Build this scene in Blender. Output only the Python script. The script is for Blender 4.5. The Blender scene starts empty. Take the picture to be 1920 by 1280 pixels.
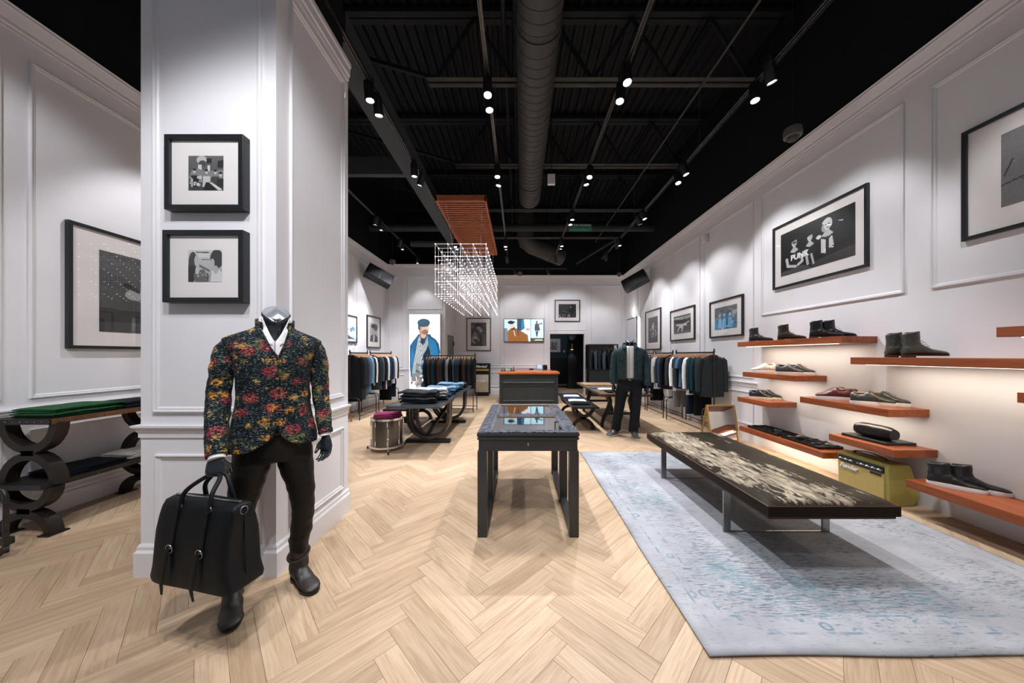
import bpy, math, random
import numpy as np
from mathutils import Vector, Matrix, noise as mnoise
random.seed(7)
R = math.radians
PI = math.pi
C = bpy.context.scene.collection
sc = bpy.context.scene
# ---------------------------------------------------------------- camera, world, exposure, lights
cam_d = bpy.data.cameras.new('camera'); cam = bpy.data.objects.new('camera', cam_d); C.objects.link(cam)
cam.location = (0, 0, 1.4); cam.rotation_euler = (R(90), 0, 0)
cam_d.sensor_width = 36; cam_d.lens = 590 / 1920 * 36
cam_d.shift_x = -12 / 1920; cam_d.shift_y = 25 / 1920
cam_d.clip_start = 0.05
sc.camera = cam
sc.view_settings.view_transform = 'Standard'; sc.view_settings.look = 'None'
sc.view_settings.gamma = 1; sc.view_settings.use_curve_mapping = False
sc.view_settings.exposure = 0.0
w = bpy.data.worlds.new('world'); sc.world = w; w.use_nodes = True
w.node_tree.nodes['Background'].inputs[0].default_value = (0.80, 0.86, 1.0, 1)
w.node_tree.nodes['Background'].inputs[1].default_value = 0.24
LIGHTCOL = (0.96, 0.955, 1.0)
def spot(loc, target, power, ang=70, blend=0.55, size=0.04, col=LIGHTCOL):
    d = bpy.data.lights.new('spot_light', 'SPOT'); o = bpy.data.objects.new('spot_light', d); C.objects.link(o)
    d.energy = power; d.spot_size = R(ang); d.spot_blend = blend; d.shadow_soft_size = size; d.color = col
    o.location = loc
    o.rotation_euler = (Vector(target) - Vector(loc)).to_track_quat('-Z', 'Y').to_euler()
    return o
def arealight(loc, sx, sy, power, rot=(0, 0, 0), col=LIGHTCOL):
    d = bpy.data.lights.new('area_light', 'AREA'); o = bpy.data.objects.new('area_light', d); C.objects.link(o)
    d.shape = 'RECTANGLE'; d.size = sx; d.size_y = sy; d.energy = power; d.color = col
    o.location = loc; o.rotation_euler = rot
    return o
PW = 135
ZT, ZH = 4.25, 4.07      # track height, lamp mouth height
# (track x, y, target)   heads that the photo shows
HEADS = [
 (2.49, 3.09, (3.7, 3.7, 2.0)), (2.49, 3.31, (2.3, 2.6, .4)), (2.49, 4.67, (3.7, 4.4, 2.2)), (2.49, 4.9, (2.6, 3.4, .4)),
 (2.49, 6.2, (3.7, 5.75, 1.9)), (2.49, 6.46, (3.7, 7.1, 1.9)), (2.49, 7.72, (3.7, 7.7, 1.4)), (2.49, 7.9, (3.7, 8.8, 1.9)), (2.49, 8.95, (2.9, 11, 1.3)),
 (1.07, 3.09, (1.5, 2.0, .4)), (1.07, 3.32, (.5, 2.6, .4)), (1.07, 4.74, (.25, 3.3, .6)), (1.07, 4.95, (1.95, 5.2, 1.0)),
 (1.07, 6.24, (1.3, 6.6, .4)), (1.07, 6.48, (2.0, 6.4, .4)), (1.07, 7.76, (1.9, 7.8, .3)), (1.07, 7.96, (.4, 9.0, .8)), (1.07, 9.1, (1.8, 11.1, 2.2)),
 (-.316, 3.24, (-.2, 2.2, 0)), (-.316, 3.44, (.1, 3.1, .5)), (-.316, 4.73, (-.2, 4.0, 0)), (-.316, 4.98, (-1.4, 5.4, .7)),
 (-.316, 7.8, (-.1, 7.6, 0)), (-.316, 8.0, (.4, 9.0, .9)), (-.316, 9.16, (.2, 11.1, 2.1)),
 (-1.56, 3.31, (-.9, 3.6, 0)), (-1.56, 3.52, (-1.5, 4.9, .5)), (-1.56, 4.72, (-1.5, 5.4, .7)), (-1.56, 4.97, (-3.9, 6.2, 1.0)),
 (-1.56, 7.8, (-1.3, 6.9, .7)), (-1.56, 8.0, (-1.5, 7.9, .9)),
 (-2.95, 6.48, (-4.0, 7.0, 1.9)), (-2.95, 6.76, (-3.7, 7.6, .9)), (-2.95, 7.8, (-4.0, 8.7, 2.0)), (-2.95, 8.0, (-3.6, 8.6, .8)), (-2.95, 9.2, (-2.9, 9.8, 1.2)),
]
for (x, y, t) in HEADS:
    spot((x, y, ZH - .03), t, PW * (.3 if x < -2 and y > 9 else (.85 if t[2] > 1.2 else 1.75) if y > 4 else (.62 if t[2] > 1.2 else .70)))
# lamps of the same tracks further forward, above the frame
for (x, y, t, p) in [
 (2.49, 1.6, (3.7, 2.0, 1.9), .7), (2.49, 1.85, (2.2, 2.3, .4), .7), (2.49, .2, (3.7, .6, 1.6), .6), (2.49, 0.0, (2.2, 1.4, 0), .45),
 (1.07, 1.6, (1.9, 2.0, .4), .6), (1.07, 1.8, (1.3, 1.4, 0), .3), 
 (-.316, 1.6, (.1, 2.8, .8), .5), (-.316, 1.85, (-.3, 1.0, 0), .25), (-.316, .1, (-1.5, 1.9, 1.3), 1.35), (-.316, .4, (-1.6, 2.0, 1.8), .9),
 (-1.56, .15, (-1.7, 2.0, 1.5), .9), (-1.56, .6, (-1.0, 1.2, 0), .6),
 (-2.95, 1.0, (-4.1, 2.4, 2.3), .8), (-2.95, .2, (-4.0, 1.4, 1.6), .8), (-2.95, 3.6, (-4.1, 3.6, 1.9), .8), (-2.95, 4.6, (-3.6, 4.6, .5), .7), 
 ]:
    spot((x, y, ZH - .03), t, PW * p)

# ---------------------------------------------------------------- materials
def nt(m): return m.node_tree.nodes, m.node_tree.links
def mk(name):
    m = bpy.data.materials.new(name); m.use_nodes = True
    return m, m.node_tree.nodes['Principled BSDF']
def rgb(*c): return (c[0], c[1], c[2], 1)
def srgb(h):
    v = [int(h[i:i + 2], 16) / 255 for i in (0, 2, 4)]
    return tuple(x / 12.92 if x <= .04045 else ((x + .055) / 1.055) ** 2.4 for x in v)
def ramp(m, stops, interp='LINEAR'):
    n, l = nt(m); r = n.new('ShaderNodeValToRGB'); cr = r.color_ramp; cr.interpolation = interp
    while len(cr.elements) > 1: cr.elements.remove(cr.elements[0])
    cr.elements[0].position = stops[0][0]; cr.elements[0].color = rgb(*stops[0][1])
    for p, c in stops[1:]:
        e = cr.elements.new(p); e.color = rgb(*c)
    return r
def nod(m, t, **kw):
    x = m.node_tree.nodes.new(t)
    for k, v in kw.items():
        if k in x.inputs: x.inputs[k].default_value = v
        else: setattr(x, k, v)
    return x
def coords(m, scale=(1, 1, 1), kind='Object', rot=(0, 0, 0)):
    n, l = nt(m)
    tc = n.new('ShaderNodeTexCoord'); mp = n.new('ShaderNodeMapping')
    mp.inputs['Scale'].default_value = scale; mp.inputs['Rotation'].default_value = rot
    l.new(tc.outputs[kind], mp.inputs['Vector'])
    return mp.outputs['Vector']
def mat(name, col, rough=.5, metal=0, var=.12, scale=6, stretch=(1, 1, 1), bump=.0, bscale=40, coat=0, emit=None, estr=0, sheen=0):
    """principled material whose colour varies with a noise"""
    m, b = mk(name); n, l = nt(m)
    v = coords(m, stretch)
    nz = nod(m, 'ShaderNodeTexNoise', Scale=scale, Detail=5.0)
    l.new(v, nz.inputs['Vector'])
    lo = tuple(max(0, c * (1 - var)) for c in col); hi = tuple(min(1, c * (1 + var)) for c in col)
    r = ramp(m, [(.3, lo), (.7, hi)])
    l.new(nz.outputs['Fac'], r.inputs[0]); l.new(r.outputs[0], b.inputs['Base Color'])
    b.inputs['Roughness'].default_value = rough; b.inputs['Metallic'].default_value = metal
    if rough >= .5 and metal < .1: b.inputs['Specular IOR Level'].default_value = .22
    if coat: b.inputs['Coat Weight'].default_value = coat; b.inputs['Coat Roughness'].default_value = .1
    if sheen: b.inputs['Specular IOR Level'].default_value = .12
    if bump:
        n2 = nod(m, 'ShaderNodeTexNoise', Scale=bscale, Detail=4.0); l.new(v, n2.inputs['Vector'])
        bp = nod(m, 'ShaderNodeBump', Strength=bump, Distance=.004)
        l.new(n2.outputs['Fac'], bp.inputs['Height']); l.new(bp.outputs[0], b.inputs['Normal'])
    if emit:
        b.inputs['Emission Color'].default_value = rgb(*emit); b.inputs['Emission Strength'].default_value = estr
    return m
WALL = mat('wall_paint', (.76, .75, .77), .55, var=.015, scale=3, bump=.04, bscale=160)
TRIM = mat('trim_paint', (.74, .73, .74), .35, var=.01)
BLACKW = mat('black_paint', (.006, .007, .009), .8, var=.2)
DECK = mat('deck_black', (.0075, .0085, .010), .6, var=.2)
STEEL = mat('joist_steel', (.013, .015, .017), .55, var=.2)
CHORD = mat('joist_chord_grey', (.055, .055, .052), .6, var=.15)
DUCT = mat('duct_grey', (.050, .048, .044), .55, metal=.2, var=.15, scale=30)
FRAMEB = mat('frame_black', (.010, .012, .014), .35, var=.3, scale=20, stretch=(1, 1, 8))
MATB = mat('mat_board', (.74, .71, .69), .8, var=.01)
BLKMETAL = mat('black_metal', (.012, .012, .014), .4, metal=.3, var=.2)
TRACKM = mat('track_metal', (.10, .10, .10), .35, metal=.8, var=.1)
CHROME = mat('chrome', (.75, .75, .76), .15, metal=1, var=.02)
EMIT = mat('lamp_glow', (1, 1, 1), .5, emit=(.86, .97, 1.0), estr=45)
LED = mat('led_glow', (1, 1, 1), .5, emit=(1.0, .93, .95), estr=15)
WIRE = mat('bright_wire', (.80, .76, .78), .3, metal=.5, var=.02)
WIREH = mat('glint_rod', (.9, .85, .87), .3, metal=.2, var=.02, emit=(1, .9, .93), estr=.5)  # weak emission paints the glint on the wires; only the LEDs are lamps
def glassmat(name, tint=(1, 1, 1), fac=.07, rough=.01):
    m = bpy.data.materials.new(name); m.use_nodes = True; n, l = nt(m)
    for x in list(n): n.remove(x)
    o = n.new('ShaderNodeOutputMaterial'); mx = n.new('ShaderNodeMixShader')
    t = n.new('ShaderNodeBsdfTransparent'); g = n.new('ShaderNodeBsdfGlossy'); g.inputs['Roughness'].default_value = rough
    f = n.new('ShaderNodeFresnel'); f.inputs['IOR'].default_value = 1.5
    t.inputs[0].default_value = rgb(*tint)
    ge = n.new('ShaderNodeNewGeometry'); iv = n.new('ShaderNodeMath'); iv.operation = 'SUBTRACT'; iv.inputs[0].default_value = 1; l.new(ge.outputs['Backfacing'], iv.inputs[1]); mm = n.new('ShaderNodeMath'); mm.operation = 'MULTIPLY'; l.new(iv.outputs[0], mm.inputs[0]); l.new(f.outputs[0], mm.inputs[1]); l.new(mm.outputs[0], mx.inputs[0]); l.new(t.outputs[0], mx.inputs[1]); l.new(g.outputs[0], mx.inputs[2]); l.new(mx.outputs[0], o.inputs[0])
    return m
GLASS = glassmat('picture_glass')

# ---------------------------------------------------------------- mesh builder
class B:
    def __init__(s): s.v = []; s.f = []; s.m = []; s.uv = {}
    def add(s, vs, fs, mi=0):
        o = len(s.v); s.v += [tuple(p) for p in vs]
        for f in fs: s.f.append(tuple(i + o for i in f)); s.m.append(mi)
        return s
    def box(s, a, b, mi=0):
        x0, y0, z0 = [min(a[i], b[i]) for i in range(3)]; x1, y1, z1 = [max(a[i], b[i]) for i in range(3)]
        return s.add([(x0,y0,z0),(x1,y0,z0),(x1,y1,z0),(x0,y1,z0),(x0,y0,z1),(x1,y0,z1),(x1,y1,z1),(x0,y1,z1)],
              [(0,3,2,1),(4,5,6,7),(0,1,5,4),(1,2,6,5),(2,3,7,6),(3,0,4,7)], mi)
    def bar(s, p, q, w, h, up=(0, 0, 1), mi=0):
        p = Vector(p); q = Vector(q); d = (q - p).normalized(); up = Vector(up)
        if abs(d.dot(up)) > .99: up = Vector((1, 0, 0))
        r = d.cross(up).normalized(); u = r.cross(d)
        vs = []
        for c in (p, q):
            for (i, j) in ((-1, -1), (1, -1), (1, 1), (-1, 1)): vs.append(c + r * (w / 2 * i) + u * (h / 2 * j))
        return s.add(vs, [(0,3,2,1),(4,5,6,7),(0,1,5,4),(1,2,6,5),(2,3,7,6),(3,0,4,7)][::1], mi)
    def rings(s, rs, cap=True, mi=0, closed=True):
        n = len(rs[0]); vs = [p for r in rs for p in r]; fs = []
        for i in range(len(rs) - 1):
            for j in range(n if closed else n - 1):
                k = (j + 1) % n
                fs.append((i * n + j, i * n + k, (i + 1) * n + k, (i + 1) * n + j))
        if cap:
            fs.append(tuple(range(n))[::-1]); fs.append(tuple((len(rs) - 1) * n + j for j in range(n)))
        return s.add(vs, fs, mi)
    def tube(s, path, r, n=8, mi=0, closed=False, sq=(1, 1), up=None):
        P = [Vector(p) for p in path]; rad = r if isinstance(r, (list, tuple)) else [r] * len(P)
        rs = []; prev = None
        for i, p in enumerate(P):
            if closed: d = P[(i + 1) % len(P)] - P[i - 1]
            else: d = (P[min(i + 1, len(P) - 1)] - P[max(i - 1, 0)])
            d.normalize()
            if prev is None:
                a = Vector(up) if up else (Vector((0, 0, 1)) if abs(d.z) < .9 else Vector((1, 0, 0)))
                u = (a - d * a.dot(d)).normalized()
            else: u = (prev - d * prev.dot(d)).normalized()
            prev = u; r2 = d.cross(u)
            rs.append([p + (u * math.cos(t) * sq[0] + r2 * math.sin(t) * sq[1]) * rad[i] for t in [2 * PI * k / n for k in range(n)]])
        if closed: rs.append(rs[0]); return s.rings(rs, False, mi)
        return s.rings(rs, True, mi)
    def cyl(s, p, q, r, r2=None, n=16, mi=0): return s.tube([p, q], [r, r if r2 is None else r2], n, mi)
    def lathe(s, prof, c=(0, 0, 0), n=24, mi=0, axis='Z'):
        rs = []
        for (r, z) in prof:
            ring = []
            for k in range(n):
                a = 2 * PI * k / n; x, y = r * math.cos(a), r * math.sin(a)
                ring.append((c[0] + x, c[1] + y, c[2] + z) if axis == 'Z' else ((c[0] + x, c[1] - z, c[2] + y) if axis == 'Y' else (c[0] + z, c[1] + x, c[2] + y)))
            rs.append(ring)
        return s.rings(rs, True, mi)
    def prism(s, poly, t0, t1, axis='Y', mi=0):
        def pt(a, b, t): return {'Y': (a, t, b), 'X': (t, a, b), 'Z': (a, b, t)}[axis]
        n = len(poly)
        vs = [pt(a, b, t0) for a, b in poly] + [pt(a, b, t1) for a, b in poly]
        fs = [tuple(range(n)), tuple(range(2 * n - 1, n - 1, -1))] + [(i, i + n, (i + 1) % n + n, (i + 1) % n) for i in range(n)]
        return s.add(vs, fs, mi)
    def ball(s, c, r, n=10, mi=0, sc=(1, 1, 1)):
        m = max(4, n // 2 + 1)
        rs = []
        for i in range(1, m):
            t = PI * i / m
            rs.append([(c[0] + r * sc[0] * math.sin(t) * math.cos(2 * PI * k / n), c[1] + r * sc[1] * math.sin(t) * math.sin(2 * PI * k / n), c[2] + r * sc[2] * math.cos(t)) for k in range(n)])
        return s.rings(rs, True, mi)
    def grid(s, fn, nu, nv, mi=0, wrap=False):
        vs = [fn(i / nu, j / nv) for j in range(nv + 1) for i in range(nu + 1)]
        fs = [(j * (nu + 1) + i, j * (nu + 1) + i + 1, (j + 1) * (nu + 1) + i + 1, (j + 1) * (nu + 1) + i) for j in range(nv) for i in range(nu)]
        return s.add(vs, fs, mi)
    def arc(s, c, r, a0, a1, w, d, n=16, mi=0, y=0):
        """flat bar bent on an arc in the XZ plane, w radial, d along Y"""
        rs = []
        for k in range(n + 1):
            a = R(a0 + (a1 - a0) * k / n); ca, sa = math.cos(a), math.sin(a)
            rs.append([(c[0] + (r + i * w / 2) * ca, y + j * d / 2, c[1] + (r + i * w / 2) * sa) for (i, j) in ((-1, -1), (1, -1), (1, 1), (-1, 1))])
        return s.rings(rs, True, mi)
    def xf(s, M):
        s.v = [tuple(M @ Vector(p)) for p in s.v]; return s
WL = {}
def wl(o): return WL.get(o.name, Vector((0, 0, 0))) if o else Vector((0, 0, 0))
def tag(o, label=None, cat=None, group=None, kind=None):
    if label: o['label'] = label
    if cat: o['category'] = cat
    if group: o['group'] = group
    if kind: o['kind'] = kind
    return o
def mesh_from(b, name):
    me = bpy.data.meshes.new(name); me.from_pydata(b.v, [], b.f); me.validate(clean_customdata=False); return me
def fixn(me):
    import bmesh
    bm = bmesh.new(); bm.from_mesh(me); bmesh.ops.recalc_face_normals(bm, faces=bm.faces); bm.to_mesh(me); bm.free()
def P(name, b, m, parent=None, label=None, smooth=None, bevel=0, kind=None, solid=0, sub=0, fix=True, seg=2):
    """one mesh object from world coordinates (relative to unrotated parent)"""
    V = np.array(b.v, dtype=float); c = (V.min(0) + V.max(0)) / 2; c[2] = V[:, 2].min()
    cv = Vector(c)
    b2 = B(); b2.v = [tuple(p) for p in (V - c)]; b2.f = b.f; b2.m = b.m
    me = mesh_from(b2, name)
    ms = m if isinstance(m, (list, tuple)) else [m]
    for x in ms: me.materials.append(x)
    if len(ms) > 1 and len(me.polygons) == len(b.m): me.polygons.foreach_set('material_index', b.m)
    if fix: fixn(me)
    o = bpy.data.objects.new(name, me); C.objects.link(o)
    o.location = cv - wl(parent)
    if parent: o.parent = parent
    WL[o.name] = cv.copy()
    if smooth is not None:
        me.polygons.foreach_set('use_smooth', [True] * len(me.polygons))
        if smooth < 180: me.set_sharp_from_angle(angle=R(smooth))
    if solid:
        md = o.modifiers.new('solid', 'SOLIDIFY'); md.thickness = solid; md.offset = 0
    if bevel:
        md = o.modifiers.new('bevel', 'BEVEL'); md.width = bevel; md.segments = seg; md.limit_method = 'ANGLE'
    if sub:
        md = o.modifiers.new('sub', 'SUBSURF'); md.levels = sub; md.render_levels = sub
    if label: o['label'] = label
    if kind: o['kind'] = kind
    return o
def S(name, b, m, parent=None, **kw):
    o = P(name, b, m, parent, **kw)
    if not parent: o['kind'] = 'structure'
    return o
def T(name, label, cat, loc, group=None):
    o = bpy.data.objects.new(name, None); C.objects.link(o); o.empty_display_size = .1
    o.location = loc; WL[o.name] = Vector(loc)
    return tag(o, label, cat, group)
def dup(root, loc, rz=None, label=None, group=None, scale=None):
    r = root.copy(); C.objects.link(r); r.location = loc
    if rz is not None: r.rotation_euler = (0, 0, rz)
    if scale: r.scale = scale
    if label: r['label'] = label
    if group: r['group'] = group
    for ch in list(root.children):
        c = ch.copy(); C.objects.link(c); c.parent = r
        for g in list(ch.children):
            d = g.copy(); C.objects.link(d); d.parent = c
    return r
def fuse(b, voxel=.01, smooth=2):
    """union of overlapping closed shells into one continuous surface; returns a B"""
    me = mesh_from(b, 'tmp'); fixn(me)
    o = bpy.data.objects.new('tmp', me); C.objects.link(o)
    md = o.modifiers.new('r', 'REMESH'); md.mode = 'VOXEL'; md.voxel_size = voxel
    if smooth:
        m2 = o.modifiers.new('s', 'SMOOTH'); m2.factor = .5; m2.iterations = smooth
    dg = bpy.context.evaluated_depsgraph_get(); dg.update()
    ev = o.evaluated_get(dg); em = ev.to_mesh()
    r = B(); r.v = [tuple(v.co) for v in em.vertices]; r.f = [tuple(p.vertices) for p in em.polygons]; r.m = [0] * len(r.f)
    ev.to_mesh_clear(); C.objects.unlink(o); bpy.data.objects.remove(o); bpy.data.meshes.remove(me)
    return r

# ---------------------------------------------------------------- the room
XL, XR, YB, YBL, XJ, ZC, Y0 = -4.12, 3.76, 11.15, 9.8, -2.28, 4.2, -1.6
ZD = 6.15
# sub-floor with oak planks laid in herringbone
b = B().box((XL - .3, Y0, -.06), (XR + .3, YB + 4.5, -.012))
SUB = mat('subfloor', (.30, .20, .12), .8)
floor = S('floor', b, SUB)
def oak():
    m, p = mk('oak_plank'); n, l = nt(m)
    uv = n.new('ShaderNodeUVMap'); oi = n.new('ShaderNodeObjectInfo'); at = nod(m, 'ShaderNodeAttribute', attribute_name='prand')
    add = nod(m, 'ShaderNodeMath', operation='ADD'); l.new(oi.outputs['Random'], add.inputs[0]); l.new(at.outputs['Fac'], add.inputs[1])
    fr = nod(m, 'ShaderNodeMath', operation='FRACT'); l.new(add.outputs[0], fr.inputs[0])
    off = nod(m, 'ShaderNodeCombineXYZ'); mu = nod(m, 'ShaderNodeMath', operation='MULTIPLY'); mu.inputs[1].default_value = 37.0
    l.new(fr.outputs[0], mu.inputs[0]); l.new(mu.outputs[0], off.inputs[0]); l.new(mu.outputs[0], off.inputs[1])
    va = nod(m, 'ShaderNodeVectorMath', operation='ADD'); l.new(uv.outputs[0], va.inputs[0]); l.new(off.outputs[0], va.inputs[1])
    mp = n.new('ShaderNodeMapping'); mp.inputs['Scale'].default_value = (1.6, 22, 1); l.new(va.outputs[0], mp.inputs[0])
    nz = nod(m, 'ShaderNodeTexNoise', Scale=1.0, Detail=6.0, Distortion=1.6, Roughness=.55); l.new(mp.outputs[0], nz.inputs['Vector'])
    mp2 = n.new('ShaderNodeMapping'); mp2.inputs['Scale'].default_value = (6, 130, 1); l.new(va.outputs[0], mp2.inputs[0])
    n2 = nod(m, 'ShaderNodeTexNoise', Scale=1.0, Detail=4.0, Distortion=.3); l.new(mp2.outputs[0], n2.inputs['Vector'])
    r1 = ramp(m, [(.32, (.47, .330, .205)), (.5, (.56, .415, .275)), (.7, (.62, .480, .335))])
    l.new(nz.outputs['Fac'], r1.inputs[0])
    r2 = ramp(m, [(.35, (.80, .76, .71)), (.6, (1, 1, 1))]); l.new(n2.outputs['Fac'], r2.inputs[0])
    mx = nod(m, 'ShaderNodeMix', data_type='RGBA', blend_type='MULTIPLY'); mx.inputs['Factor'].default_value = .6
    l.new(r1.outputs[0], mx.inputs[6]); l.new(r2.outputs[0], mx.inputs[7])
    r3 = ramp(m, [(0, (.80, .77, .74)), (.5, (.93, .91, .90)), (1, (1.04, 1.03, 1.02))]); l.new(fr.outputs[0], r3.inputs[0])
    mx2 = nod(m, 'ShaderNodeMix', data_type='RGBA', blend_type='MULTIPLY'); mx2.inputs['Factor'].default_value = 1
    l.new(mx.outputs[2], mx2.inputs[6]); l.new(r3.outputs[0], mx2.inputs[7])
    l.new(mx2.outputs[2], p.inputs['Base Color']); p.inputs['Roughness'].default_value = .45; p.inputs['Specular IOR Level'].default_value = .35
    bp = nod(m, 'ShaderNodeBump', Strength=.12, Distance=.002); l.new(n2.outputs['Fac'], bp.inputs['Height']); l.new(bp.outputs[0], p.inputs['Normal'])
    return m
OAK = oak()
PLL, PLW = .583, .1106
def plank_pieces():
    s2 = math.sqrt(2); u0 = (-.666 + 2.073) / s2 - PLL; v0 = (.666 + 2.073) / s2 - PLW
    L, W = PLL, PLW; out = []
    for a in range(-14, 15):
        for k in range(-110, 150):
            bu, bv = u0 + k * W + a * (L + W), v0 + k * W + a * (W - L)
            for (uu, vv, du, dv, h) in ((bu, bv, L, W, 0), (bu + L, bv + W - L, W, L, 1)):
                cu, cv = uu + du / 2, vv + dv / 2
                x, y = (cu - cv) / s2, (cu + cv) / s2
                if XL - .25 < x < XR + .25 and Y0 + .3 < y < YB + 4.2 and not (y > YB + .1 and (x < .6 or x > 3.0)) and not (y > YBL + .3 and x < XJ - .3):
                    out.append((x, y, h))
    return out
pieces = plank_pieces()
def plank_mesh():
    g = .0005; L, W = PLL / 2 - g, PLW / 2 - g; e = .0007
    b = B(); b.add([(-L,-W,-.012),(L,-W,-.012),(L,W,-.012),(-L,W,-.012),(-L,-W,-e),(L,-W,-e),(L,W,-e),(-L,W,-e),(-L+e,-W+e,0),(L-e,-W+e,0),(L-e,W-e,0),(-L+e,W-e,0)],
      [(0,1,5,4),(1,2,6,5),(2,3,7,6),(3,0,4,7),(4,5,9,8),(5,6,10,9),(6,7,11,10),(7,4,8,11),(8,9,10,11)])
    return b
pb = plank_mesh()
def seen_size(x, y):
    if y < .9: return -1
    px = 972 + 590 * x / y; py = 665 + 590 * 1.4 / y
    if px < -60 or px > 1980 or py > 1330: return -1
    if .95 < x < 3.3 and 1.5 < y < 4.45: return -1
    return 1 / y ** 3
order = sorted(pieces, key=lambda p: -seen_size(p[0], p[1]))
near = [p for p in order[:295] if seen_size(p[0], p[1]) > 0]; rest = order[len(near):]
pm = mesh_from(pb, 'plank'); pm.materials.append(OAK)
uvl = pm.uv_layers.new(name='UVMap')
for lp in pm.loops: co = pm.vertices[lp.vertex_index].co; uvl.data[lp.index].uv = (co.x, co.y)
at_ = pm.attributes.new('prand', 'FLOAT', 'FACE')
for (x, y, h) in near:
    o = bpy.data.objects.new('plank', pm); C.objects.link(o); o.parent = floor
    o.location = Vector((x, y, 0)) - wl(floor); o.rotation_euler = (0, 0, R(45 if h == 0 else 135))
def joined_planks():
    T0 = np.array(pb.v); nv = len(T0); V = []; F = []; UV = []; RA = []
    for i, (x, y, h) in enumerate(rest):
        a = R(45 if h == 0 else 135); c, s = math.cos(a), math.sin(a)
        M = T0.copy(); M[:, 0] = T0[:, 0] * c - T0[:, 1] * s + x; M[:, 1] = T0[:, 0] * s + T0[:, 1] * c + y
        V.append(M - np.array(wl(floor))); F += [tuple(j + i * nv for j in f) for f in pb.f]; RA += [random.random()] * len(pb.f)
        for f in pb.f: UV += [(T0[j][0], T0[j][1]) for j in f]
    me = bpy.data.meshes.new('plank_field'); me.from_pydata(np.vstack(V).tolist(), [], F); me.materials.append(OAK)
    u = me.uv_layers.new(name='UVMap'); u.data.foreach_set('uv', [c for p in UV for c in p])
    at = me.attributes.new('prand', 'FLOAT', 'FACE'); at.data.foreach_set('value', RA)
    o = bpy.data.objects.new('plank_field', me); C.objects.link(o); o.parent = floor; o['kind'] = 'stuff'
joined_planks()

# walls: white below the crown, black above
def wallbox(name, a, c, m=WALL): return S(name, B().box(a, c), m)
w_right = wallbox('wall_right', (XR, Y0, -.01), (XR + .15, YB, ZC))
w_left = wallbox('wall_left', (XL - .15, Y0, -.01), (XL, YBL, ZC))
w_backl = wallbox('wall_back_left', (XL - .15, YBL, -.01), (XJ, YBL + .12, ZC))
w_jog = wallbox('wall_jog', (XJ - .12, YBL + .12, -.01), (XJ, YB, ZC))
DX0, DX1, DZ = 1.12, 2.33, 2.14
b = B().box((XJ - .12, YB, -.01), (DX0, YB + .15, ZC)).box((DX0, YB, DZ), (DX1, YB + .15, ZC)).box((DX1, YB, -.01), (XR + .15, YB + .15, ZC))
w_back = S('wall_back', b, WALL)
for nm, a, c in [('wall_upper_right', (XR, Y0, ZC), (XR + .15, YB + .2, ZD)), ('wall_upper_left', (XL - .15, Y0, ZC), (XL, YB + .2, ZD)), ('wall_upper_back', (XL, YB + .02, ZC), (XR, YB + .17, ZD))]:
    wallbox(nm, a, c, BLACKW)
S('trim_11', B().box((XL, YBL + .02, ZC), (XJ - .02, YB, ZC + .02)), BLACKW)
CX0, CX1, CY0, CY1, CZ = -2.40, -1.54, 2.0, 2.843, 4.02
w_col = wallbox('wall_column', (CX0, CY0, -.01), (CX1, CY1, CZ))
wallbox('wall_column_upper', (CX0 + .03, CY0 + .03, CZ), (CX1 - .03, CY1 - .03, ZD), BLACKW)

CROWN = [(0, -.17), (.018, -.17), (.018, -.15), (.03, -.14), (.03, -.115), (.038, -.10), (.055, -.065), (.068, -.04), (.078, -.03), (.078, -.012), (.085, 0), (0, 0)]
CROWN2 = [(0, -.15), (.010, -.15), (.010, -.12), (.02, -.11), (.02, -.05), (.03, -.035), (.03, 0), (0, 0)]
BASE = [(0, 0), (.022, 0), (.022, .15), (.012, .165), (.012, .185), (.004, .2), (0, .2)]
RAIL = [(0, 0), (.008, 0), (.008, .03), (.016, .04), (.016, .055), (.032, .068), (.032, .08), (0, .08)]
MOLD = [(0, 0), (.016, .002), (.018, .010), (.009, .014), (.009, .026), (.004, .034), (0, .036)]
def path_run(b, prof, pts, side=1):
    """sweep a profile (out, up) along xy points with mitred corners; out is to the left of travel when side=1"""
    Q = [Vector((p[0], p[1])) for p in pts]; n = len(Q); nr = []
    for i in range(n - 1):
        d = (Q[i + 1] - Q[i]).normalized(); nr.append(Vector((-d.y, d.x)) * side)
    rs = []
    for i in range(n):
        if i == 0: m_ = nr[0]
        elif i == n - 1: m_ = nr[-1]
        else:
            m_ = nr[i - 1] + nr[i]; m_ = m_ / (1 + nr[i - 1].dot(nr[i]))
        rs.append([(Q[i].x + m_.x * a_, Q[i].y + m_.y * a_, b.z0 + h) for a_, h in prof])
    b.rings(rs)
def trim(name, prof, paths, z, m=TRIM):
    b = B(); b.z0 = z
    for pts, side in paths: path_run(b, prof, pts, side)
    return S(name, b, m)
RW = [(XR, Y0), (XR, YB)]; LW = [(XL, Y0), (XL, YBL), (XJ, YBL), (XJ, YB)]; BW = [(XJ, YB), (XR, YB)]; COL = [(CX0, CY1), (CX0, CY0), (CX1, CY0), (CX1, CY1)]
trim('trim_1', CROWN, [(RW + [(XJ, YB), (XJ, YBL), (XL, YBL), (XL, Y0)], 1)], ZC)
trim('trim_3', CROWN2, [(COL, -1)], CZ)
trim('baseboard_right', BASE, [([(XR, Y0), (XR, YB), (DX1 + .09, YB)], 1)], 0)
trim('baseboard_left', BASE, [(LW + [(DX0 - .09, YB)], -1)], 0)
trim('baseboard_column', BASE, [(COL, -1)], 0)
ZRL = .875
trim('trim_4', RAIL, [(COL, -1)], ZRL)
trim('trim_5', RAIL, [(LW + [(DX0 - .09, YB)], -1)], ZRL)
trim('trim_6', RAIL, [([(XR, 4.93), (XR, YB), (DX1 + .09, YB)], 1)], ZRL)
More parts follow.
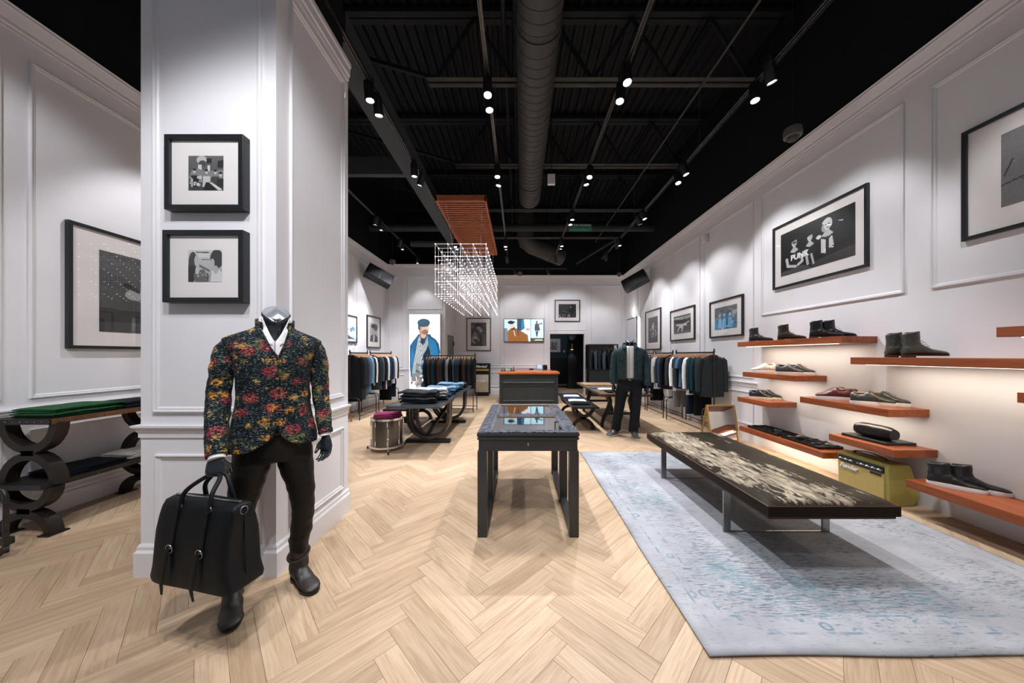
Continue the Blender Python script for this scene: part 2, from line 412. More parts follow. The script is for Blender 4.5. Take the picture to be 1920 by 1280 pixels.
def panel(b, wall, a0, a1, z0, z1, w=.036):
    """picture-frame moulding on a wall; wall = (axis, value, outward sign)"""
    ax, val, sg = wall
    def pt(a, z, o): return (val + sg * o, a, z) if ax == 'X' else (a, val + sg * o, z)
    c = [(a0, z0), (a1, z0), (a1, z1), (a0, z1)]; inn = [(a0 + 1, z0 + 1), (a1 - 1, z0 + 1), (a1 - 1, z1 - 1), (a0 + 1, z1 - 1)]
    rs = []
    for (ca, cz), (ia, iz) in zip(c, inn):
        da, dz = (1 if ia > ca else -1), (1 if iz > cz else -1)
        rs.append([pt(ca + da * t, cz + dz * t, o) for o, t in MOLD])
    rs.append(rs[0]); b.rings(rs, False)
WR, WLf, WBk, WBl, WJg = ('X', XR, -1), ('X', XL, 1), ('Y', YB, -1), ('Y', YBL, -1), ('X', XJ, 1)
def pset(name, lst):
    root = None
    b = B()
    for wl_, a0, a1, z0, z1 in lst: panel(b, wl_, a0, a1, z0, z1)
    return S(name, b, TRIM)
pset('trim_7', [(WR, 1.1, 2.86, 2.0, 3.83), (WR, 3.06, 4.86, 2.0, 3.86)] + [(WR, a, c, 1.02, 3.86) for a, c in ((5.02, 6.36), (6.5, 7.6), (7.74, 8.8), (8.94, 9.9), (10.04, 11.0))]
     + [(WR, a, c, .26, .80) for a, c in ((5.02, 6.36), (6.5, 7.6), (7.74, 8.8), (8.94, 11.0))])
pset('trim_8', [(WLf, a, c, 1.03, 3.87) for a, c in ((.8, 2.50), (2.646, 4.4), (4.55, 6.1), (6.25, 7.85), (8.0, 9.62))] + [(WLf, a, c, .24, .77) for a, c in ((.8, 2.50), (2.646, 4.4), (4.55, 6.1), (6.25, 7.85), (8.0, 9.62))])
pset('trim_9', [(WBk, -2.2, -1.55, 1.02, 3.85), (WBk, -1.4, -.62, 1.02, 3.85), (WBk, -.5, .92, 1.02, 3.85), (WBk, 1.06, 2.42, 2.26, 3.85), (WBk, 2.56, 3.66, 1.02, 3.85),
     (WBk, -1.4, -.62, .26, .78), (WBk, -.5, .92, .26, .78), (WBk, 2.56, 3.66, .26, .78)]
     + [(WBl, -4.02, -3.6, 1.02, 3.85), (WBl, -3.46, -2.36, 2.82, 3.85), (WBl, -4.02, -3.55, .26, .78), (WJg, 10.0, 11.0, 2.6, 3.85)])
CFr, CSd, CLf = ('Y', CY0, -1), ('X', CX1, 1), ('X', CX0, -1)
pset('trim_10', [(CFr, CX0 + .085, CX1 - .085, 1.035, 3.80), (CFr, CX0 + .10, CX1 - .09, .215, .77), (CSd, CY0 + .115, CY1 - .075, 1.035, 3.80), (CSd, CY0 + .115, CY1 - .085, .235, .77)])

# doorway and the dark room beyond
TEAL = mat('teal_wall', (.030, .062, .078), .5, var=.06)
NAVY = mat('dark_dado', (.006, .008, .011), .45, var=.2)
YC = YB + 4.0
S('wall_corridor_back', B().box((.7, YC, 0), (3.0, YC + .1, 3)), TEAL)
S('wall_corridor_left', B().box((.6, YB + .15, 0), (.72, YC, 3)), TEAL)
S('wall_corridor_right', B().box((2.9, YB + .15, 0), (3.0, YC, 3)), TEAL)
S('trim_12', B().box((.72, YC - .03, 0), (2.45, YC, 1.18)).box((.72, YC - .05, 1.18), (2.45, YC, 1.24)).box((.72, YC - .05, 0), (2.45, YC, .18)), NAVY)
S('ceiling_corridor', B().box((.6, YB + .15, 2.55), (3.0, YC + .1, 2.65)), TEAL)
S('trim_13', B().box((2.05, 13.0, 0), (2.42, 13.25, 2.55)).box((2.42, 13.05, 0), (2.9, 13.2, 2.55)), NAVY)
# door casing
b = B()
for x in (DX0 - .09, DX1): b.box((x, YB - .02, 0), (x + .09, YB, DZ - .001))
b.box((DX0 - .09, YB - .02, DZ), (DX1 + .09, YB, DZ + .09))
S('trim_14', b, TRIM, bevel=.006)
# grey flush door and switch on the jog wall
GREYD = mat('grey_door', (.20, .20, .20), .5, var=.04)
d1 = S('door_1', B().box((XJ - .001, 10.12, .02), (XJ + .02, 11.0, 2.05)), GREYD, bevel=.004)
S('door_handle', B().box((XJ + .02, 10.88, 1.72), (XJ + .05, 10.96, 1.86)), BLKMETAL, d1)

# ceiling: corrugated steel deck, joists, beams
def deckprof():
    x = XL - .15; out = []
    while x < XR + .15:
        out += [(x, 0), (x + .055, 0), (x + .075, .045), (x + .13, .045)]; x += .15
    return out
dp = deckprof()
b = B().rings([[(x, y, ZD + z) for x, z in dp] for y in (Y0, YB + .2)], False, closed=False)
ceil = S('ceiling', b, DECK, fix=False)
S('trim_15', B().box((XL - .15, Y0, ZD + .06), (XR + .15, YB + .2, ZD + .12)), BLACKW)
for jy in (2.42, 4.36, 6.30, 8.24, 10.18):
    r = T('bar_joist', 'steel roof joist, %s' % {2.42: 'nearest of the joists', 4.36: 'crossing just above the two nearest lit lamp pairs', 6.30: 'crossing above the second row of lamps', 8.24: 'crossing behind the near duct end', 10.18: 'farthest, before the back wall'}[jy], 'roof joist', (0, jy, 5.15), 'steel roof joists')
    x0, x1 = -1.25, 3.3
    b = B()
    for dy in (-.05, .05):
        b.box((x0, jy + dy - .03, 5.17), (x1, jy + dy + .03, 5.18)).box((x0, jy + dy * .4 - .004, 5.17), (x1, jy + dy * .4 + .004, 5.23))
    P('bottom_chord', b, CHORD, r)
    b = B()
    xl = CX1 + .05 if jy < 3 else XL
    for dy in (-.05, .05): b.box((xl, jy + dy - .04, 6.06), (XR, jy + dy + .04, 6.12))
    P('top_chord', b, STEEL, r)
    b = B(); xs = np.linspace(x0 + .1, x1 - .1, 5)
    b.bar((xl + .1, jy, 6.05), (x0 + .1, jy, 5.22), .05, .05); b.bar((XR - .1, jy, 6.05), (x1 - .1, jy, 5.22), .05, .05)
    for i in range(4):
        xm = (xs[i] + xs[i + 1]) / 2
        b.bar((xs[i], jy, 5.2), (xm, jy, 6.07), .04, .04); b.bar((xm, jy, 6.07), (xs[i + 1], jy, 5.2), .04, .04)
    P('web', b, STEEL, r)
SOFF = mat('soffit_beam', (.050, .057, .060), .7, var=.08)
tag(P('ceiling_beam', B().box((-1.86, 2.95, 4.33), (-1.62, 9.3, 4.62)), SOFF), 'long dark grey beam running back beside the left lamp track', 'beam')
tag(P('ceiling_beam', B().box((XL, 2.3, 4.5), (-1.86, 2.42, 4.8)).box((XL, 5.4, 4.5), (-1.86, 5.5, 4.8)), SOFF), 'dark cross beams left of the long grey beam', 'beam')
# conduits and pipes
def pipe(label, path, r, m=STEEL, n=8, cat='pipe', group='ceiling pipes'):
    return tag(P('ceiling_pipe', B().tube(path, r, n), m, smooth=60), label, cat, group)
pipe('thin grey conduit running to the back right of the ceiling', [(2.42, 0, 4.95), (2.42, 9.9, 4.95)], .014, CHORD)
pipe('thin dark conduit close to the black wall above the right crown', [(3.1, 0, 4.9), (3.1, 9.6, 4.9)], .016)
pipe('thin pipe running beside the big duct, to its left', [(-.18, 0, 5.5), (-.18, 10, 5.5)], .03)
pipe('second thin pipe running beside the big duct, nearer to it', [(-.05, 0, 5.6), (-.05, 10, 5.6)], .025)
pipe('dark pipe high between the two right hand lamp tracks', [(1.6, 0, 5.6), (1.6, 10, 5.6)], .035)
pipe('thick dark storm pipe crossing the ceiling near the back', [(XL, 8.75, 4.93), (XR, 8.75, 4.93)], .10, mat('dark_pipe', (.032, .036, .036), .5), 16)
pipe('lagged pipe crossing at the back below the storm pipe', [(-3.2, 9.4, 4.72), (-1.2, 9.4, 4.72)], .10, mat('lagged_pipe', (.05, .055, .055), .6), 16)
pipe('square bent conduit along the back right track', [(-1.5, 8.6, 4.6), (2.75, 8.6, 4.6), (2.0, 10.9, 4.55)], .035, CHORD, 4)
# ducts
def duct(name, label, path, r, n=28):
    root = T(name, label, 'duct', (path[0][0], path[0][1], path[0][2] - r))
    P('duct_body', B().tube(path, r, n), DUCT, root, smooth=60)
    b = B(); Pth = [Vector(p) for p in path]
    for i in range(len(Pth) - 1):
        L = (Pth[i + 1] - Pth[i]).length; d = (Pth[i + 1] - Pth[i]) / L; k = int(L / .12)
        for j in range(1, k):
            c = Pth[i] + d * (L * j / k); b.tube([c - d * .004, c + d * .004], r + .004, n)
    P('spiral_seam', b, DUCT, root, smooth=40)
    for i in range(len(Pth) - 1):
        if (Pth[i + 1] - Pth[i]).length > 1:
            c = Pth[i].lerp(Pth[i + 1], .62); d = (Pth[i + 1] - Pth[i]).normalized()
            P('collar', B().tube([c - d * .03, c + d * .03], r + .012, n), DUCT, root, smooth=40)
    return root
duct('spiral_duct', 'big dark grey round spiral duct running down the middle of the ceiling', [(.187, .3, 4.9), (.23, 5.2, 4.9), (.25, 7.0, 4.9), (.25, 7.15, 4.97), (.25, 7.27, 5.15), (.25, 7.3, 6.1)], .238)
duct('spiral_duct', 'round dark duct elbow bending to the right near the back wall', [(.2, 9.3, 5.9), (.2, 9.3, 4.9), (.24, 9.32, 4.76), (.4, 9.4, 4.66), (1.35, 9.9, 4.45)], .25)
# ---------------------------------------------------------------- lamp tracks and lamps
def track(x, y0, y1, lab):
    r = T('lamp_track', lab, 'track', (x, (y0 + y1) / 2, ZT), 'lamp tracks')
    b = B().box((x - .018, y0, ZT), (x - .010, y1, ZT + .03)).box((x + .010, y0, ZT), (x + .018, y1, ZT + .03)).box((x - .018, y0, ZT + .022), (x + .018, y1, ZT + .03))
    P('rail', b, TRACKM, r)
    y = y0 + .9
    while y < y1:
        P('hanger_wire', B().cyl((x, y, ZT + .04), (x, y, ZD), .003, n=4), CHORD, r); P('hanger_clip', B().box((x - .014, y - .02, ZT + .03), (x + .014, y + .02, ZT + .045)), CHORD, r); y += 2.43
track(2.49, 1.0, 9.4, 'rightmost lamp track, nearest the right wall')
track(1.07, 1.0, 9.5, 'lamp track just right of the big duct')
track(-.316, 1.0, 9.6, 'lamp track just left of the big duct')
track(-1.56, 1.0, 9.2, 'lamp track beside the long grey beam, left of the slatted panel')
track(-2.95, 4.2, 9.4, 'leftmost lamp track, behind the white column')
r = T('lamp_track', 'short cross track at the very back with two small lamps', 'track', (.2, 10.4, ZT), 'lamp tracks')
P('rail', B().box((-1.2, 10.38, ZT - .02), (1.6, 10.41, ZT + .01)), TRACKM, r)
def lamp_proto():
    r = T('track_lamp', '', 'lamp', (0, 0, 0), 'black track lamps')
    P('housing', B().lathe([(.02, .19), (.047, .185), (.05, .16), (.05, .012), (.047, 0), (.040, 0), (.038, .012), (.02, .02)], n=20), BLKMETAL, r, smooth=50)
    P('bulb', B().lathe([(.0, .0145), (.035, .0145), (.035, .010), (.0, .010)], n=20), EMIT, r, label='glowing white lamp face')
    P('stem', B().cyl((0, .05, .16), (0, .05, .26), .008, n=8).box((-.02, .03, .12), (.02, .055, .18)), BLKMETAL, r)
    return r
proto = lamp_proto()
ordn = ['nearest', 'second', 'third', 'fourth', 'fifth', 'sixth', 'seventh', 'eighth', 'ninth']
tn = {2.49: 'rightmost track', 1.07: 'track right of the duct', -.316: 'track left of the duct', -1.56: 'track beside the long grey beam', -2.95: 'leftmost track'}
cnt = {}; first = True
for (x, y, t) in HEADS:
    i = cnt.get(x, 0); cnt[x] = i + 1
    lab = 'lit black cylinder lamp, %s along the %s' % (ordn[i], tn[x])
    o = proto if first else dup(proto, (x, y, ZH))
    first = False
    o.location = (x, y, ZH); o['label'] = lab
    d = Vector(t) - Vector((x, y, ZH)); d.normalize()
    d = (d * .55 + Vector((0, 0, -1)) * .45).normalized()
    o.rotation_euler = d.to_track_quat('-Z', 'Y').to_euler()
for k, x in enumerate((-.09, 1.0)):
    o = dup(proto, (x, 10.39, 4.05), label='small lamp on the cross track at the very back, %s one' % ('left', 'right')[k])
tag(P('ceiling_lamp', B().lathe([(.0, -.07), (.035, -.055), (.055, -.02), (.058, 0), (.05, .03), (.02, .05)], (-.315, 2.4, 4.22), 20), mat('white_plastic', (.75, .72, .72), .4), smooth=60), 'white dome fitting at the top edge, on the track left of the duct', 'sensor')
WHT = mat('white_plastic2', (.72, .70, .69), .4)
r = T('emergency_box', 'small white box hanging beside the duct end', 'box', (.58, 5.6, 4.38), None)
P('case', B().box((.52, 5.56, 4.42), (.65, 5.62, 4.60)), WHT, r, bevel=.006); P('rod', B().cyl((.585, 5.59, 4.6), (.585, 5.59, ZD), .008), STEEL, r)
def camdome(x, y, z, s, lab):
    r = T('security_camera', lab, 'camera', (x, y, z), 'hanging dome cameras')
    P('housing', B().lathe([(0, .10 * s), (.07 * s, .10 * s), (.075 * s, .05 * s), (.072 * s, .02 * s), (.055 * s, .015 * s), (0, .012 * s)], (x, y, z), 20), mat('cam_grey', (.12, .11, .10), .4), r, smooth=40)
    P('dome', B().ball((x, y, z + .012 * s), .05 * s, 14, sc=(1, 1, .8)), mat('cam_dome', (.04, .04, .04), .1), r, smooth=180)
    P('rod', B().cyl((x, y, z + .1 * s), (x, y, ZD), .008), STEEL, r)
camdome(3.33, 3.82, 4.02, 1.25, 'grey dome camera hanging near the right crown moulding')
camdome(-3.6, 9.0, 4.0, 1.1, 'small dark dome camera near the back left corner')
camdome(.05, 10.2, 3.98, 1.0, 'small dark dome camera above the middle of the back wall')
camdome(3.3, 10.3, 3.98, 1.0, 'small dark dome camera at the back right corner')
tag(P('motion_sensor', B().box((3.66, 6.2, 3.62), (3.76, 6.34, 3.78)), WHT, bevel=.02), 'white motion sensor on the right wall under the crown', 'sensor')
# storm drain sign on the pipe
GRN = mat('sign_green', (.015, .16, .10), .4); 
def text(body, size, mt, parent, loc, rot, name='lettering', ext=.0015, bold=0, shear=0, align='CENTER'):
    cu = bpy.data.curves.new(name, 'FONT'); cu.body = body; cu.size = size; cu.extrude = ext; cu.align_x = align; cu.align_y = 'CENTER'
    cu.offset = bold; cu.shear = shear
    t = bpy.data.objects.new(name, cu); C.objects.link(t)
    dg = bpy.context.evaluated_depsgraph_get(); dg.update()
    me = bpy.data.meshes.new_from_object(t.evaluated_get(dg)); C.objects.unlink(t); bpy.data.objects.remove(t)
    me.materials.clear(); me.materials.append(mt)
    o = bpy.data.objects.new(name, me); C.objects.link(o)
    o.location = Vector(loc) - wl(parent); o.rotation_euler = rot
    if parent: o.parent = parent
    WL[o.name] = Vector(loc)
    return o
WPAINT = mat('white_lettering', (.8, .8, .8), .5, var=.02)
r = T('pipe_sign', 'green sign with white words and arrow on the thick ceiling pipe', 'sign', (1.72, 8.62, 4.83))
b = B().rings([[(x, 8.75 - .106 * math.cos(R(a)), 4.93 + .106 * math.sin(R(a))) for a in range(-80, 61, 10)] for x in (1.40, 2.02)], False, closed=False)
P('sign_sheet', b, GRN, r, solid=.002, fix=False)
text('STORM DRAIN', .082, WPAINT, r, (1.65, 8.642, 4.955), (R(90), 0, 0), bold=.001)
text('STORM DRAIN', .070, WPAINT, r, (1.65, 8.675, 4.850), (R(35), 0, 0), bold=.001)
P('arrow', B().prism([(1.92, 4.945), (1.955, 4.945), (1.955, 4.925), (2.0, 4.955), (1.955, 4.985), (1.955, 4.965), (1.92, 4.965)], 8.638, 8.642), WPAINT, r)

# ---------------------------------------------------------------- slatted panel and light lattice
CEDAR = mat('cedar_slat', (.36, .11, .045), .5, var=.3, scale=5, stretch=(1, 8, 8))
px0, px1, py0, py1, pz = -1.44, -.563, 5.45, 8.45, 4.07
r = T('slatted_panel', 'orange brown wooden slatted panel hung flat above the glittering light lattice', 'panel', ((px0 + px1) / 2, (py0 + py1) / 2, pz))
b = B()
b.box((px0, py0, pz), (px0 + .025, py1, pz + .085)).box((px1 - .025, py0, pz), (px1, py1, pz + .085))
P('side_board', b, CEDAR, r, bevel=.002)
P('end_board', B().box((px0, py0, pz), (px1, py0 + .025, pz + .1)).box((px0, py1 - .025, pz), (px1, py1, pz + .085)), CEDAR, r, bevel=.002)
n = 37; sl = None
for i in range(n):
    y = py0 + .06 + (py1 - py0 - .12) * i / (n - 1)
    if sl is None:
        sl = P('slat', B().box((px0 + .025, y - .016, pz + .003), (px1 - .025, y + .016, pz + .015)), CEDAR, r); y00 = y; base = sl.location.copy()
    else:
        o = sl.copy(); C.objects.link(o); o.location = base + Vector((0, y - y00, 0)); o.parent = r
P('backing_board', B().box((px0 + .01, py0 + .01, pz + .075), (px1 - .01, py1 - .01, pz + .082)), mat('dark_backing', (.02, .012, .01), .8), r)
r = T('light_lattice', 'glittering hanging lattice of tiny white lights under the slatted panel', 'chandelier', (-1.0, 6.9, 2.45))
NX, NY, NZ = 5, 14, 5
xs = np.linspace(px0, px1, NX); ys = np.linspace(5.45, 8.32, NY); zs = np.linspace(2.45, 3.32, NZ)
led = B().ball((0, 0, 0), .0085, 6); lm = mesh_from(led, 'led'); lm.materials.append(LED); lm.polygons.foreach_set('use_smooth', [True] * len(lm.polygons))
far = B(); nl = 0
for yi, y in enumerate(ys):
    for x in xs:
        for z in zs:
            if nl < 300:
                o = bpy.data.objects.new('led', lm); C.objects.link(o); o.parent = r; o.location = Vector((x, y, z)) - wl(r); nl += 1
            else: far.ball((x, y, z), .0080, 6)
P('led_field', far, LED, r, kind='stuff', smooth=180)
b = B()
for y in ys:
    for x in xs: b.cyl((x, y, 2.45), (x, y, 3.32), .0022, n=4)
    for x in (xs[:-1] + xs[1:]) / 2: b.cyl((x, y + .05, 2.40), (x, y + .05, 3.25), .0016, n=4)
P('wire_field', b, WIREH, r, kind='stuff')
b = B()
for z in zs:
    b.cyl((px0, ys[0], z), (px1, ys[0], z), .0035, n=5)
for y in ys[1:]: b.cyl((px0, y, zs[-1]), (px1, y, zs[-1]), .002, n=4)
for z in zs:
    for y in ys[1:5]: b.cyl((px0, y, z), (px0 + .22, y, z), .003, n=4)
for x in xs: b.cyl((x, ys[0], zs[-1]), (x, ys[-1], zs[-1]), .002, n=4)
P('rod_field', b, WIREH, r, kind='stuff')
b = B()
for x in (px0 + .28, px1 - .1):
    for y in (ys[0] + .1, ys[-1] - .3): b.cyl((x, y, 3.32), (x + (.02 if x > -1 else -.12), y, pz + .01), .0025, n=4)
P('suspension_wire', b, WIRE, r)

# ---------------------------------------------------------------- wood shelves on the right wall
def shelfwood():
    m, p = mk('mahogany'); n, l = nt(m); v = coords(m, (14, 1.2, 14))
    nz = nod(m, 'ShaderNodeTexNoise', Scale=2.0, Detail=6.0, Distortion=.6); l.new(v, nz.inputs['Vector'])
    r = ramp(m, [(.3, (.21, .045, .011)), (.55, (.30, .072, .018)), (.75, (.38, .105, .028))]); l.new(nz.outputs['Fac'], r.inputs[0])
    l.new(r.outputs[0], p.inputs['Base Color']); p.inputs['Roughness'].default_value = .35
    return m
MAHO = shelfwood()
SH = {}
def shelf(key, y0, y1, zt, x0, lab, th=.07, led=True):
    r = T('wall_shelf', lab, 'shelf', ((x0 + XR) / 2, (y0 + y1) / 2, zt - th), 'mahogany wall shelves')
    P('board', B().box((x0, y0, zt - th), (XR, y1, zt)), MAHO, r, bevel=.003)
    if led:
        P('light_strip', B().box((x0 + .10, y0 + .15, zt - th - .006), (x0 + .12, y1 - .05, zt - th)), mat('strip_glow', (1, 1, 1), emit=(1, .86, .68), estr=2.5), r)
        arealight(((x0 + XR) / 2 - .02, (y0 + y1) / 2, zt - th - .012), .06, (y1 - y0) * .85, 3.2 * (y1 - y0), col=(1, .86, .68))
    SH[key] = (x0, y0, y1, zt)
shelf(1, 3.295, 4.87, 1.595, 3.39, 'long wooden shelf high on the right wall holding three dark ankle boots')
shelf(2, 3.835, 4.73, 1.145, 3.37, 'short wooden shelf holding the white and the grey sneakers')
shelf(3, 4.25, 4.85, .757, 3.375, 'shortest wooden shelf, far left, holding dark sneakers', led=False)
shelf(4, 1.0, 3.21, 1.375, 3.385, 'longest wooden shelf at eye level holding a pair of lace-up boots', led=True)
shelf(5, 2.877, 3.78, .90, 3.38, 'wooden shelf holding the burgundy and the olive sneakers')
shelf(6, 3.49, 4.82, .317, 3.38, 'low wooden shelf holding two black accessory trays')
shelf(7, 2.82, 3.42, .546, 3.373, 'wooden shelf holding the black wash bag, above the yellow amplifier', led=False)
shelf(8, 1.0, 2.23, 1.595, 3.385, 'wooden shelf end at the right edge of the picture, upper one')
shelf(9, 1.0, 2.137, 1.146, 3.385, 'wooden shelf end at the right edge of the picture, below eye level', led=False)
shelf(10, 1.0, 2.75, .317, 3.385, 'low wooden shelf near the floor holding black slip-on high tops', led=False)

# ---------------------------------------------------------------- pictures
class Cv:
    def __init__(s, w, h, g=(.5, .5, .5)):
        s.w, s.h = w, h; s.a = np.zeros((h, w, 3)); s.a[:] = g
        yy, xx = np.mgrid[0:h, 0:w]; s.X = (xx + .5) / w; s.Y = 1 - (yy + .5) / h    # 0..1, y up
        s.asp = w / h
    def put(s, mask, col):
        if not hasattr(col, '__len__'): col = (col,) * 3
        s.a[mask] = col
    def grad(s, c0, c1, vert=True):
        t = (s.Y if vert else s.X)[..., None]; c0 = np.array(c0 if hasattr(c0, '__len__') else (c0,) * 3); c1 = np.array(c1 if hasattr(c1, '__len__') else (c1,) * 3)
        s.a = c0 * (1 - t) + c1 * t
    def ell(s, cx, cy, rx, ry, col, rot=0):
        x = (s.X - cx) * s.asp; y = s.Y - cy; c, q = math.cos(R(rot)), math.sin(R(rot))
        u, v = x * c + y * q, -x * q + y * c
        s.put((u / rx) ** 2 + (v / ry) ** 2 < 1, col)
    def poly(s, pts, col):
        m = np.zeros(s.X.shape, bool); n = len(pts)
        for i in range(n):
            x1, y1 = pts[i]; x2, y2 = pts[(i + 1) % n]
            if y1 == y2: continue
            c = ((s.Y >= min(y1, y2)) & (s.Y < max(y1, y2)) & (s.X < (x2 - x1) * (s.Y - y1) / (y2 - y1) + x1)); m ^= c
        s.put(m, col)
    def line(s, x1, y1, x2, y2, t, col):
        A = s.asp; dx, dy = (x2 - x1) * A, y2 - y1; L2 = dx * dx + dy * dy + 1e-9
        k = np.clip(((s.X - x1) * A * dx + (s.Y - y1) * dy) / L2, 0, 1)
        d = np.hypot((s.X - x1) * A - k * dx, (s.Y - y1) - k * dy); s.put(d < t, col)
    def speck(s, amt, seed=0, sx=1, sy=1):
        rs = np.random.RandomState(seed); n = rs.rand(s.h // sy + 1, s.w // sx + 1)
        n = np.kron(n, np.ones((sy, sx)))[:s.h, :s.w]
        s.a *= (1 + amt * (n - .5))[..., None]
    def blobs(s, n, col, seed, box=(0, 0, 1, 1), r=(.02, .06)):
        q = random.Random(seed)
        for _ in range(n):
            c = q.uniform(*col) if isinstance(col[0], (int, float)) else col[q.randrange(len(col))]
            s.ell(q.uniform(box[0], box[2]), q.uniform(box[1], box[3]), q.uniform(*r), q.uniform(*r), c, q.uniform(0, 180))
def person(c, x, y, h, skin, hair, top, arm=None, hat=None):
    c.poly([(x - .20 * h / c.asp, y - .95 * h), (x - .25 * h / c.asp, y - .42 * h), (x - .10 * h / c.asp, y - .24 * h), (x + .10 * h / c.asp, y - .24 * h), (x + .25 * h / c.asp, y - .42 * h), (x + .20 * h / c.asp, y - .95 * h)], top)
    c.ell(x, y + .02 * h, .165 * h, .19 * h, .03 if hair < .1 else hair); c.ell(x - .02, y - .08 * h, .15 * h, .15 * h, .015 if hair < .1 else .3)
    c.poly([(x - .20 * h / c.asp, y - .34 * h), (x - .06 * h / c.asp, y - .2 * h), (x + .06 * h / c.asp, y - .2 * h), (x + .20 * h / c.asp, y - .34 * h), (x, y - .42 * h)], skin * .8)
    c.ell(x, y - .18 * h, .065 * h, .10 * h, skin * .7); c.ell(x, y - .02 * h, .115 * h, .155 * h, skin); c.ell(x + .05 * h / c.asp, y - .03 * h, .06 * h, .12 * h, skin * .75)
    c.ell(x - .01, y + .12 * h, .15 * h, .065 * h, hair if hat is None else hat, 12)
    for q in (-1, 1): c.ell(x + q * .048 * h / c.asp, y + .0 * h, .026 * h, .014 * h, .03); c.line(x + q * .025 * h / c.asp, y + .035 * h, x + q * .075 * h / c.asp, y + .035 * h, .006 * h, .08)
    c.line(x - .01 * h / c.asp, y - .0 * h, x - .012 * h / c.asp, y - .055 * h, .007 * h, skin * .5); c.ell(x, y - .105 * h, .035 * h, .013 * h, .06)
PRM = {}
def printmat(emit=0):
    if emit in PRM: return PRM[emit]
    m, p = mk('print_%s' % emit); n, l = nt(m); a = nod(m, 'ShaderNodeAttribute', attribute_name='ink')
    l.new(a.outputs['Color'], p.inputs['Base Color']); p.inputs['Roughness'].default_value = .5
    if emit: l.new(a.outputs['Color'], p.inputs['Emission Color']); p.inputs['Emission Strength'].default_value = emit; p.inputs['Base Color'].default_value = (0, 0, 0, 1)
    PRM[emit] = m; return m
def printmesh(name, cv, org, ux, uy, parent, emit=0):
    """flat coloured print: org = lower-left corner, ux, uy = edge vectors"""
    w, h = cv.w, cv.h; org, ux, uy = Vector(org), Vector(ux), Vector(uy)
    V = np.array([org + ux * (i / w) + uy * (j / h) for j in range(h + 1) for i in range(w + 1)]); c = np.array(wl(parent))
    V = V - c
    F = [(j * (w + 1) + i, j * (w + 1) + i + 1, (j + 1) * (w + 1) + i + 1, (j + 1) * (w + 1) + i) for j in range(h) for i in range(w)]
    me = bpy.data.meshes.new(name); me.from_pydata(V.tolist(), [], F); me.materials.append(printmat(emit))
    at = me.attributes.new('ink', 'FLOAT_COLOR', 'CORNER')
    cols = np.clip(cv.a[::-1].reshape(-1, 3), 0, 1); cols = np.repeat(cols, 4, axis=0); cols = np.hstack([cols, np.ones((len(cols), 1))])
    at.data.foreach_set('color', cols.ravel())
    o = bpy.data.objects.new(name, me); C.objects.link(o)
    if parent: o.parent = parent
    return o
def picture(label, wall, a0, a1, z0, z1, cv, mb=(.12, .12, .12), fw=.03, dep=.035, flip=False, emit=0, group='framed black and white photographs', tagit=False, glass=True):
    """wall=(axis,val,sign). mat border (side, top, bottom)"""
    ax, val, sg = wall
    def pt(a, z, o): return (val + sg * o, a, z) if ax == 'X' else (a, val + sg * o, z)
    r = T('framed_picture', label, 'picture', pt((a0 + a1) / 2, z0, 0), group)
    b = B()
    def bx(a, c, zz0, zz1, o0, o1): b.box(pt(a, zz0, o0), pt(c, zz1, o1))
    bx(a0, a1, z1 - fw, z1, .002, dep); bx(a0, a1, z0, z0 + fw, .002, dep); bx(a0, a0 + fw, z0 + fw, z1 - fw, .002, dep); bx(a1 - fw, a1, z0 + fw, z1 - fw, .002, dep)
    P('frame', b, FRAMEB, r, bevel=.002)
    b = B(); bx(a0 + fw * .5, a1 - fw * .5, z0 + fw * .5, z1 - fw * .5, dep - .026, dep - .018); P('mat_board', b, MATB, r)
    ia0, ia1, iz0, iz1 = a0 + fw + mb[0], a1 - fw - mb[0], z0 + fw + mb[2], z1 - fw - mb[1]
    L = ia1 - ia0
    if flip: org, ux = pt(ia1, iz0, dep - .0165), Vector(pt(ia0, iz0, dep - .0165)) - Vector(pt(ia1, iz0, dep - .0165))
    else: org, ux = pt(ia0, iz0, dep - .0165), Vector(pt(ia1, iz0, dep - .0165)) - Vector(pt(ia0, iz0, dep - .0165))
    printmesh('print', cv, org, ux, (0, 0, iz1 - iz0), r, emit)
    if glass:
        b = B(); bx(a0 + fw * .6, a1 - fw * .6, z0 + fw * .6, z1 - fw * .6, dep - .010, dep - .008); P('glass', b, GLASS, r)
    if tagit:
        ta = a0 - .12 if ax == 'X' else a1 + .05
        b = B(); bx(ta, ta + .06, z0 + .04, z0 + .11, 0, .004)
        tag(P('wall_label', b, WHT), 'small white card beside the %s' % tagit, 'label card')
    return r
# right wall ; near end of the wall is at the right of the picture -> flip
c = Cv(150, 90); c.grad(.004, .012); c.poly([(0, 0), (0, .1), (.35, .14), (.5, 0)], .06); c.poly([(.5, 0), (.45, .12), (1, .22), (1, 0)], .035)
for x, y, h in ((.22, .70, .56), (.45, .68, .5), (.68, .80, .62)):
    person(c, x, y, h, .55, (.01, .01, .5)[(.22, .45, .68).index(x)], .012, hat=(.01, .01, .55)[(.22, .45, .68).index(x)])
c.ell(.22, .69, .06, .018, .01); c.poly([(.60, .55), (.66, .50), (.66, .22), (.60, .26)], .55); c.poly([(.74, .55), (.70, .50), (.70, .30), (.76, .34)], .5); c.line(.68, .56, .685, .34, .012, .01)
c.line(.10, .36, .12, .20, .035, .5); c.line(.12, .20, .24, .15, .03, .5); c.line(.33, .36, .34, .22, .03, .5); c.line(.34, .22, .28, .17, .03, .5)
c.line(.39, .42, .42, .12, .03, .4); c.ell(.57, .60, .06, .04, .6); c.line(.47, .30, .50, .10, .025, .4)
rr = picture('wide framed photograph of three people high on the right wall', WR, 3.364, 4.616, 2.346, 3.242, c, (.10, .11, .13), flip=True)
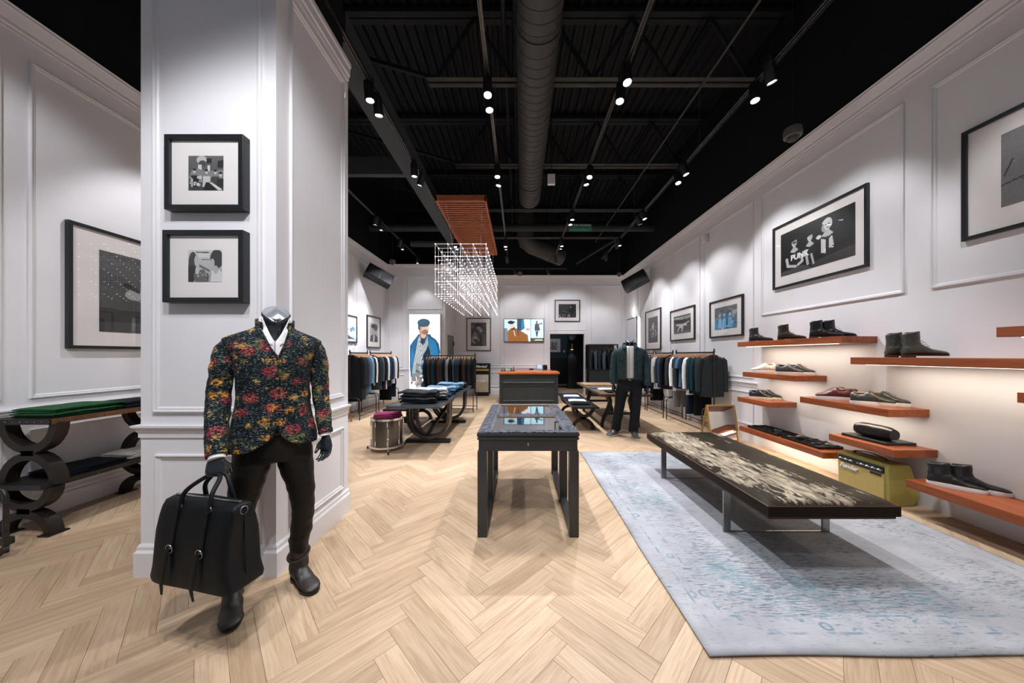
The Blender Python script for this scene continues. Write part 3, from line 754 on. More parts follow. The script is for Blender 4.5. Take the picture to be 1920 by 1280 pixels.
text('PUNK', .10, WPAINT, rr, (XR - .0195, 4.19, 2.72), (R(90), 0, R(-90)), 'print_lettering', ext=.0003, bold=.004)
c = Cv(120, 90); c.grad(.10, .22); c.poly([(0, 0), (0, .38), (.4, .5), (1, .66), (1, 0)], .16); c.line(.0, .30, 1, .58, .01, .04)
c.poly([(.1, .3), (.45, .45), (.6, .4), (.35, .28)], .01); c.line(.02, .42, .07, .62, .006, .03); c.ell(.6, .55, .1, .2, .02); c.speck(.25, 3)
picture('framed photograph cut by the right edge, high on the right wall', WR, 1.40, 2.649, 2.35, 3.263, c, (.18, .13, .16), flip=True)
c = Cv(100, 90); c.grad((.02, .14, .25), (.10, .12, .14)); c.blobs(16, (.05, .35), 5, (0, .55, 1, 1), (.04, .12)); c.blobs(14, [(.25, .5, .7), (.02, .2, .42), (.5, .65, .75), (.01, .05, .1)], 6, (.1, .05, .9, .6), (.04, .13))
for x in (.25, .45, .7): c.ell(x, .62, .06, .08, (.35, .5, .6)); c.poly([(x - .1, .05), (x - .07, .5), (x + .07, .5), (x + .1, .05)], (.18, .42, .65))
picture('framed bluish concert photograph on the right wall, nearest of three above the racks', WR, 5.235, 6.147, 1.72, 2.417, c, (.12, .11, .12), flip=True, tagit='bluish concert photograph')
c = Cv(100, 90); c.grad(.01, .03); c.poly([(0, .85), (.1, .95), (1, .95), (1, .82), (.8, .78), (.2, .80)], .3); c.blobs(14, (.1, .5), 8, (.05, .76, .95, .93), (.02, .04)); c.ell(.45, .4, .12, .10, .5); c.line(.2, .5, .75, .45, .05, .5); c.line(.35, .35, .25, .15, .04, .5); c.line(.55, .35, .5, .12, .04, .5); c.line(.6, .5, .9, .6, .03, .45); c.poly([(0, 0), (0, .1), (1, .14), (1, 0)], .08)
picture('framed photograph of jumping figures, middle of three above the right racks', WR, 6.67, 7.74, 1.73, 2.465, c, (.13, .13, .13), flip=True, tagit='photograph of jumping figures')
c = Cv(60, 100); c.grad(.02, .05); c.poly([(.45, .5), (.5, .78), (.6, .76), (.6, .5)], .5); c.blobs(22, (.1, .45), 9, (.15, .2, .85, .6), (.03, .09)); c.blobs(10, (.0, .02), 10, (.1, .2, .9, .6), (.03, .08)); c.ell(.5, .62, .07, .08, .5)
picture('tall framed photograph of a performer, farthest above the right racks', WR, 8.26, 9.25, 1.54, 2.65, c, (.16, .17, .17), flip=True, tagit='tall photograph of a performer')
# left wall
c = Cv(140, 110); c.grad(.03, .10); c.poly([(0, .0), (0, .30), (1, .26), (1, 0)], .02); c.poly([(0, 0), (0, .12), (1, .18), (1, 0)], .05); c.speck(.4, 2, 2, 2)
c.poly([(.36, .2), (.40, .62), (.47, .78), (.55, .70), (.58, .45), (.56, .15)], .015); c.ell(.45, .66, .10, .09, .015); c.ell(.30, .52, .14, .08, .33, 15); c.ell(.40, .50, .09, .09, .33); c.ell(.38, .50, .04, .04, .02); c.line(.2, .62, .3, .57, .03, .02)
c.poly([(.40, .1), (.42, .48), (.50, .48), (.52, .1)], .30); c.line(.45, .3, .45, .1, .01, .02)
picture('big framed photograph of a guitar player on the far left wall', WLf, 2.855, 4.35, 1.458, 2.63, c, (.19, .17, .14), dep=.04)
c = Cv(50, 70); c.grad((.45, .60, .72), (.70, .82, .90)); c.blobs(10, [(.2, .35, .5), (.4, .55, .65), (.1, .2, .3)], 4, (.1, .1, .9, .6), (.05, .15)); c.poly([(0, 0), (0, .35), (.6, .1), (1, 0)], (.02, .04, .08))
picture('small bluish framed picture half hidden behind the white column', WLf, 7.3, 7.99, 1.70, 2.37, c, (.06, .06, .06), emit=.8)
c = Cv(60, 100); c.grad(.35, .45); c.poly([(.0, 0), (.1, .3), (.35, .4), (.7, .4), (1, .3), (1, 0)], .04); c.poly([(.4, .05), (.45, .4), (.6, .35), (.55, 0)], .5); c.ell(.55, .62, .24, .2, .38); c.ell(.58, .82, .27, .13, .015); c.ell(.75, .72, .12, .12, .02); c.line(.45, .63, .6, .63, .008, .02); c.ell(.55, .50, .06, .015, .08)
picture('tall framed portrait of a man on the left wall above the clothes racks', WLf, 8.52, 9.34, 1.596, 2.49, c, (.14, .16, .14))
# back wall
def backpic(label, x0, x1, y0, y1, cv, mb, fw=.03, **k):
    f = lambda px: (px - 972) / 590 * (YB - .02); g = lambda py: 1.4 + (665 - py) / 590 * (YB - .02)
    return picture(label, WBk, f(x0), f(x1), g(y1), g(y0), cv, mb, fw, **k)
c = Cv(60, 90); c.grad(.03, .06); c.ell(.5, .86, .18, .10, .005); c.blobs(25, (.02, .3), 21, (.05, .1, .7, .85), (.03, .10)); c.poly([(.55, 0), (.55, .45), (.7, .5), (.75, 0)], .01); c.poly([(.75, 0), (.75, .5), (1, .5), (1, 0)], .08); c.ell(.3, .35, .1, .06, .4)
backpic('framed photograph left of the television on the back wall', 874.5, 920.5, 596, 658, c, (.13, .13, .15), tagit='photograph left of the television')
c = Cv(90, 70); c.grad(.006, .02); c.poly([(.55, .0), (.6, .5), (.7, .95), (.9, .9), (1, .3), (1, 0)], .003); c.ell(.7, .78, .06, .07, .2); c.blobs(20, (.1, .5), 23, (0, 0, .65, .25), (.02, .05)); c.line(.2, .5, .7, .3, .02, .1)
backpic('framed dark photograph above the doorway', 1040, 1087.5, 562, 603, c, (.11, .12, .12))
c = Cv(60, 80); c.grad(.3, .5); c.ell(.5, .65, .22, .22, .02); c.ell(.5, .62, .10, .13, .4); c.poly([(.2, 0), (.3, .45), (.7, .45), (.8, 0)], .05); c.line(.5, 1, .7, .35, .02, .8); c.ell(.5, .2, .15, .1, .3)
picture('framed photograph on the teal wall seen through the doorway', ('Y', YC, -1), 1.35, 2.05, 1.50, 2.20, c, (.13, .12, .12))
# column pictures
c = Cv(110, 90); c.grad(.04, .12); c.ell(.38, .88, .18, .12, .45); c.ell(.40, .78, .13, .09, .06); c.poly([(.27, .45), (.27, .75), (.38, .75), (.38, .45)], .55); c.poly([(.55, .52), (.55, .72), (.62, .72), (.62, .52)], .6); c.poly([(.52, .78), (.52, .92), (.66, .92), (.66, .78)], .02); c.poly([(.83, .66), (.84, .85), (1, .88), (1, .66)], .02)
c.poly([(.0, .35), (.1, .6), (.3, .62), (.5, .55), (1, .6), (1, .35)], .2)
for x, y, t in ((.17, .55, .01), (.52, .53, .5), (.77, .52, .05), (.92, .45, .02)):
    c.poly([(x - .12, .1), (x - .10, y - .12), (x + .10, y - .12), (x + .12, .1)], t); c.ell(x, y, .045, .06, .5); c.ell(x, y + .05, .055, .035, .01)
c.blobs(14, (.3, .6), 31, (.02, .12, .4, .38), (.02, .06)); c.poly([(.42, 0), (.5, .24), (.72, .22), (.78, 0)], .01); c.poly([(.60, .22), (.66, .24), (.97, .02), (.86, .0)], .65)
for t in np.linspace(0, 1, 9): c.line(.62 + .27 * t, .22 - .2 * t, .66 + .24 * t, .235 - .2 * t, .004, .01)
picture('upper framed photograph on the white column, band around a piano', CFr, -2.192, -1.704, 2.30, 2.765, c, (.105, .095, .095), fw=.030, dep=.055)
c = Cv(110, 90); c.grad(.30, .55); c.poly([(.3, .78), (.3, .95), (.62, .95), (.62, .78)], .6); c.line(.25, .93, .6, .92, .02, .1); c.line(.4, .70, .62, .70, .015, .1)
c.ell(.14, .6, .16, .34, .06); c.poly([(0, 0), (0, .5), (.2, .5), (.22, 0)], .03); c.ell(.25, .66, .085, .18, .45); c.poly([(.17, 0), (.18, .3), (.45, .4), (.62, .2), (.6, 0)], .12); c.blobs(26, (.05, .55), 33, (.18, 0, .6, .3), (.015, .04)); c.ell(.27, .36, .07, .12, .5)
c.ell(.85, .72, .24, .30, .05); c.ell(.72, .58, .08, .15, .42); c.poly([(.66, 0), (.7, .35), (.85, .42), (1, .3), (1, 0)], .6); c.ell(.82, .38, .09, .13, .4); c.line(.35, .5, .62, .35, .03, .12)
picture('lower framed photograph on the white column, two people face to face', CFr, -2.203, -1.704, 1.725, 2.173, c, (.115, .09, .10), fw=.030, dep=.055)
# television
f = lambda px: (px - 972) / 590 * (YB - .06); g = lambda py: 1.4 + (665 - py) / 590 * (YB - .06)
r = T('television', 'wall mounted television showing men in jackets, on the back wall', 'television', (f(982), YB, g(641)))
P('casing', B().box((f(944.5), YB - .06, g(641)), (f(1020), YB - .002, g(597.5))), BLKMETAL, r, bevel=.004)
c = Cv(150, 88, (.45, .75, .85)); sk = (.65, .42, .32); br = (.22, .085, .02)
c.poly([(0, 0), (0, 1), (.66, 1), (.66, 0)], (.40, .62, .74)); c.poly([(.32, .0), (.33, 1), (.52, 1), (.54, 0)], (.03, .05, .09)); c.poly([(.42, .2), (.44, 1), (.5, 1), (.52, .2)], (.02, .16, .30)); c.poly([(.5, 1), (.66, 1), (.66, 0), (.54, .2)], (.55, .8, .88))
c.poly([(.02, 0), (.10, .5), (.2, .62), (.33, .58), (.45, .42), (.6, .3), (.62, 0)], br); c.poly([(0, 0), (0, .6), (.08, .6), (.1, 0)], (.15, .16, .2)); c.poly([(.15, .6), (.2, .52), (.28, .56), (.26, .66)], (.02, .03, .06)); c.ell(.19, .74, .10, .15, sk); c.ell(.17, .86, .14, .08, (.01, .01, .02)); c.poly([(.19, .84), (.28, .86), (.27, .9), (.18, .92)], (.01, .01, .02)); c.poly([(.42, .48), (.62, .68), (.66, .68), (.66, .4), (.55, .36)], (.75, .75, .78)); c.ell(.6, .55, .09, .07, (.6, .25, .25)); c.line(.24, .5, .28, .25, .012, (.7, .7, .65)); c.line(.34, .55, .36, .3, .02, (.05, .04, .05))
c.poly([(.665, 0), (.665, 1), (.68, 1), (.68, 0)], (.01, .01, .01)); c.poly([(.68, 0), (.68, .16), (1, .16), (1, 0)], (.10, .05, .03)); c.poly([(.75, .03), (.80, .1), (.97, .1), (1, .03)], (.25, .45, .40))
c.poly([(.77, .5), (.78, .78), (.83, .84), (.88, .78), (.92, .5)], (.06, .05, .06)); c.ell(.83, .88, .045, .06, (.1, .09, .1)); c.line(.87, .77, .97, .82, .025, (.06, .05, .06)); c.line(.81, .5, .83, .24, .028, (.04, .05, .07)); c.line(.86, .5, .83, .24, .025, (.04, .05, .07))
printmesh('screen', c, (f(945.5), YB - .0615, g(640)), (f(1019) - f(945.5), 0, 0), (0, 0, g(598.5) - g(640)), r, emit=1.15)
# poster light box
f = lambda px: (px - 972) / 590 * (YBL - .1); g = lambda py: 1.4 + (665 - py) / 590 * (YBL - .1)
r = T('poster_lightbox', 'tall backlit poster of a man in a blue coat and knit cap', 'poster', (-3.0, YBL - .05, .33))
P('frame', B().box((f(766.5), YBL - .1, .33), (f(826), YBL - .002, g(587.5))), mat('lightbox_frame', (.6, .6, .6), .4, metal=.4), r, bevel=.004)
c = Cv(110, 270, (.93, .97, 1.0)); bl = (.008, .065, .15); bl2 = (.015, .12, .25); gr = (.22, .25, .26); dk = (.015, .025, .035)
c.poly([(.06, .05), (.02, .3), (.02, .58), (.12, .64), (.22, .69), (.3, .735), (.68, .735), (.72, .70), (.86, .665), (.97, .60), (1, .5), (.97, .3), (.9, .2), (.8, .12), (.55, .12), (.3, .15)], bl)
c.poly([(.62, .55), (.66, .68), (.85, .64), (.93, .5), (.9, .3), (.8, .15), (.72, .3)], bl2)
c.poly([(.10, .18), (.05, .4), (.10, .55), (.16, .45), (.14, .3)], bl2)
c.poly([(.48, .1), (.46, .45), (.6, .60), (.68, .5), (.72, .3), (.76, .05), (.30, 0), (.28, .1)], (.006, .012, .02))
c.poly([(.34, .72), (.28, .62), (.18, .40), (.08, .22), (.14, .18), (.28, .22), (.40, .32), (.44, .45), (.55, .52), (.62, .6), (.60, .72), (.5, .60), (.42, .62)], gr)
for k in range(14): c.line(.30 + .012 * k, .70 - .03 * k, .12 + .025 * k, .30 + .006 * k, .005, (.40, .42, .43) if k % 2 else (.08, .10, .11))
c.poly([(.20, .23), (.24, .34), (.36, .33), (.4, .12), (.32, .0), (.22, .02)], (.10, .16, .16)); c.blobs(30, (.05, .35), 12, (.2, .02, .4, .3), (.01, .03))
c.poly([(.35, .62), (.40, .70), (.52, .70), (.46, .58)], dk)
c.ell(.46, .745, 0.0420, .07, (.45, .28, .20)); c.ell(.48, .82, 0.0651, .10, (.55, .34, .25)); c.poly([(.30, .80), (.34, .73), (.44, .72), (.42, .84)], (.33, .19, .13)); c.poly([(.60, .83), (.68, .795), (.62, .785)], (.6, .38, .28)); c.ell(.52, .76, 0.0420, .035, (.20, .11, .08)); c.ell(.59, .775, 0.0118, .007, (.35, .12, .1)); c.line(.5, .835, .62, .845, .004, (.05, .03, .02)); c.ell(.40, .80, 0.0126, .03, (.45, .26, .18))
c.ell(.47, .885, 0.0840, .055, (.03, .07, .10)); c.poly([(.28, .80), (.28, .90), (.40, .93), (.5, .86), (.36, .83), (.35, .79)], (.03, .07, .10)); c.poly([(.3, .86), (.45, .87), (.68, .87), (.66, .91), (.4, .94), (.31, .92)], (.035, .08, .11))
c.poly([(.46, .235), (.46, .27), (.67, .27), (.67, .235)], (.02, .02, .02)); c.poly([(.5, .235), (.5, .27), (.58, .27), (.58, .235)], (.5, .5, .5)); c.poly([(.52, .243), (.52, .262), (.565, .262), (.565, .243)], (.02, .02, .02))
c.ell(.15, .13, 0.0420, .05, (.6, .4, .33)); c.poly([(.08, .1), (.06, .2), (.2, .2), (.22, .1)], (.12, .14, .16))
c.speck(.25, 4, 1, 3)
printmesh('poster_print', c, (f(767.5), YBL - .102, .36), (f(825) - f(767.5), 0, 0), (0, 0, g(589) - .36), r, emit=1.3)
# back-lit mirror on the right wall
r = T('wall_mirror', 'tall backlit mirror on the right wall behind the denim jacket mannequin', 'mirror', (XR, 10.2, 1.2))
P('backing', B().box((XR - .06, 9.85, 1.3), (XR - .001, 10.55, 2.5)), WHT, r)
P('frame', B().box((XR - .09, 9.74, 1.2), (XR - .07, 10.66, 2.59)), FRAMEB, r)
P('mirror_glass', B().box((XR - .094, 9.77, 1.23), (XR - .090, 10.63, 2.56)), mat('mirror', (.85, .85, .85), .02, metal=1, var=0), r)
arealight((XR - .035, 9.72, 1.9), .02, 1.2, 12, rot=(R(90), 0, 0), col=(1, .97, .93))
arealight((XR - .035, 10.2, 2.62), .8, .02, 8, rot=(R(180), 0, 0), col=(1, .97, .93))
# speakers
def speaker(c, rz, tilt, lab, side):
    r = T('wall_speaker', lab, 'speaker', c, 'black wall speakers')
    P('cabinet', B().box((c[0] - .34, c[1] - .12, c[2] - .17), (c[0] + .34, c[1] + .13, c[2] + .17)), BLKMETAL, r, bevel=.012)
    P('grille', B().box((c[0] - .325, c[1] - .13, c[2] - .155), (c[0] - .004, c[1] - .12, c[2] + .155)).box((c[0] + .004, c[1] - .13, c[2] - .155), (c[0] + .325, c[1] - .12, c[2] + .135)), mat('grille_black', (.008, .008, .009), .7, bump=.3, bscale=300), r, bevel=.004)
    P('bracket', B().box((c[0] - .03, c[1] + .13, c[2] - .05), (c[0] + .03, c[1] + .30, c[2] + .05)), WHT if side else BLKMETAL, r)
    r.rotation_euler = (R(-18), R(tilt), R(rz))
speaker((3.30, 8.9, 3.48), -35, -24, 'black wall speaker in the back right corner', 1)
speaker((-3.72, 8.4, 3.50), 35, 24, 'black wall speaker in the back left corner', 0)
# ---------------------------------------------------------------- display table with glass tops
GRAPH = mat('graphite_paint', (.040, .040, .042), .38, metal=.25, var=.1)
def carved():
    m, p = mk('carved_frame'); n, l = nt(m); v = coords(m, (1, 1, 1))
    vo = nod(m, 'ShaderNodeTexVoronoi', Scale=34.0, feature='SMOOTH_F1'); l.new(v, vo.inputs['Vector'])
    nz = nod(m, 'ShaderNodeTexNoise', Scale=45.0, Detail=4.0, Distortion=2.5); l.new(v, nz.inputs['Vector'])
    mu = nod(m, 'ShaderNodeMath', operation='ADD'); l.new(vo.outputs['Distance'], mu.inputs[0]); l.new(nz.outputs['Fac'], mu.inputs[1])
    r = ramp(m, [(.72, (.006, .008, .012)), (.90, (.045, .055, .08)), (1.2, (.13, .145, .18))]); l.new(mu.outputs[0], r.inputs[0])  # relief shading put into the colour: recesses dark, raised parts lighter
    l.new(r.outputs[0], p.inputs['Base Color']); p.inputs['Roughness'].default_value = .5
    bp = nod(m, 'ShaderNodeBump', Strength=1.0, Distance=.02); l.new(mu.outputs[0], bp.inputs['Height']); l.new(bp.outputs[0], p.inputs['Normal'])
    return m
CARV = carved(); GOLD = mat('gold_edge', (.45, .27, .10), .35, metal=.7, var=.1)
DKGLASS = mat('dark_mirror_glass', (.22, .22, .235), .03, metal=1.0, var=.02)
tx0, tx1, ty0, ty1, tz = -.318, .468, 2.405, 3.76, .804
r = T('display_table', 'dark grey display table with two glass tops in carved frames, centre of the floor', 'table', ((tx0 + tx1) / 2, (ty0 + ty1) / 2, 0))
P('apron', B().box((tx0 + .01, ty0 + .03, .655), (tx1 - .01, ty1 - .01, .748)).box((tx0 + .003, ty0 + .004, .748), (tx1 - .003, ty1 - .004, .768)), GRAPH, r, bevel=.003)
dr = P('drawer', B().box((tx0 + .025, ty0 + .012, .662), (tx1 - .025, ty0 + .03, .750)), GRAPH, r, bevel=.002)
P('keyhole', B().cyl((.075, ty0 + .013, .718), (.075, ty0 + .006, .718), .008, n=12).box((.071, ty0 + .007, .700), (.079, ty0 + .013, .714)), CHROME, dr)
P('table_top', B().box((tx0, ty0, .776), (tx1, ty1, .800)), GRAPH, r, bevel=.002)
for x in (tx0 + .004, tx1 - .077):
    for y in (ty0 + .005, 2.98, ty1 - .078):
        P('leg', B().box((x, y, 0), (x + .073, y + .073, .662)), GRAPH, r, bevel=.003)
    P('floor_rail', B().box((x + .008, ty0 + .07, .0), (x + .065, 2.985, .055)).box((x + .008, 3.05, .0), (x + .065, ty1 - .07, .055)), GRAPH, r, bevel=.002)
ym = (ty0 + ty1) / 2; fwid = .105
for k, (a, c) in enumerate(((ty0 + .005, ym - .005), (ym - .005, ty1 - .005))):
    ff = fwid if k == 0 else fwid * .9; 
    b = B()
    x0, x1 = tx0 + .006, tx1 - .006; i0, i1, j0, j1 = x0 + .105, x1 - .105, a + .07, c - .07
    b.box((x0, a, .80), (i0, c, .810)).box((i1, a, .80), (x1, c, .810)).box((i0, a, .80), (i1, j0, .810)).box((i0, j1, .80), (i1, c, .810))
    P('carved_frame', b, CARV, r, bevel=.004)
    b = B()
    for t, h in ((0, .812), (.012, .808)):
        b.box((i0 - .014 + t, j0 - .014 + t, .80), (i0 - .008 + t, j1 + .014 - t, h)).box((i1 + .008 - t, j0 - .014 + t, .80), (i1 + .014 - t, j1 + .014 - t, h)).box((i0 - .014 + t, j0 - .014 + t, .80), (i1 + .014 - t, j0 - .008 + t, h)).box((i0 - .014 + t, j1 + .008 - t, .80), (i1 + .014 - t, j1 + .014 - t, h))
    P('inner_bead', b, mat('silver_bead', (.22, .22, .24), .35, metal=.6), r)
    P('glass_top', B().box((i0, j0, .8), (i1, j1, .8035)), DKGLASS, r)
    P('gold_edge', B().box((i0, j1 - .006, .8035), (i1, j1, .809)), GOLD, r)

# ---------------------------------------------------------------- cash counter, amp, tv shelf
COUNT = mat('counter_paint', (.020, .028, .030), .45, var=.08)
ORW = mat('orange_wood', (.50, .125, .030), .28, var=.2, scale=3, stretch=(1, 8, 1), coat=.3)
cx0, cx1, cy0, cy1 = -.545, 1.135, 8.98, 9.65
r = T('cash_counter', 'dark panelled cash counter with an orange wooden top', 'counter', ((cx0 + cx1) / 2, (cy0 + cy1) / 2, 0))
P('body', B().box((cx0, cy0, 0), (cx1, cy1, .845)), COUNT, r, bevel=.004)
b = B()
for (z0, z1) in ((.07, .54), (.59, .79)):
    panel(b, ('Y', cy0, -1), cx0 + .08, cx1 - .08, z0, z1)
P('front_moulding', b, COUNT, r)
P('plinth', B().box((cx0 - .008, cy0 - .008, 0), (cx1 + .008, cy1, .05)), COUNT, r, bevel=.003)
P('counter_top', B().rings([[(x, y, z) for x, y in ((cx0 - .04 + q, cy0 - .04 + q), (cx1 + .04 - q, cy0 - .04 + q), (cx1 + .04 - q, cy1 + .04 - q), (cx0 - .04 + q, cy1 + .04 - q))] for z, q in ((.845, .02), (.86, 0), (.90, .0), (.925, .03))]), ORW, r)
r = T('back_counter', 'low back counter with an orange wooden top behind the cash counter', 'counter', (.45, 10.7, 0))
P('body', B().box((-.2, 10.3, 0), (1.08, YB - .03, .85)), COUNT, r, bevel=.004); P('counter_top', B().box((-.22, 10.26, .85), (1.1, YB - .025, .90)), ORW, r, bevel=.006)
# things on counters
def trayset(x, y, z, lab):
    r = T('jewelry_tray', lab, 'tray', (x, y, z), None)
    P('tray', B().box((x - .21, y - .1, z), (x + .21, y + .1, z + .015)), BLKMETAL, r, bevel=.004)
    rr_ = random.Random(3)
    for k in range(6):
        xx = x - .17 + .066 * k
        P('stand', B().lathe([(.03, 0), (.012, .01), (.010, .03 + .03 * (k % 3)), (.022, .05 + .03 * (k % 3)), (.0, .055 + .03 * (k % 3))], (xx, y + rr_.uniform(-.04, .04), z + .015), 10), (BLKMETAL, mat('bone', (.6, .55, .5), .5))[k in (2, 3)], r, smooth=60)
trayset(-.30, 9.15, .925, 'small black tray of accessories on the left end of the cash counter')
r = T('card_printer', 'grey payment terminal with glowing screen on the back counter', 'terminal', (.72, 10.5, .90))
P('case', B().prism([(10.38, .90), (10.62, .90), (10.62, 1.06), (10.5, 1.08), (10.38, .93)], .60, .80, 'X'), mat('grey_plastic', (.30, .32, .35), .4), r, bevel=.01)
P('screen', B().add([(.63, 10.385, .955), (.77, 10.385, .955), (.77, 10.485, 1.07), (.63, 10.485, 1.07)], [(0, 1, 2, 3)]), mat('pos_screen', (0, 0, 0), .3, emit=(.6, .75, .9), estr=1.0), r, fix=False)
tag(P('receipt_printer', B().box((.82, 10.42, .90), (.96, 10.62, 1.07)), BLKMETAL, bevel=.015), 'black receipt printer beside the payment terminal', 'printer')
tag(P('card_reader', B().box((.36, 10.4, .90), (.50, 10.5, .945)), BLKMETAL, bevel=.008), 'small black card reader on the back counter', 'card reader')
# guitar amp stack
TOLEX = mat('black_tolex', (.012, .012, .013), .55, bump=.3, bscale=200)
ax0, ax1, ay0, ay1 = -1.49, -.975, 10.7, 11.0
r = T('amplifier_stack', 'tall black guitar amplifier stack with a beige grille against the back wall', 'amplifier', ((ax0 + ax1) / 2, 10.85, 0))
P('cabinet', B().box((ax0, ay0, .04), (ax1, ay1, .80)), TOLEX, r, bevel=.015)
P('lower_grille', B().box((ax0 + .04, ay0 - .01, .13), (ax1 - .04, ay0, .46)), mat('grille_beige', (.42, .35, .25), .8, bump=.3, bscale=400), r, bevel=.004)
P('upper_grille', B().box((ax0 + .04, ay0 - .01, .465), (ax1 - .04, ay0, .73)), mat('grille_beige2', (.55, .50, .43), .8, bump=.3, bscale=400), r, bevel=.004)
P('head', B().box((ax0, ay0, .81), (ax1, ay1, 1.11)), TOLEX, r, bevel=.015)
P('control_panel', B().box((ax0 + .03, ay0 - .008, .855), (ax1 - .03, ay0, .915)), mat('brass_panel', (.55, .36, .06), .35, metal=.5), r)
text('Marshall', .11, WPAINT, r, ((ax0 + ax1) / 2 - .03, ay0 - .006, 1.0), (R(90), 0, 0), shear=.35, bold=.003)
text('Marshall', .085, WPAINT, r, ((ax0 + ax1) / 2 - .06, ay0 - .014, .52), (R(90), 0, 0), shear=.35, bold=.003)
P('piping', B().box((ax0 + .02, ay0 - .004, .93), (ax1 - .02, ay0, .937)).box((ax0 + .02, ay0 - .004, 1.085), (ax1 - .02, ay0, 1.09)), CHORD, r)
for x in (ax0 + .04, ax1 - .04): P('castor', B().cyl((x - .015, ay0 + .06, .02), (x + .015, ay0 + .06, .02), .02, n=10), BLKMETAL, r)
for x in (ax0, ax1 - .04): P('corner_guard', B().box((x, ay0 - .004, .04), (x + .04, ay0 + .02, .075)), CHROME, r, bevel=.006)

# yellow tweed amp
TWEED = mat('yellow_tolex', (.38, .31, .085), .5, var=.06, bump=.3, bscale=260)
fy0, fy1, fx = 2.90, 3.36, 3.40
r = T('combo_amplifier', 'yellow combo guitar amplifier standing on the floor under the shelves', 'amplifier', (3.55, 3.13, 0))
b = B()
pr = [(3.40, 0.0), (3.67, 0.0), (3.72, .08), (3.655, .36), (3.63, .385), (3.43, .385), (3.40, .365)]
b.prism([(3.415, .0), (3.64, .0), (3.70, .07), (3.70, .14), (3.62, .37), (3.60, .385), (3.43, .385), (3.405, .365)], fy0, fy1, 'Y')
P('cabinet', b, TWEED, r, bevel=.01)
GRC = mat('grille_cloth', (.52, .38, .13), .85, var=.15, scale=120, bump=.5, bscale=350)
P('speaker_grille', B().box((3.398, fy0 + .028, .03), (3.412, fy1 - .02, .285)), GRC, r, bevel=.003)
cp = P('control_panel', B().box((3.394, fy0 + .028, .295), (3.408, fy1 - .02, .352)), BLKMETAL, r, bevel=.002)
for k in range(16):
    if k in (6,): continue
    y = fy1 - .045 - k * .025
    P('knob', B().cyl((3.394, y, .322), (3.380, y, .322), .008, .006, 10), CHROME if k % 2 else WPAINT, cp, smooth=50)
text('Fender', .062, WPAINT, r, (3.391, fy1 - .125, .252), (R(90), 0, R(-90)), shear=.4, bold=.002)
P('name_plate', B().box((3.394, fy0 + .045, .262), (3.40, fy0 + .14, .280)), BLKMETAL, r)
P('carry_handle', B().tube([(3.52, 3.30, .385), (3.52, 3.28, .405), (3.52, 3.20, .42), (3.52, 3.12, .42), (3.52, 3.02, .405), (3.52, 3.0, .385)], .009, 8, sq=(.5, 1.4)), mat('handle_leather', (.12, .08, .03), .6), r, smooth=60)

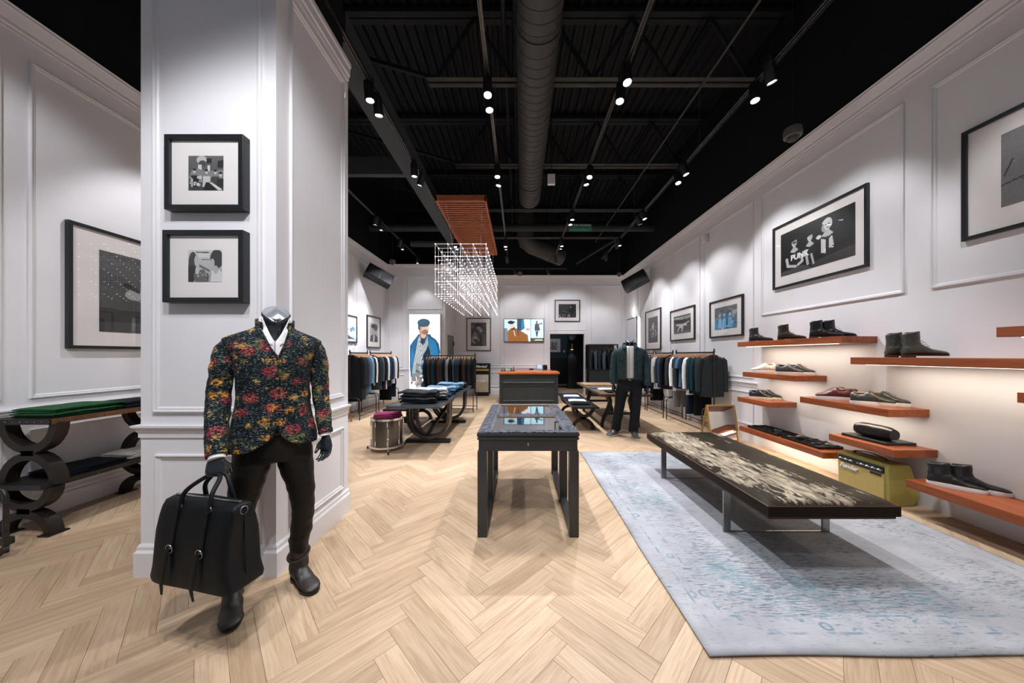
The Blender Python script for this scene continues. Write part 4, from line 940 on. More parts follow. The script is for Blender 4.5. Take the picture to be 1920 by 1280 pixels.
# ---------------------------------------------------------------- bench and rug
def cowhide():
    m, p = mk('cowhide'); n, l = nt(m); tc = n.new('ShaderNodeTexCoord'); sp = n.new('ShaderNodeSeparateXYZ'); l.new(tc.outputs['Object'], sp.inputs[0])
    def math_(op, a, b_=None, c=None):
        x = nod(m, 'ShaderNodeMath', operation=op)
        for i, q in enumerate((a, b_, c)):
            if q is None: continue
            if isinstance(q, (int, float)): x.inputs[i].default_value = q
            else: l.new(q, x.inputs[i])
        return x.outputs[0]
    def noise_(sx, sy, sz, sc_, det=6, dist=0):
        mp = n.new('ShaderNodeMapping'); mp.inputs['Scale'].default_value = (sx, sy, sz); mp.inputs['Rotation'].default_value = (0, 0, R(-16)); l.new(tc.outputs['Object'], mp.inputs[0])
        z = nod(m, 'ShaderNodeTexNoise', Scale=sc_, Detail=float(det), Distortion=float(dist), Roughness=.65); l.new(mp.outputs[0], z.inputs['Vector']); return z.outputs['Fac']
    X, Y, Z = sp.outputs[0], sp.outputs[1], sp.outputs[2]
    t = math_('SUBTRACT', .5, math_('DIVIDE', Y, 1.9))                  # 0 far .. 1 near
    t2 = math_('MULTIPLY', t, t)
    xc = math_('ADD', -.31, math_('MULTIPLY', t2, .30))
    d = math_('ABSOLUTE', math_('SUBTRACT', X, xc))
    n1 = noise_(6, 1.4, 6, 2.2); n2 = noise_(15, 3.6, 15, 2.0, 6, .6); n3 = noise_(5, 2, 5, 1.0)
    edge = math_('ADD', .275, math_('MULTIPLY', math_('SUBTRACT', n1, .5), .5))
    mk_ = math_('SUBTRACT', edge, d)
    mk_ = math_('ADD', mk_, math_('MULTIPLY', math_('SUBTRACT', n2, .5), .34))
    r2 = math_('MULTIPLY', math_('SUBTRACT', noise_(9, 2.0, 9, 2.0, 6), .56), .9)      # loose flecks on the far right edge
    mk_ = math_('MAXIMUM', mk_, math_('SUBTRACT', math_('ADD', r2, math_('MULTIPLY', math_('SUBTRACT', X, .30), .5)), math_('MULTIPLY', t, .10)))
    mk_ = math_('SUBTRACT', mk_, math_('MULTIPLY', math_('MAXIMUM', math_('SUBTRACT', noise_(8, 3.2, 8, 1.7, 5, .5), .50), 0), math_('MULTIPLY', t, 2.2)))
    rr_ = ramp(m, [(.495, (0, 0, 0)), (.508, (1, 1, 1))]); l.new(math_('ADD', mk_, .5), rr_.inputs[0])
    fur = noise_(60, 8, 60, 2.5, 3)
    cr = ramp(m, [(.3, (.66, .50, .30)), (.6, (.92, .82, .62))]); l.new(fur, cr.inputs[0])
    dk = ramp(m, [(.35, (.006, .008, .004)), (.5, (.022, .025, .010)), (.65, (.055, .050, .018))]); l.new(n3, dk.inputs[0])
    mx = nod(m, 'ShaderNodeMix', data_type='RGBA'); l.new(rr_.outputs[0], mx.inputs[0]); l.new(dk.outputs[0], mx.inputs[6]); l.new(cr.outputs[0], mx.inputs[7])
    # the sides are dark brown hide
    top = ramp(m, [(.50, (0, 0, 0)), (.56, (1, 1, 1))]); l.new(math_('ADD', math_('SUBTRACT', Z, .075), math_('ADD', .5, math_('MULTIPLY', math_('SUBTRACT', n2, .5), .10))), top.inputs[0])
    mx2 = nod(m, 'ShaderNodeMix', data_type='RGBA'); l.new(top.outputs[0], mx2.inputs[0]); mx2.inputs[6].default_value = (.014, .008, .005, 1); l.new(mx.outputs[2], mx2.inputs[7])
    l.new(mx2.outputs[2], p.inputs['Base Color']); p.inputs['Roughness'].default_value = .5; p.inputs['Specular IOR Level'].default_value = .12
    bp = nod(m, 'ShaderNodeBump', Strength=.25, Distance=.004); l.new(fur, bp.inputs['Height']); l.new(bp.outputs[0], p.inputs['Normal'])
    return m
bx0, bx1, by0, by1 = 1.60, 2.452, 2.015, 3.92
r = T('hide_bench', 'long low bench upholstered in brown and cream cowhide on steel legs', 'bench', ((bx0 + bx1) / 2, (by0 + by1) / 2, 0))
def benchtop(u, v):
    x = bx0 + (bx1 - bx0) * u; y = by0 + (by1 - by0) * v
    du, dv = min(u, 1 - u) * (bx1 - bx0), min(v, 1 - v) * (by1 - by0)
    e_ = min(1, du / .10) ; f_ = min(1, dv / .10)
    z = .425 + .028 * (1 - (1 - e_) ** 2) ** .5 * (1 - (1 - f_) ** 2) ** .5 + .003 * mnoise.noise((x * 4, y * 4, 0))
    return (x, y, z)
b = B(); nu, nv = 34, 60; b.grid(benchtop, nu, nv)
edge = [j for j in range(nu + 1)] + [(k + 1) * (nu + 1) - 1 for k in range(1, nv)] + [nv * (nu + 1) + nu - j for j in range(nu + 1)] + [(nv - k) * (nu + 1) for k in range(1, nv)]
o0 = len(b.v); ne = len(edge)
for z in (.40, .362):
    for i in edge: x, y, _ = b.v[i]; b.v.append((x, y, z))
for i in range(ne):
    k = (i + 1) % ne; b.f += [(edge[i], edge[k], o0 + k, o0 + i), (o0 + i, o0 + k, o0 + ne + k, o0 + ne + i)]; b.m += [0, 0]
b.f.append(tuple(o0 + ne + i for i in range(ne))); b.m.append(0)
P('cushion', b, cowhide(), r, smooth=50)
pth = [(bx0 + .004, by0 + .004, .426), (bx1 - .004, by0 + .004, .426), (bx1 - .004, by1 - .004, .426), (bx0 + .004, by1 - .004, .426)]
P('piping', B().tube(pth, .005, 6, closed=True), mat('hide_piping', (.13, .07, .035), .6), r)
P('base_board', B().box((bx0 + .015, by0 + .015, .340), (bx1 - .015, by1 - .015, .362)), mat('bench_board', (.06, .025, .012), .5), r, bevel=.002)
STL = mat('brushed_steel', (.30, .30, .30), .32, metal=1, var=.1, scale=60)
for y in (2.47, 3.54):
    for x, lab in ((1.635, 'leg'), (2.465, 'leg')):
        xx = x if x < 2 else 2.41
        P('leg', B().box((xx - .028, y - .007, 0), (xx + .028, y + .007, .340)), STL, r, bevel=.001)
    P('floor_bar', B().box((1.66, y - .007, .0), (2.385, y + .007, .020)), STL, r, bevel=.001)
def rugmat():
    m, p = mk('distressed_rug'); n, l = nt(m); tc = n.new('ShaderNodeTexCoord'); sp = n.new('ShaderNodeSeparateXYZ'); l.new(tc.outputs['Object'], sp.inputs[0])
    def math_(op, a, b_=None):
        x = nod(m, 'ShaderNodeMath', operation=op)
        for i, q in enumerate((a, b_)):
            if q is None: continue
            if isinstance(q, (int, float)): x.inputs[i].default_value = q
            else: l.new(q, x.inputs[i])
        return x.outputs[0]
    def noise_(sx, sy, sc_, det=6, dist=0, ofs=0):
        mp = n.new('ShaderNodeMapping'); mp.inputs['Scale'].default_value = (sx, sy, 1); mp.inputs['Location'].default_value = (ofs, ofs, 0); l.new(tc.outputs['Object'], mp.inputs[0])
        z = nod(m, 'ShaderNodeTexNoise', Scale=sc_, Detail=float(det), Distortion=float(dist), Roughness=.6); l.new(mp.outputs[0], z.inputs['Vector']); return z.outputs['Fac']
    X, Y = sp.outputs[0], sp.outputs[1]
    ex = math_('SUBTRACT', 1.22, math_('ABSOLUTE', X)); ey = math_('SUBTRACT', 1.525, math_('ABSOLUTE', Y)); ed = math_('MINIMUM', ex, ey)
    base = ramp(m, [(.3, (.28, .285, .30)), (.55, (.385, .39, .41)), (.75, (.48, .48, .50))]); l.new(noise_(1.2, 1.6, 1.6), base.inputs[0])
    streak = noise_(9, 78, 1.6, 7, 1.1); big = noise_(1.0, 1.2, 1.1, 3, 0, 7); 
    # more dye near the border band
    band = ramp(m, [(0, (0, 0, 0)), (.17, (0, 0, 0)), (.22, (.6, .6, .6)), (.45, (1, 1, 1)), (.62, (.15, .15, .15)), (1, (.1, .1, .1))]); l.new(ed, band.inputs[0])
    s = math_('ADD', math_('ADD', streak, math_('MULTIPLY', big, .35)), math_('MULTIPLY', band.outputs[0], .075))
    msk = ramp(m, [(.74, (0, 0, 0)), (.84, (1, 1, 1))]); l.new(s, msk.inputs[0])
    col = ramp(m, [(.4, (.035, .065, .10)), (.6, (.05, .19, .235))]); l.new(noise_(2, 2, 1.5, 2, 0, 3), col.inputs[0])
    mx = nod(m, 'ShaderNodeMix', data_type='RGBA'); l.new(math_('MULTIPLY', msk.outputs[0], .75), mx.inputs[0]); l.new(base.outputs[0], mx.inputs[6]); l.new(col.outputs[0], mx.inputs[7])
    # faded border lines
    w1 = ramp(m, [(.100, (0, 0, 0)), (.105, (1, 1, 1)), (.113, (1, 1, 1)), (.118, (0, 0, 0)), (.205, (0, 0, 0)), (.21, (1, 1, 1)), (.216, (1, 1, 1)), (.222, (0, 0, 0))]); l.new(ed, w1.inputs[0])
    fade = ramp(m, [(.45, (0, 0, 0)), (.6, (1, 1, 1))]); l.new(noise_(9, 9, 1.0, 3), fade.inputs[0])
    mo = nod(m, 'ShaderNodeTexVoronoi', Scale=11.0); mo.feature = 'F1'; l.new(tc.outputs['Object'], mo.inputs['Vector'])
    ring = ramp(m, [(.2, (0, 0, 0)), (.25, (1, 1, 1)), (.33, (1, 1, 1)), (.38, (0, 0, 0))]); l.new(mo.outputs['Distance'], ring.inputs[0])
    bmask = ramp(m, [(.12, (0, 0, 0)), (.125, (1, 1, 1)), (.2, (1, 1, 1)), (.205, (0, 0, 0))]); l.new(ed, bmask.inputs[0])
    f2 = math_('MULTIPLY', math_('MAXIMUM', w1.outputs[0], math_('MULTIPLY', ring.outputs[0], bmask.outputs[0])), fade.outputs[0])
    mx2 = nod(m, 'ShaderNodeMix', data_type='RGBA'); l.new(math_('MULTIPLY', f2, .7), mx2.inputs[0]); l.new(mx.outputs[2], mx2.inputs[6]); mx2.inputs[7].default_value = (.09, .20, .25, 1)
    l.new(mx2.outputs[2], p.inputs['Base Color']); p.inputs['Roughness'].default_value = .95; p.inputs['Specular IOR Level'].default_value = .1
    bp = nod(m, 'ShaderNodeBump', Strength=.3, Distance=.002); l.new(streak, bp.inputs['Height']); l.new(bp.outputs[0], p.inputs['Normal'])
    return m
rx0, rx1, ry0, ry1 = .879, 3.32, 1.457, 4.51
def rugf(u, v):
    x = rx0 + (rx1 - rx0) * u; y = ry0 + (ry1 - ry0) * v
    ed = min(u, 1 - u, v, 1 - v)
    return (x + .004 * math.sin(y * 5) * (1 - min(1, min(u, 1 - u) * 8)), y + .004 * math.sin(x * 6), .009 + (.003 * max(0, mnoise.noise((x * 3, y * 3, 1))) if ed < .02 else 0))
tag(P('rug', B().grid(rugf, 60, 70), rugmat(), smooth=180, solid=.008, fix=False), 'large faded pale grey and teal rug under the cowhide bench', 'rug')

# ---------------------------------------------------------------- drum
SHELL = mat('drum_shell', (.045, .042, .036), .18, metal=.3, var=.3, scale=2, coat=.6)
dx, dy, dr_ = -1.95, 4.68, .212
r = T('floor_tom', 'dark glossy floor tom drum with chrome fittings beside the jeans table', 'drum', (dx, dy, 0))
P('shell', B().lathe([(dr_, .075), (dr_, .455)], (dx, dy, 0), 40), SHELL, r, smooth=40)
for z in (.455, .055): P('hoop', B().lathe([(dr_ + .004, z - .004), (dr_ + .012, z - .004), (dr_ + .012, z + .024), (dr_ + .004, z + .026), (dr_ - .01, z + .02), (dr_ - .01, z)], (dx, dy, 0), 40), CHROME, r, smooth=40)
P('drum_head', B().lathe([(0, .462), (dr_ - .004, .462), (dr_ - .004, .466), (0, .468)], (dx, dy, 0), 40), mat('drum_skin', (.6, .58, .55), .6), r, smooth=40)
for k in range(8):
    a = R(22.5 + 45 * k); c_, s_ = math.cos(a), math.sin(a)
    for z in (.13, .40):
        P('lug', B().tube([(dx + (dr_ + .008) * c_, dy + (dr_ + .008) * s_, z - .03), (dx + (dr_ + .010) * c_, dy + (dr_ + .012) * s_, z), (dx + (dr_ + .008) * c_, dy + (dr_ + .008) * s_, z + .035)], .008, 8), CHROME, r, smooth=60)
    P('tension_rod', B().cyl((dx + (dr_ + .018) * c_, dy + (dr_ + .018) * s_, .055), (dx + (dr_ + .018) * c_, dy + (dr_ + .018) * s_, .475), .0018, n=6), CHROME, r)
for k in range(3):
    a = R(-65 + 120 * k + (0 if k else 0)); c_, s_ = math.cos(a), math.sin(a); q = dr_ + .022
    P('leg', B().tube([(dx + q * c_, dy + q * s_, .34), (dx + q * c_, dy + q * s_, .10), (dx + (q + .01) * c_, dy + (q + .01) * s_, .07), (dx + (q + .06) * c_, dy + (q + .06) * s_, .03), (dx + (q + .07) * c_, dy + (q + .07) * s_, .01)], .006, 8), CHROME, r, smooth=60)
    P('rubber_foot', B().cyl((dx + (q + .07) * c_, dy + (q + .07) * s_, 0), (dx + (q + .07) * c_, dy + (q + .07) * s_, .035), .014, .012, 10), BLKMETAL, r)
    P('leg_bracket', B().box((dx + q * c_ - .013, dy + q * s_ - .013, .19), (dx + q * c_ + .013, dy + q * s_ + .013, .22)), CHROME, r, bevel=.006)

# ---------------------------------------------------------------- folded clothes
FM = {}
def cloth(key, col, var=.2, rough=.85, scale=60):
    if key not in FM: FM[key] = mat(key, col, rough, var=var, scale=scale, bump=.35, bscale=220, sheen=.2)
    return FM[key]
CL = {'black': (.008, .009, .011), 'navy': (.012, .022, .045), 'indigo': (.022, .050, .095), 'blue': (.06, .14, .24), 'lightblue': (.17, .30, .42), 'charcoal': (.025, .030, .034), 'grey': (.20, .20, .205),
      'lightgrey': (.42, .40, .40), 'white': (.72, .70, .69), 'cream': (.62, .58, .52), 'teal': (.010, .034, .042), 'green': (.018, .075, .028), 'magenta': (.21, .03, .085), 'brown': (.06, .032, .018), 'tan': (.20, .11, .05), 'slate': (.06, .085, .11), 'wine': (.07, .01, .02)}
def fold_mesh(w, d, h, seed=0, rough_=.006, slope=0, wave=0):
    """one folded garment: fold at the front (-Y), layered open edge at the back; centred, base z=0"""
    n = 10; rs = []
    prof = []
    for k in range(9):
        a = R(-90 - 180 * k / 8); prof.append((-d / 2 + h * .5 + h * .5 * math.cos(a) , h / 2 + h / 2 * math.sin(a)))
    prof = [(-d / 2 + h / 2 + h / 2 * math.cos(R(270 - 22.5 * k)), h / 2 + h / 2 * math.sin(R(270 - 22.5 * k))) for k in range(9)]
    prof += [(-d * .2, h * 1.0), (d * .1, h * 1.0), (d * .35, h * .97), (d / 2 - .004, h * .9), (d / 2, h * .6), (d / 2 - .006, h * .5), (d / 2, h * .4), (d / 2 - .004, .0), (0, 0)]
    for i in range(n + 1):
        t = i / n; x = (t - .5) * w; e_ = 1 - .35 * abs(2 * t - 1) ** 6
        ring = []
        for (y, z) in prof:
            q = mnoise.noise((x * 7 + seed * 3.1, y * 7, z * 30 + seed)); q2 = mnoise.noise((x * 14 + seed, y * 5, 3.0))
            ring.append((x + (rough_ * 1.2 * q2 if i in (0, n) else 0), y * (1 - .02 * abs(2 * t - 1) ** 4) + rough_ * q2, max(0, z * e_ + (rough_ * (q + .5 * q2) if z > .002 else 0)) + wave * (math.sin(t * 2 * PI + .6) + 1) * .5 + wave * .35 * (math.sin(t * 5 * PI) + 1)))
        rs.append(ring)
    return B().rings(rs)
FOLD = {}
def folded(name, label, cat, loc, w, d, h, col, rz=0, group=None, seed=0):
    key = (round(w, 2), round(d, 2), round(h, 3), seed % 4, name, col)
    if key not in FOLD:
        me = mesh_from(fold_mesh(w, d, h * (.92 if name == 'folded_jeans' else 1), seed, .009 if name == 'folded_jeans' else .006, 0, .016 if name == 'folded_jeans' else 0), name); fixn(me); me.materials.append(cloth('cloth_' + col, CL[col])); me.polygons.foreach_set('use_smooth', [True] * len(me.polygons)); me.set_sharp_from_angle(angle=R(70)); FOLD[key] = me
    o = bpy.data.objects.new(name, FOLD[key]); C.objects.link(o); o.location = loc; o.rotation_euler = (0, 0, R(rz)); WL[o.name] = Vector(loc)
    return tag(o, label, cat, group)
pos = ['bottom', 'second', 'third', 'fourth', 'fifth', 'sixth']
def stack(name, cat, what, place, x, y, z, w, d, h, cols, rz=0, group=None, jit=.012):
    n = len(cols)
    for i, col in enumerate(cols):
        lv = 'single' if n == 1 else ('topmost' if i == n - 1 else ('bottom' if i == 0 else pos[i] + ' from below'))
        folded(name, '%s %s %s, %s' % (col, what, place, lv) if n > 1 else '%s %s %s' % (col, what, place), cat, (x + random.uniform(-jit, jit), y + random.uniform(-jit, jit), z + i * h), w * random.uniform(.96, 1.02), d * random.uniform(.96, 1.02), h, col, rz + random.uniform(-3, 3), group, i)
# ---------------------------------------------------------------- jeans table
IRON = mat('dark_iron', (.030, .030, .032), .34, metal=.75, var=.25, scale=8)
IRONL = mat('worn_steel', (.085, .080, .075), .36, metal=.85, var=.3, scale=10)
jx0, jx1, jy0, jy1, jz = -1.81, -1.07, 4.30, 7.2, .70
r = T('jeans_table', 'long blackened steel table with looping legs, stacked with jeans', 'table', ((jx0 + jx1) / 2, (jy0 + jy1) / 2, 0))
P('table_top', B().box((jx0, jy0, jz - .035), (jx1, jy1, jz)), mat('zinc_top', (.10, .12, .14), .3, metal=.8, var=.2, scale=4), r, bevel=.004)
jc = (jx0 + jx1) / 2
for y in (5.04, 6.5):
    P('foot_bar', B().box((jc - .355, y - .05, 0), (jc + .355, y + .05, .055)), IRON, r, bevel=.006)
    for dy_, rad, w_ in ((0, .325, .05), (.14, .325, .045)):
        b = B(); zc = .055 + rad + .02
        prof = [(jc - rad, jz - .035)] ; 
        path = [(jc - rad, y + dy_, jz - .035), (jc - rad, y + dy_, zc)] + [(jc + rad * math.cos(R(180 + 180 * k / 18)), y + dy_, zc + rad * math.sin(R(180 + 180 * k / 18))) for k in range(1, 18)] + [(jc + rad, y + dy_, zc), (jc + rad, y + dy_, jz - .035)]
        b.tube(path, w_ * .7, 4, up=(1, 1, 0), sq=(1, 1))
        P('loop_leg', b, IRONL, r, smooth=30)
    path = [(jc - .20, y + .06, jz - .035), (jc - .20, y + .06, .42)] + [(jc - .20 + .20 * (1 - math.cos(R(90 * k / 8))), y + .06, .42 - .33 * math.sin(R(90 * k / 8))) for k in range(1, 9)]
    P('inner_leg', B().tube(path, .032, 4, up=(1, 1, 0)), IRONL, r, smooth=30)
P('brace', B().bar((jc - .05, 5.05, .08), (jc + .27, 5.75, jz - .05), .06, .03).bar((jc + .05, 6.52, .08), (jc - .27, 5.8, jz - .05), .06, .03), IRON, r)
jst = [(-1.44, 4.62, ['black', 'charcoal', 'black', 'charcoal'], 'nearest'), (-1.38, 4.95, ['charcoal', 'grey', 'grey', 'lightgrey'], 'second'), (-1.42, 5.32, ['indigo', 'indigo', 'slate'], 'third'), (-1.40, 5.68, ['indigo', 'blue', 'lightblue'], 'fourth'),
       (-1.40, 6.05, ['charcoal', 'blue'], 'fifth'), (-1.38, 6.42, ['slate', 'lightblue', 'lightblue'], 'sixth'), (-1.38, 6.80, ['black', 'charcoal'], 'farthest')]
for x, y, cols, w_ in jst:
    stack('folded_jeans', 'jeans', 'folded jeans in the %s stack on the steel table' % w_, '', x, y, jz, .52, .32, .042, cols, 6, 'jeans stacks on the steel table', .02)
# ---------------------------------------------------------------- arch-legged iron benches
def arch_leg(xa, xb, y, z0, z1, m, parent, dep=.06, w=.055, name='leg'):
    """cast leg: upper U bowl standing on a lower arch, seen along Y"""
    c_ = (xa + xb) / 2; zm = (z0 + z1) / 2; rad = (xb - xa) / 2 - w / 2; h = (z1 - z0) / 2
    b = B()
    def arc_(cz, a0, a1, sy):
        rs = []
        for k in range(15):
            a = R(a0 + (a1 - a0) * k / 14)
            p_ = [(c_ + (rad + i * w / 2) * math.cos(a), y + j * dep / 2, cz + (sy + i * w / 2) * math.sin(a)) for (i, j) in ((-1, -1), (1, -1), (1, 1), (-1, 1))]
            rs.append(p_)
        b.rings(rs)
    arc_(z1, 180, 360, h - w / 2 + .003); arc_(z0, 0, 180, h - w / 2 + .003)
    b.box((c_ - .05, y - dep / 2, zm - .02), (c_ + .05, y + dep / 2, zm + .02))
    return P(name, b, m, parent, smooth=40)
def foot(x, y, parent, m): P('foot', B().box((x - .045, y - .06, 0), (x + .045, y + .06, .012)), m, parent, bevel=.003)
RUST = mat('rusted_iron', (.018, .013, .009), .5, metal=.35, var=.45, scale=10)
OLDW = mat('old_dark_plank', (.016, .013, .011), .5, var=.4, scale=4, stretch=(8, 1, 8))
RUSTE = mat('rust_edge', (.13, .055, .022), .55, metal=.3, var=.5, scale=14)
ux0, ux1, uy0, uy1 = -4.06, -3.58, 2.40, 3.55
r = T('iron_shelf_unit', 'two level rusty iron shelf unit with arched legs along the left wall', 'shelf unit', (-3.8, 3.0, 0))
P('top_board', B().box((ux0, uy0, .875), (ux1, uy1, .905)), OLDW, r, bevel=.003); P('top_edge', B().box((ux1, uy0 + .01, .868), (ux1 + .008, uy1, .908)), RUSTE, r); P('top_end', B().box((ux0, uy0 - .008, .868), (ux1 + .008, uy0, .908)), IRON, r)
P('lower_board', B().box((ux0 - .02, uy0, .375), (ux1 - .06, uy1, .400)), OLDW, r, bevel=.003); P('lower_edge', B().box((ux1 - .06, uy0, .368), (ux1 - .052, uy1, .405)), IRON, r); P('lower_end', B().box((ux0 - .02, uy0 - .008, .368), (ux1 - .052, uy0, .405)), IRON, r)
b = B()
for k in range(9):
    b.ball((ux1 + .009, uy0 + .06 + .13 * k, .888), .007, 6); b.ball((ux1 - .051, uy0 + .06 + .13 * k, .386), .006, 6); b.ball((ux0 + .05 + .055 * k, uy0 - .009, .888), .005, 6)
P('rivets', b, IRONL, r, kind='stuff')
for y in (2.47, 3.22):
    arch_leg(ux0 + .03, ux1 + .01, y, .400, .875, RUST, r, dep=.075, w=.058); arch_leg(ux0 + .01, ux1 - .03, y, .0, .375, RUST, r, dep=.075, w=.058)
    for x in (ux0 + .05, ux1 - .065): foot(x, y, r, IRON)
stack('folded_shirt', 'shirt', 'folded shirt in the stack on the left iron shelf unit top', '', -3.80, 2.68, .908, .44, .34, .018, ['green', 'green', 'green', 'green'], 90, 'green shirts on the iron shelf unit')
stack('folded_shirt', 'shirt', 'folded shirt on the iron shelf unit top, beyond the green ones', '', -3.80, 3.12, .908, .42, .34, .018, ['black', 'navy', 'black'], 90, 'dark shirts on the iron shelf unit')
stack('folded_shirt', 'shirt', 'folded shirt on the lower iron shelf', '', -3.86, 2.78, .402, .40, .34, .014, ['black', 'navy', 'black'], 90, 'dark shirts on the lower iron shelf')
stack('folded_shirt', 'shirt', 'folded shirt on the lower iron shelf, next to the dark ones', '', -3.86, 3.22, .402, .38, .32, .016, ['cream', 'white', 'cream'], 90, 'pale shirts on the lower iron shelf')
# low bench left of the jeans table
r = T('iron_bench', 'low dark bench with arched iron legs beside the jeans table', 'bench', (-1.95, 6.2, 0))
P('seat', B().box((-2.33, 5.4, .43), (-1.86, 7.2, .465)), OLDW, r, bevel=.004)
for y in (5.75, 6.85):
    arch_leg(-2.30, -1.88, y, 0, .43, RUST, r)
    for x in (-2.265, -1.915): foot(x, y, r, IRON)
# bench with shirts, right of the counter
r = T('iron_bench', 'dark bench with arched iron legs holding five folded shirts', 'bench', (1.22, 6.8, 0))
P('seat', B().box((.97, 5.70, .42), (1.47, 7.85, .452)), IRON, r, bevel=.004)
for y in (5.95, 7.5):
    arch_leg(1.0, 1.44, y, 0, .42, RUST, r)
    for x in (1.035, 1.405): foot(x, y, r, IRON)
for k, (col, y) in enumerate((('black', 6.1), ('white', 6.45), ('navy', 6.8), ('white', 7.15), ('navy', 7.5))):
    folded('folded_shirt', ['nearest black shirt on the arched bench', 'white folded shirt on the arched bench, second from the front', 'navy shirt in the middle of the arched bench', 'white folded shirt on the arched bench, second from the back', 'navy shirt at the far end of the arched bench'][k], 'shirt', (1.20, y, .453), .34, .27, .03, col, random.uniform(-4, 4), 'folded shirts on the arched bench', k)
# wooden table behind the denim mannequin
WOODT = mat('rough_wood', (.13, .085, .055), .55, var=.3, scale=4, stretch=(1, 6, 1)); WOODP = mat('pale_plank', (.34, .22, .12), .6, var=.25, scale=4, stretch=(1, 6, 1))
r = T('trestle_table', 'brown wooden table with curved iron legs behind the denim jacket mannequin', 'table', (1.95, 6.9, 0))
P('table_top', B().box((1.52, 5.74, .64), (2.42, 8.2, .68)), WOODT, r, bevel=.004)
P('end_cap', B().box((1.50, 5.72, .635), (2.44, 5.76, .685)), mat('end_cap_wood', (.11, .045, .025), .5, var=.3), r, bevel=.003)
for y in (6.1, 7.8):
    for s_, xb in ((1, 1.72), (-1, 2.22)):
        pth = [(xb + .02 * s_, y, .64), (xb + .06 * s_, y, .50), (xb + .02 * s_, y, .34), (xb - .06 * s_, y, .2), (xb - .10 * s_, y, .08), (xb - .10 * s_, y, 0)]
        P('leg', B().tube(pth, [.05, .045, .05, .04, .035, .035], 4, up=(1, 1, 0)), IRON, r, smooth=40)
    P('cross_bar', B().box((1.72, y - .02, .24), (2.22, y + .02, .29)), IRON, r, bevel=.004)
folded('folded_shirt', 'grey striped shirt on the wooden table, left of the white ones', 'shirt', (1.72, 6.75, .682), .34, .27, .02, 'slate', 3, 'shirts on the wooden table')
folded('folded_shirt', 'white shirt on the wooden table beside the denim mannequin', 'shirt', (1.82, 6.45, .682), .36, .27, .035, 'white', -3, 'shirts on the wooden table', 1)
folded('folded_shirt', 'black shirt at the near end of the wooden table', 'shirt', (1.86, 6.05, .682), .34, .26, .03, 'black', 2, 'shirts on the wooden table', 2)
tag(P('wood_board', B().box((1.56, 7.35, .682), (2.3, 8.0, .70)), WOODP, bevel=.004), 'pale wooden board at the far end of the wooden table', 'board')

# ---------------------------------------------------------------- garments and racks
HW = mat('hanger_wood', (.42, .20, .09), .45, var=.15)
def garment(kind, col, W=.46, L=.72, seed=0, pleats=1.0):
    """faces -Y, shoulders at z=0 hanging down; root at the hook height .075"""
    rnd = random.Random(seed)
    b = B(); n = 28; rs = []
    if kind in ('jacket', 'tee', 'coat', 'shirt'):
        zs_ = [0.0, -.012, -.035, -.07, -.13, -.22, -L * .45, -L * .65, -L * .85, -L]
        for q, z in enumerate(zs_):
            t = -z / L
            wd = [.05, .12, .30, .40][q] * W / .46 if q < 4 else (.42 - .02 * math.sin(t * PI)) * W / .46 + (.03 * t if kind == 'coat' else 0)
            dp = [.03, .05, .065, .075][q] if q < 4 else .085 + .02 * t
            ring = []
            for k in range(n):
                a = 2 * PI * k / n; ca, sa = math.cos(a), math.sin(a)
                f_ = abs(ca) ** .75 * (1 if ca > 0 else -1); g_ = abs(sa) ** .8 * (1 if sa > 0 else -1)
                wob = 1 + pleats * .18 * t * math.sin(a * 5 + seed * 2 + z * 3) * (abs(sa))
                ring.append((wd / 2 * f_, dp / 2 * g_ * wob, z + .01 * t * mnoise.noise((a, seed, 0))))
            rs.append(ring)
        b.rings(rs)
    elif kind == 'trousers':
        for s_ in (-1, 1):
            rs = []
            for z in (-.02, -.2, -.45, -.7, -L):
                rs.append([(s_ * .075 + .085 * math.cos(a), .032 * math.sin(a) + .006 * math.sin(z * 9 + s_), z) for a in [2 * PI * k / 14 for k in range(14)]])
            b.rings(rs)
    sl = []
    if kind in ('jacket', 'coat', 'shirt', 'tee'):
        for s_ in (-1, 1):
            ln = .58 if kind != 'tee' else .20
            x0 = .175 * W / .46
            dy_ = rnd.uniform(-.02, .02)
            pth = [(s_ * x0, 0, -.05), (s_ * (x0 + .035), 0, -.085), (s_ * (x0 + .052), dy_, -.20)] + ([(s_ * (x0 + .060), dy_, -.38), (s_ * (x0 + .060), dy_ - .012, -.05 - ln)] if kind != 'tee' else [(s_ * (x0 + .06), dy_, -.25)])
            rd = [.045, .055, .055, .050, .042][:len(pth)]
            sl.append(B().tube(pth, rd, 12, sq=(.85, 1)))
    return b, sl
GP = {}
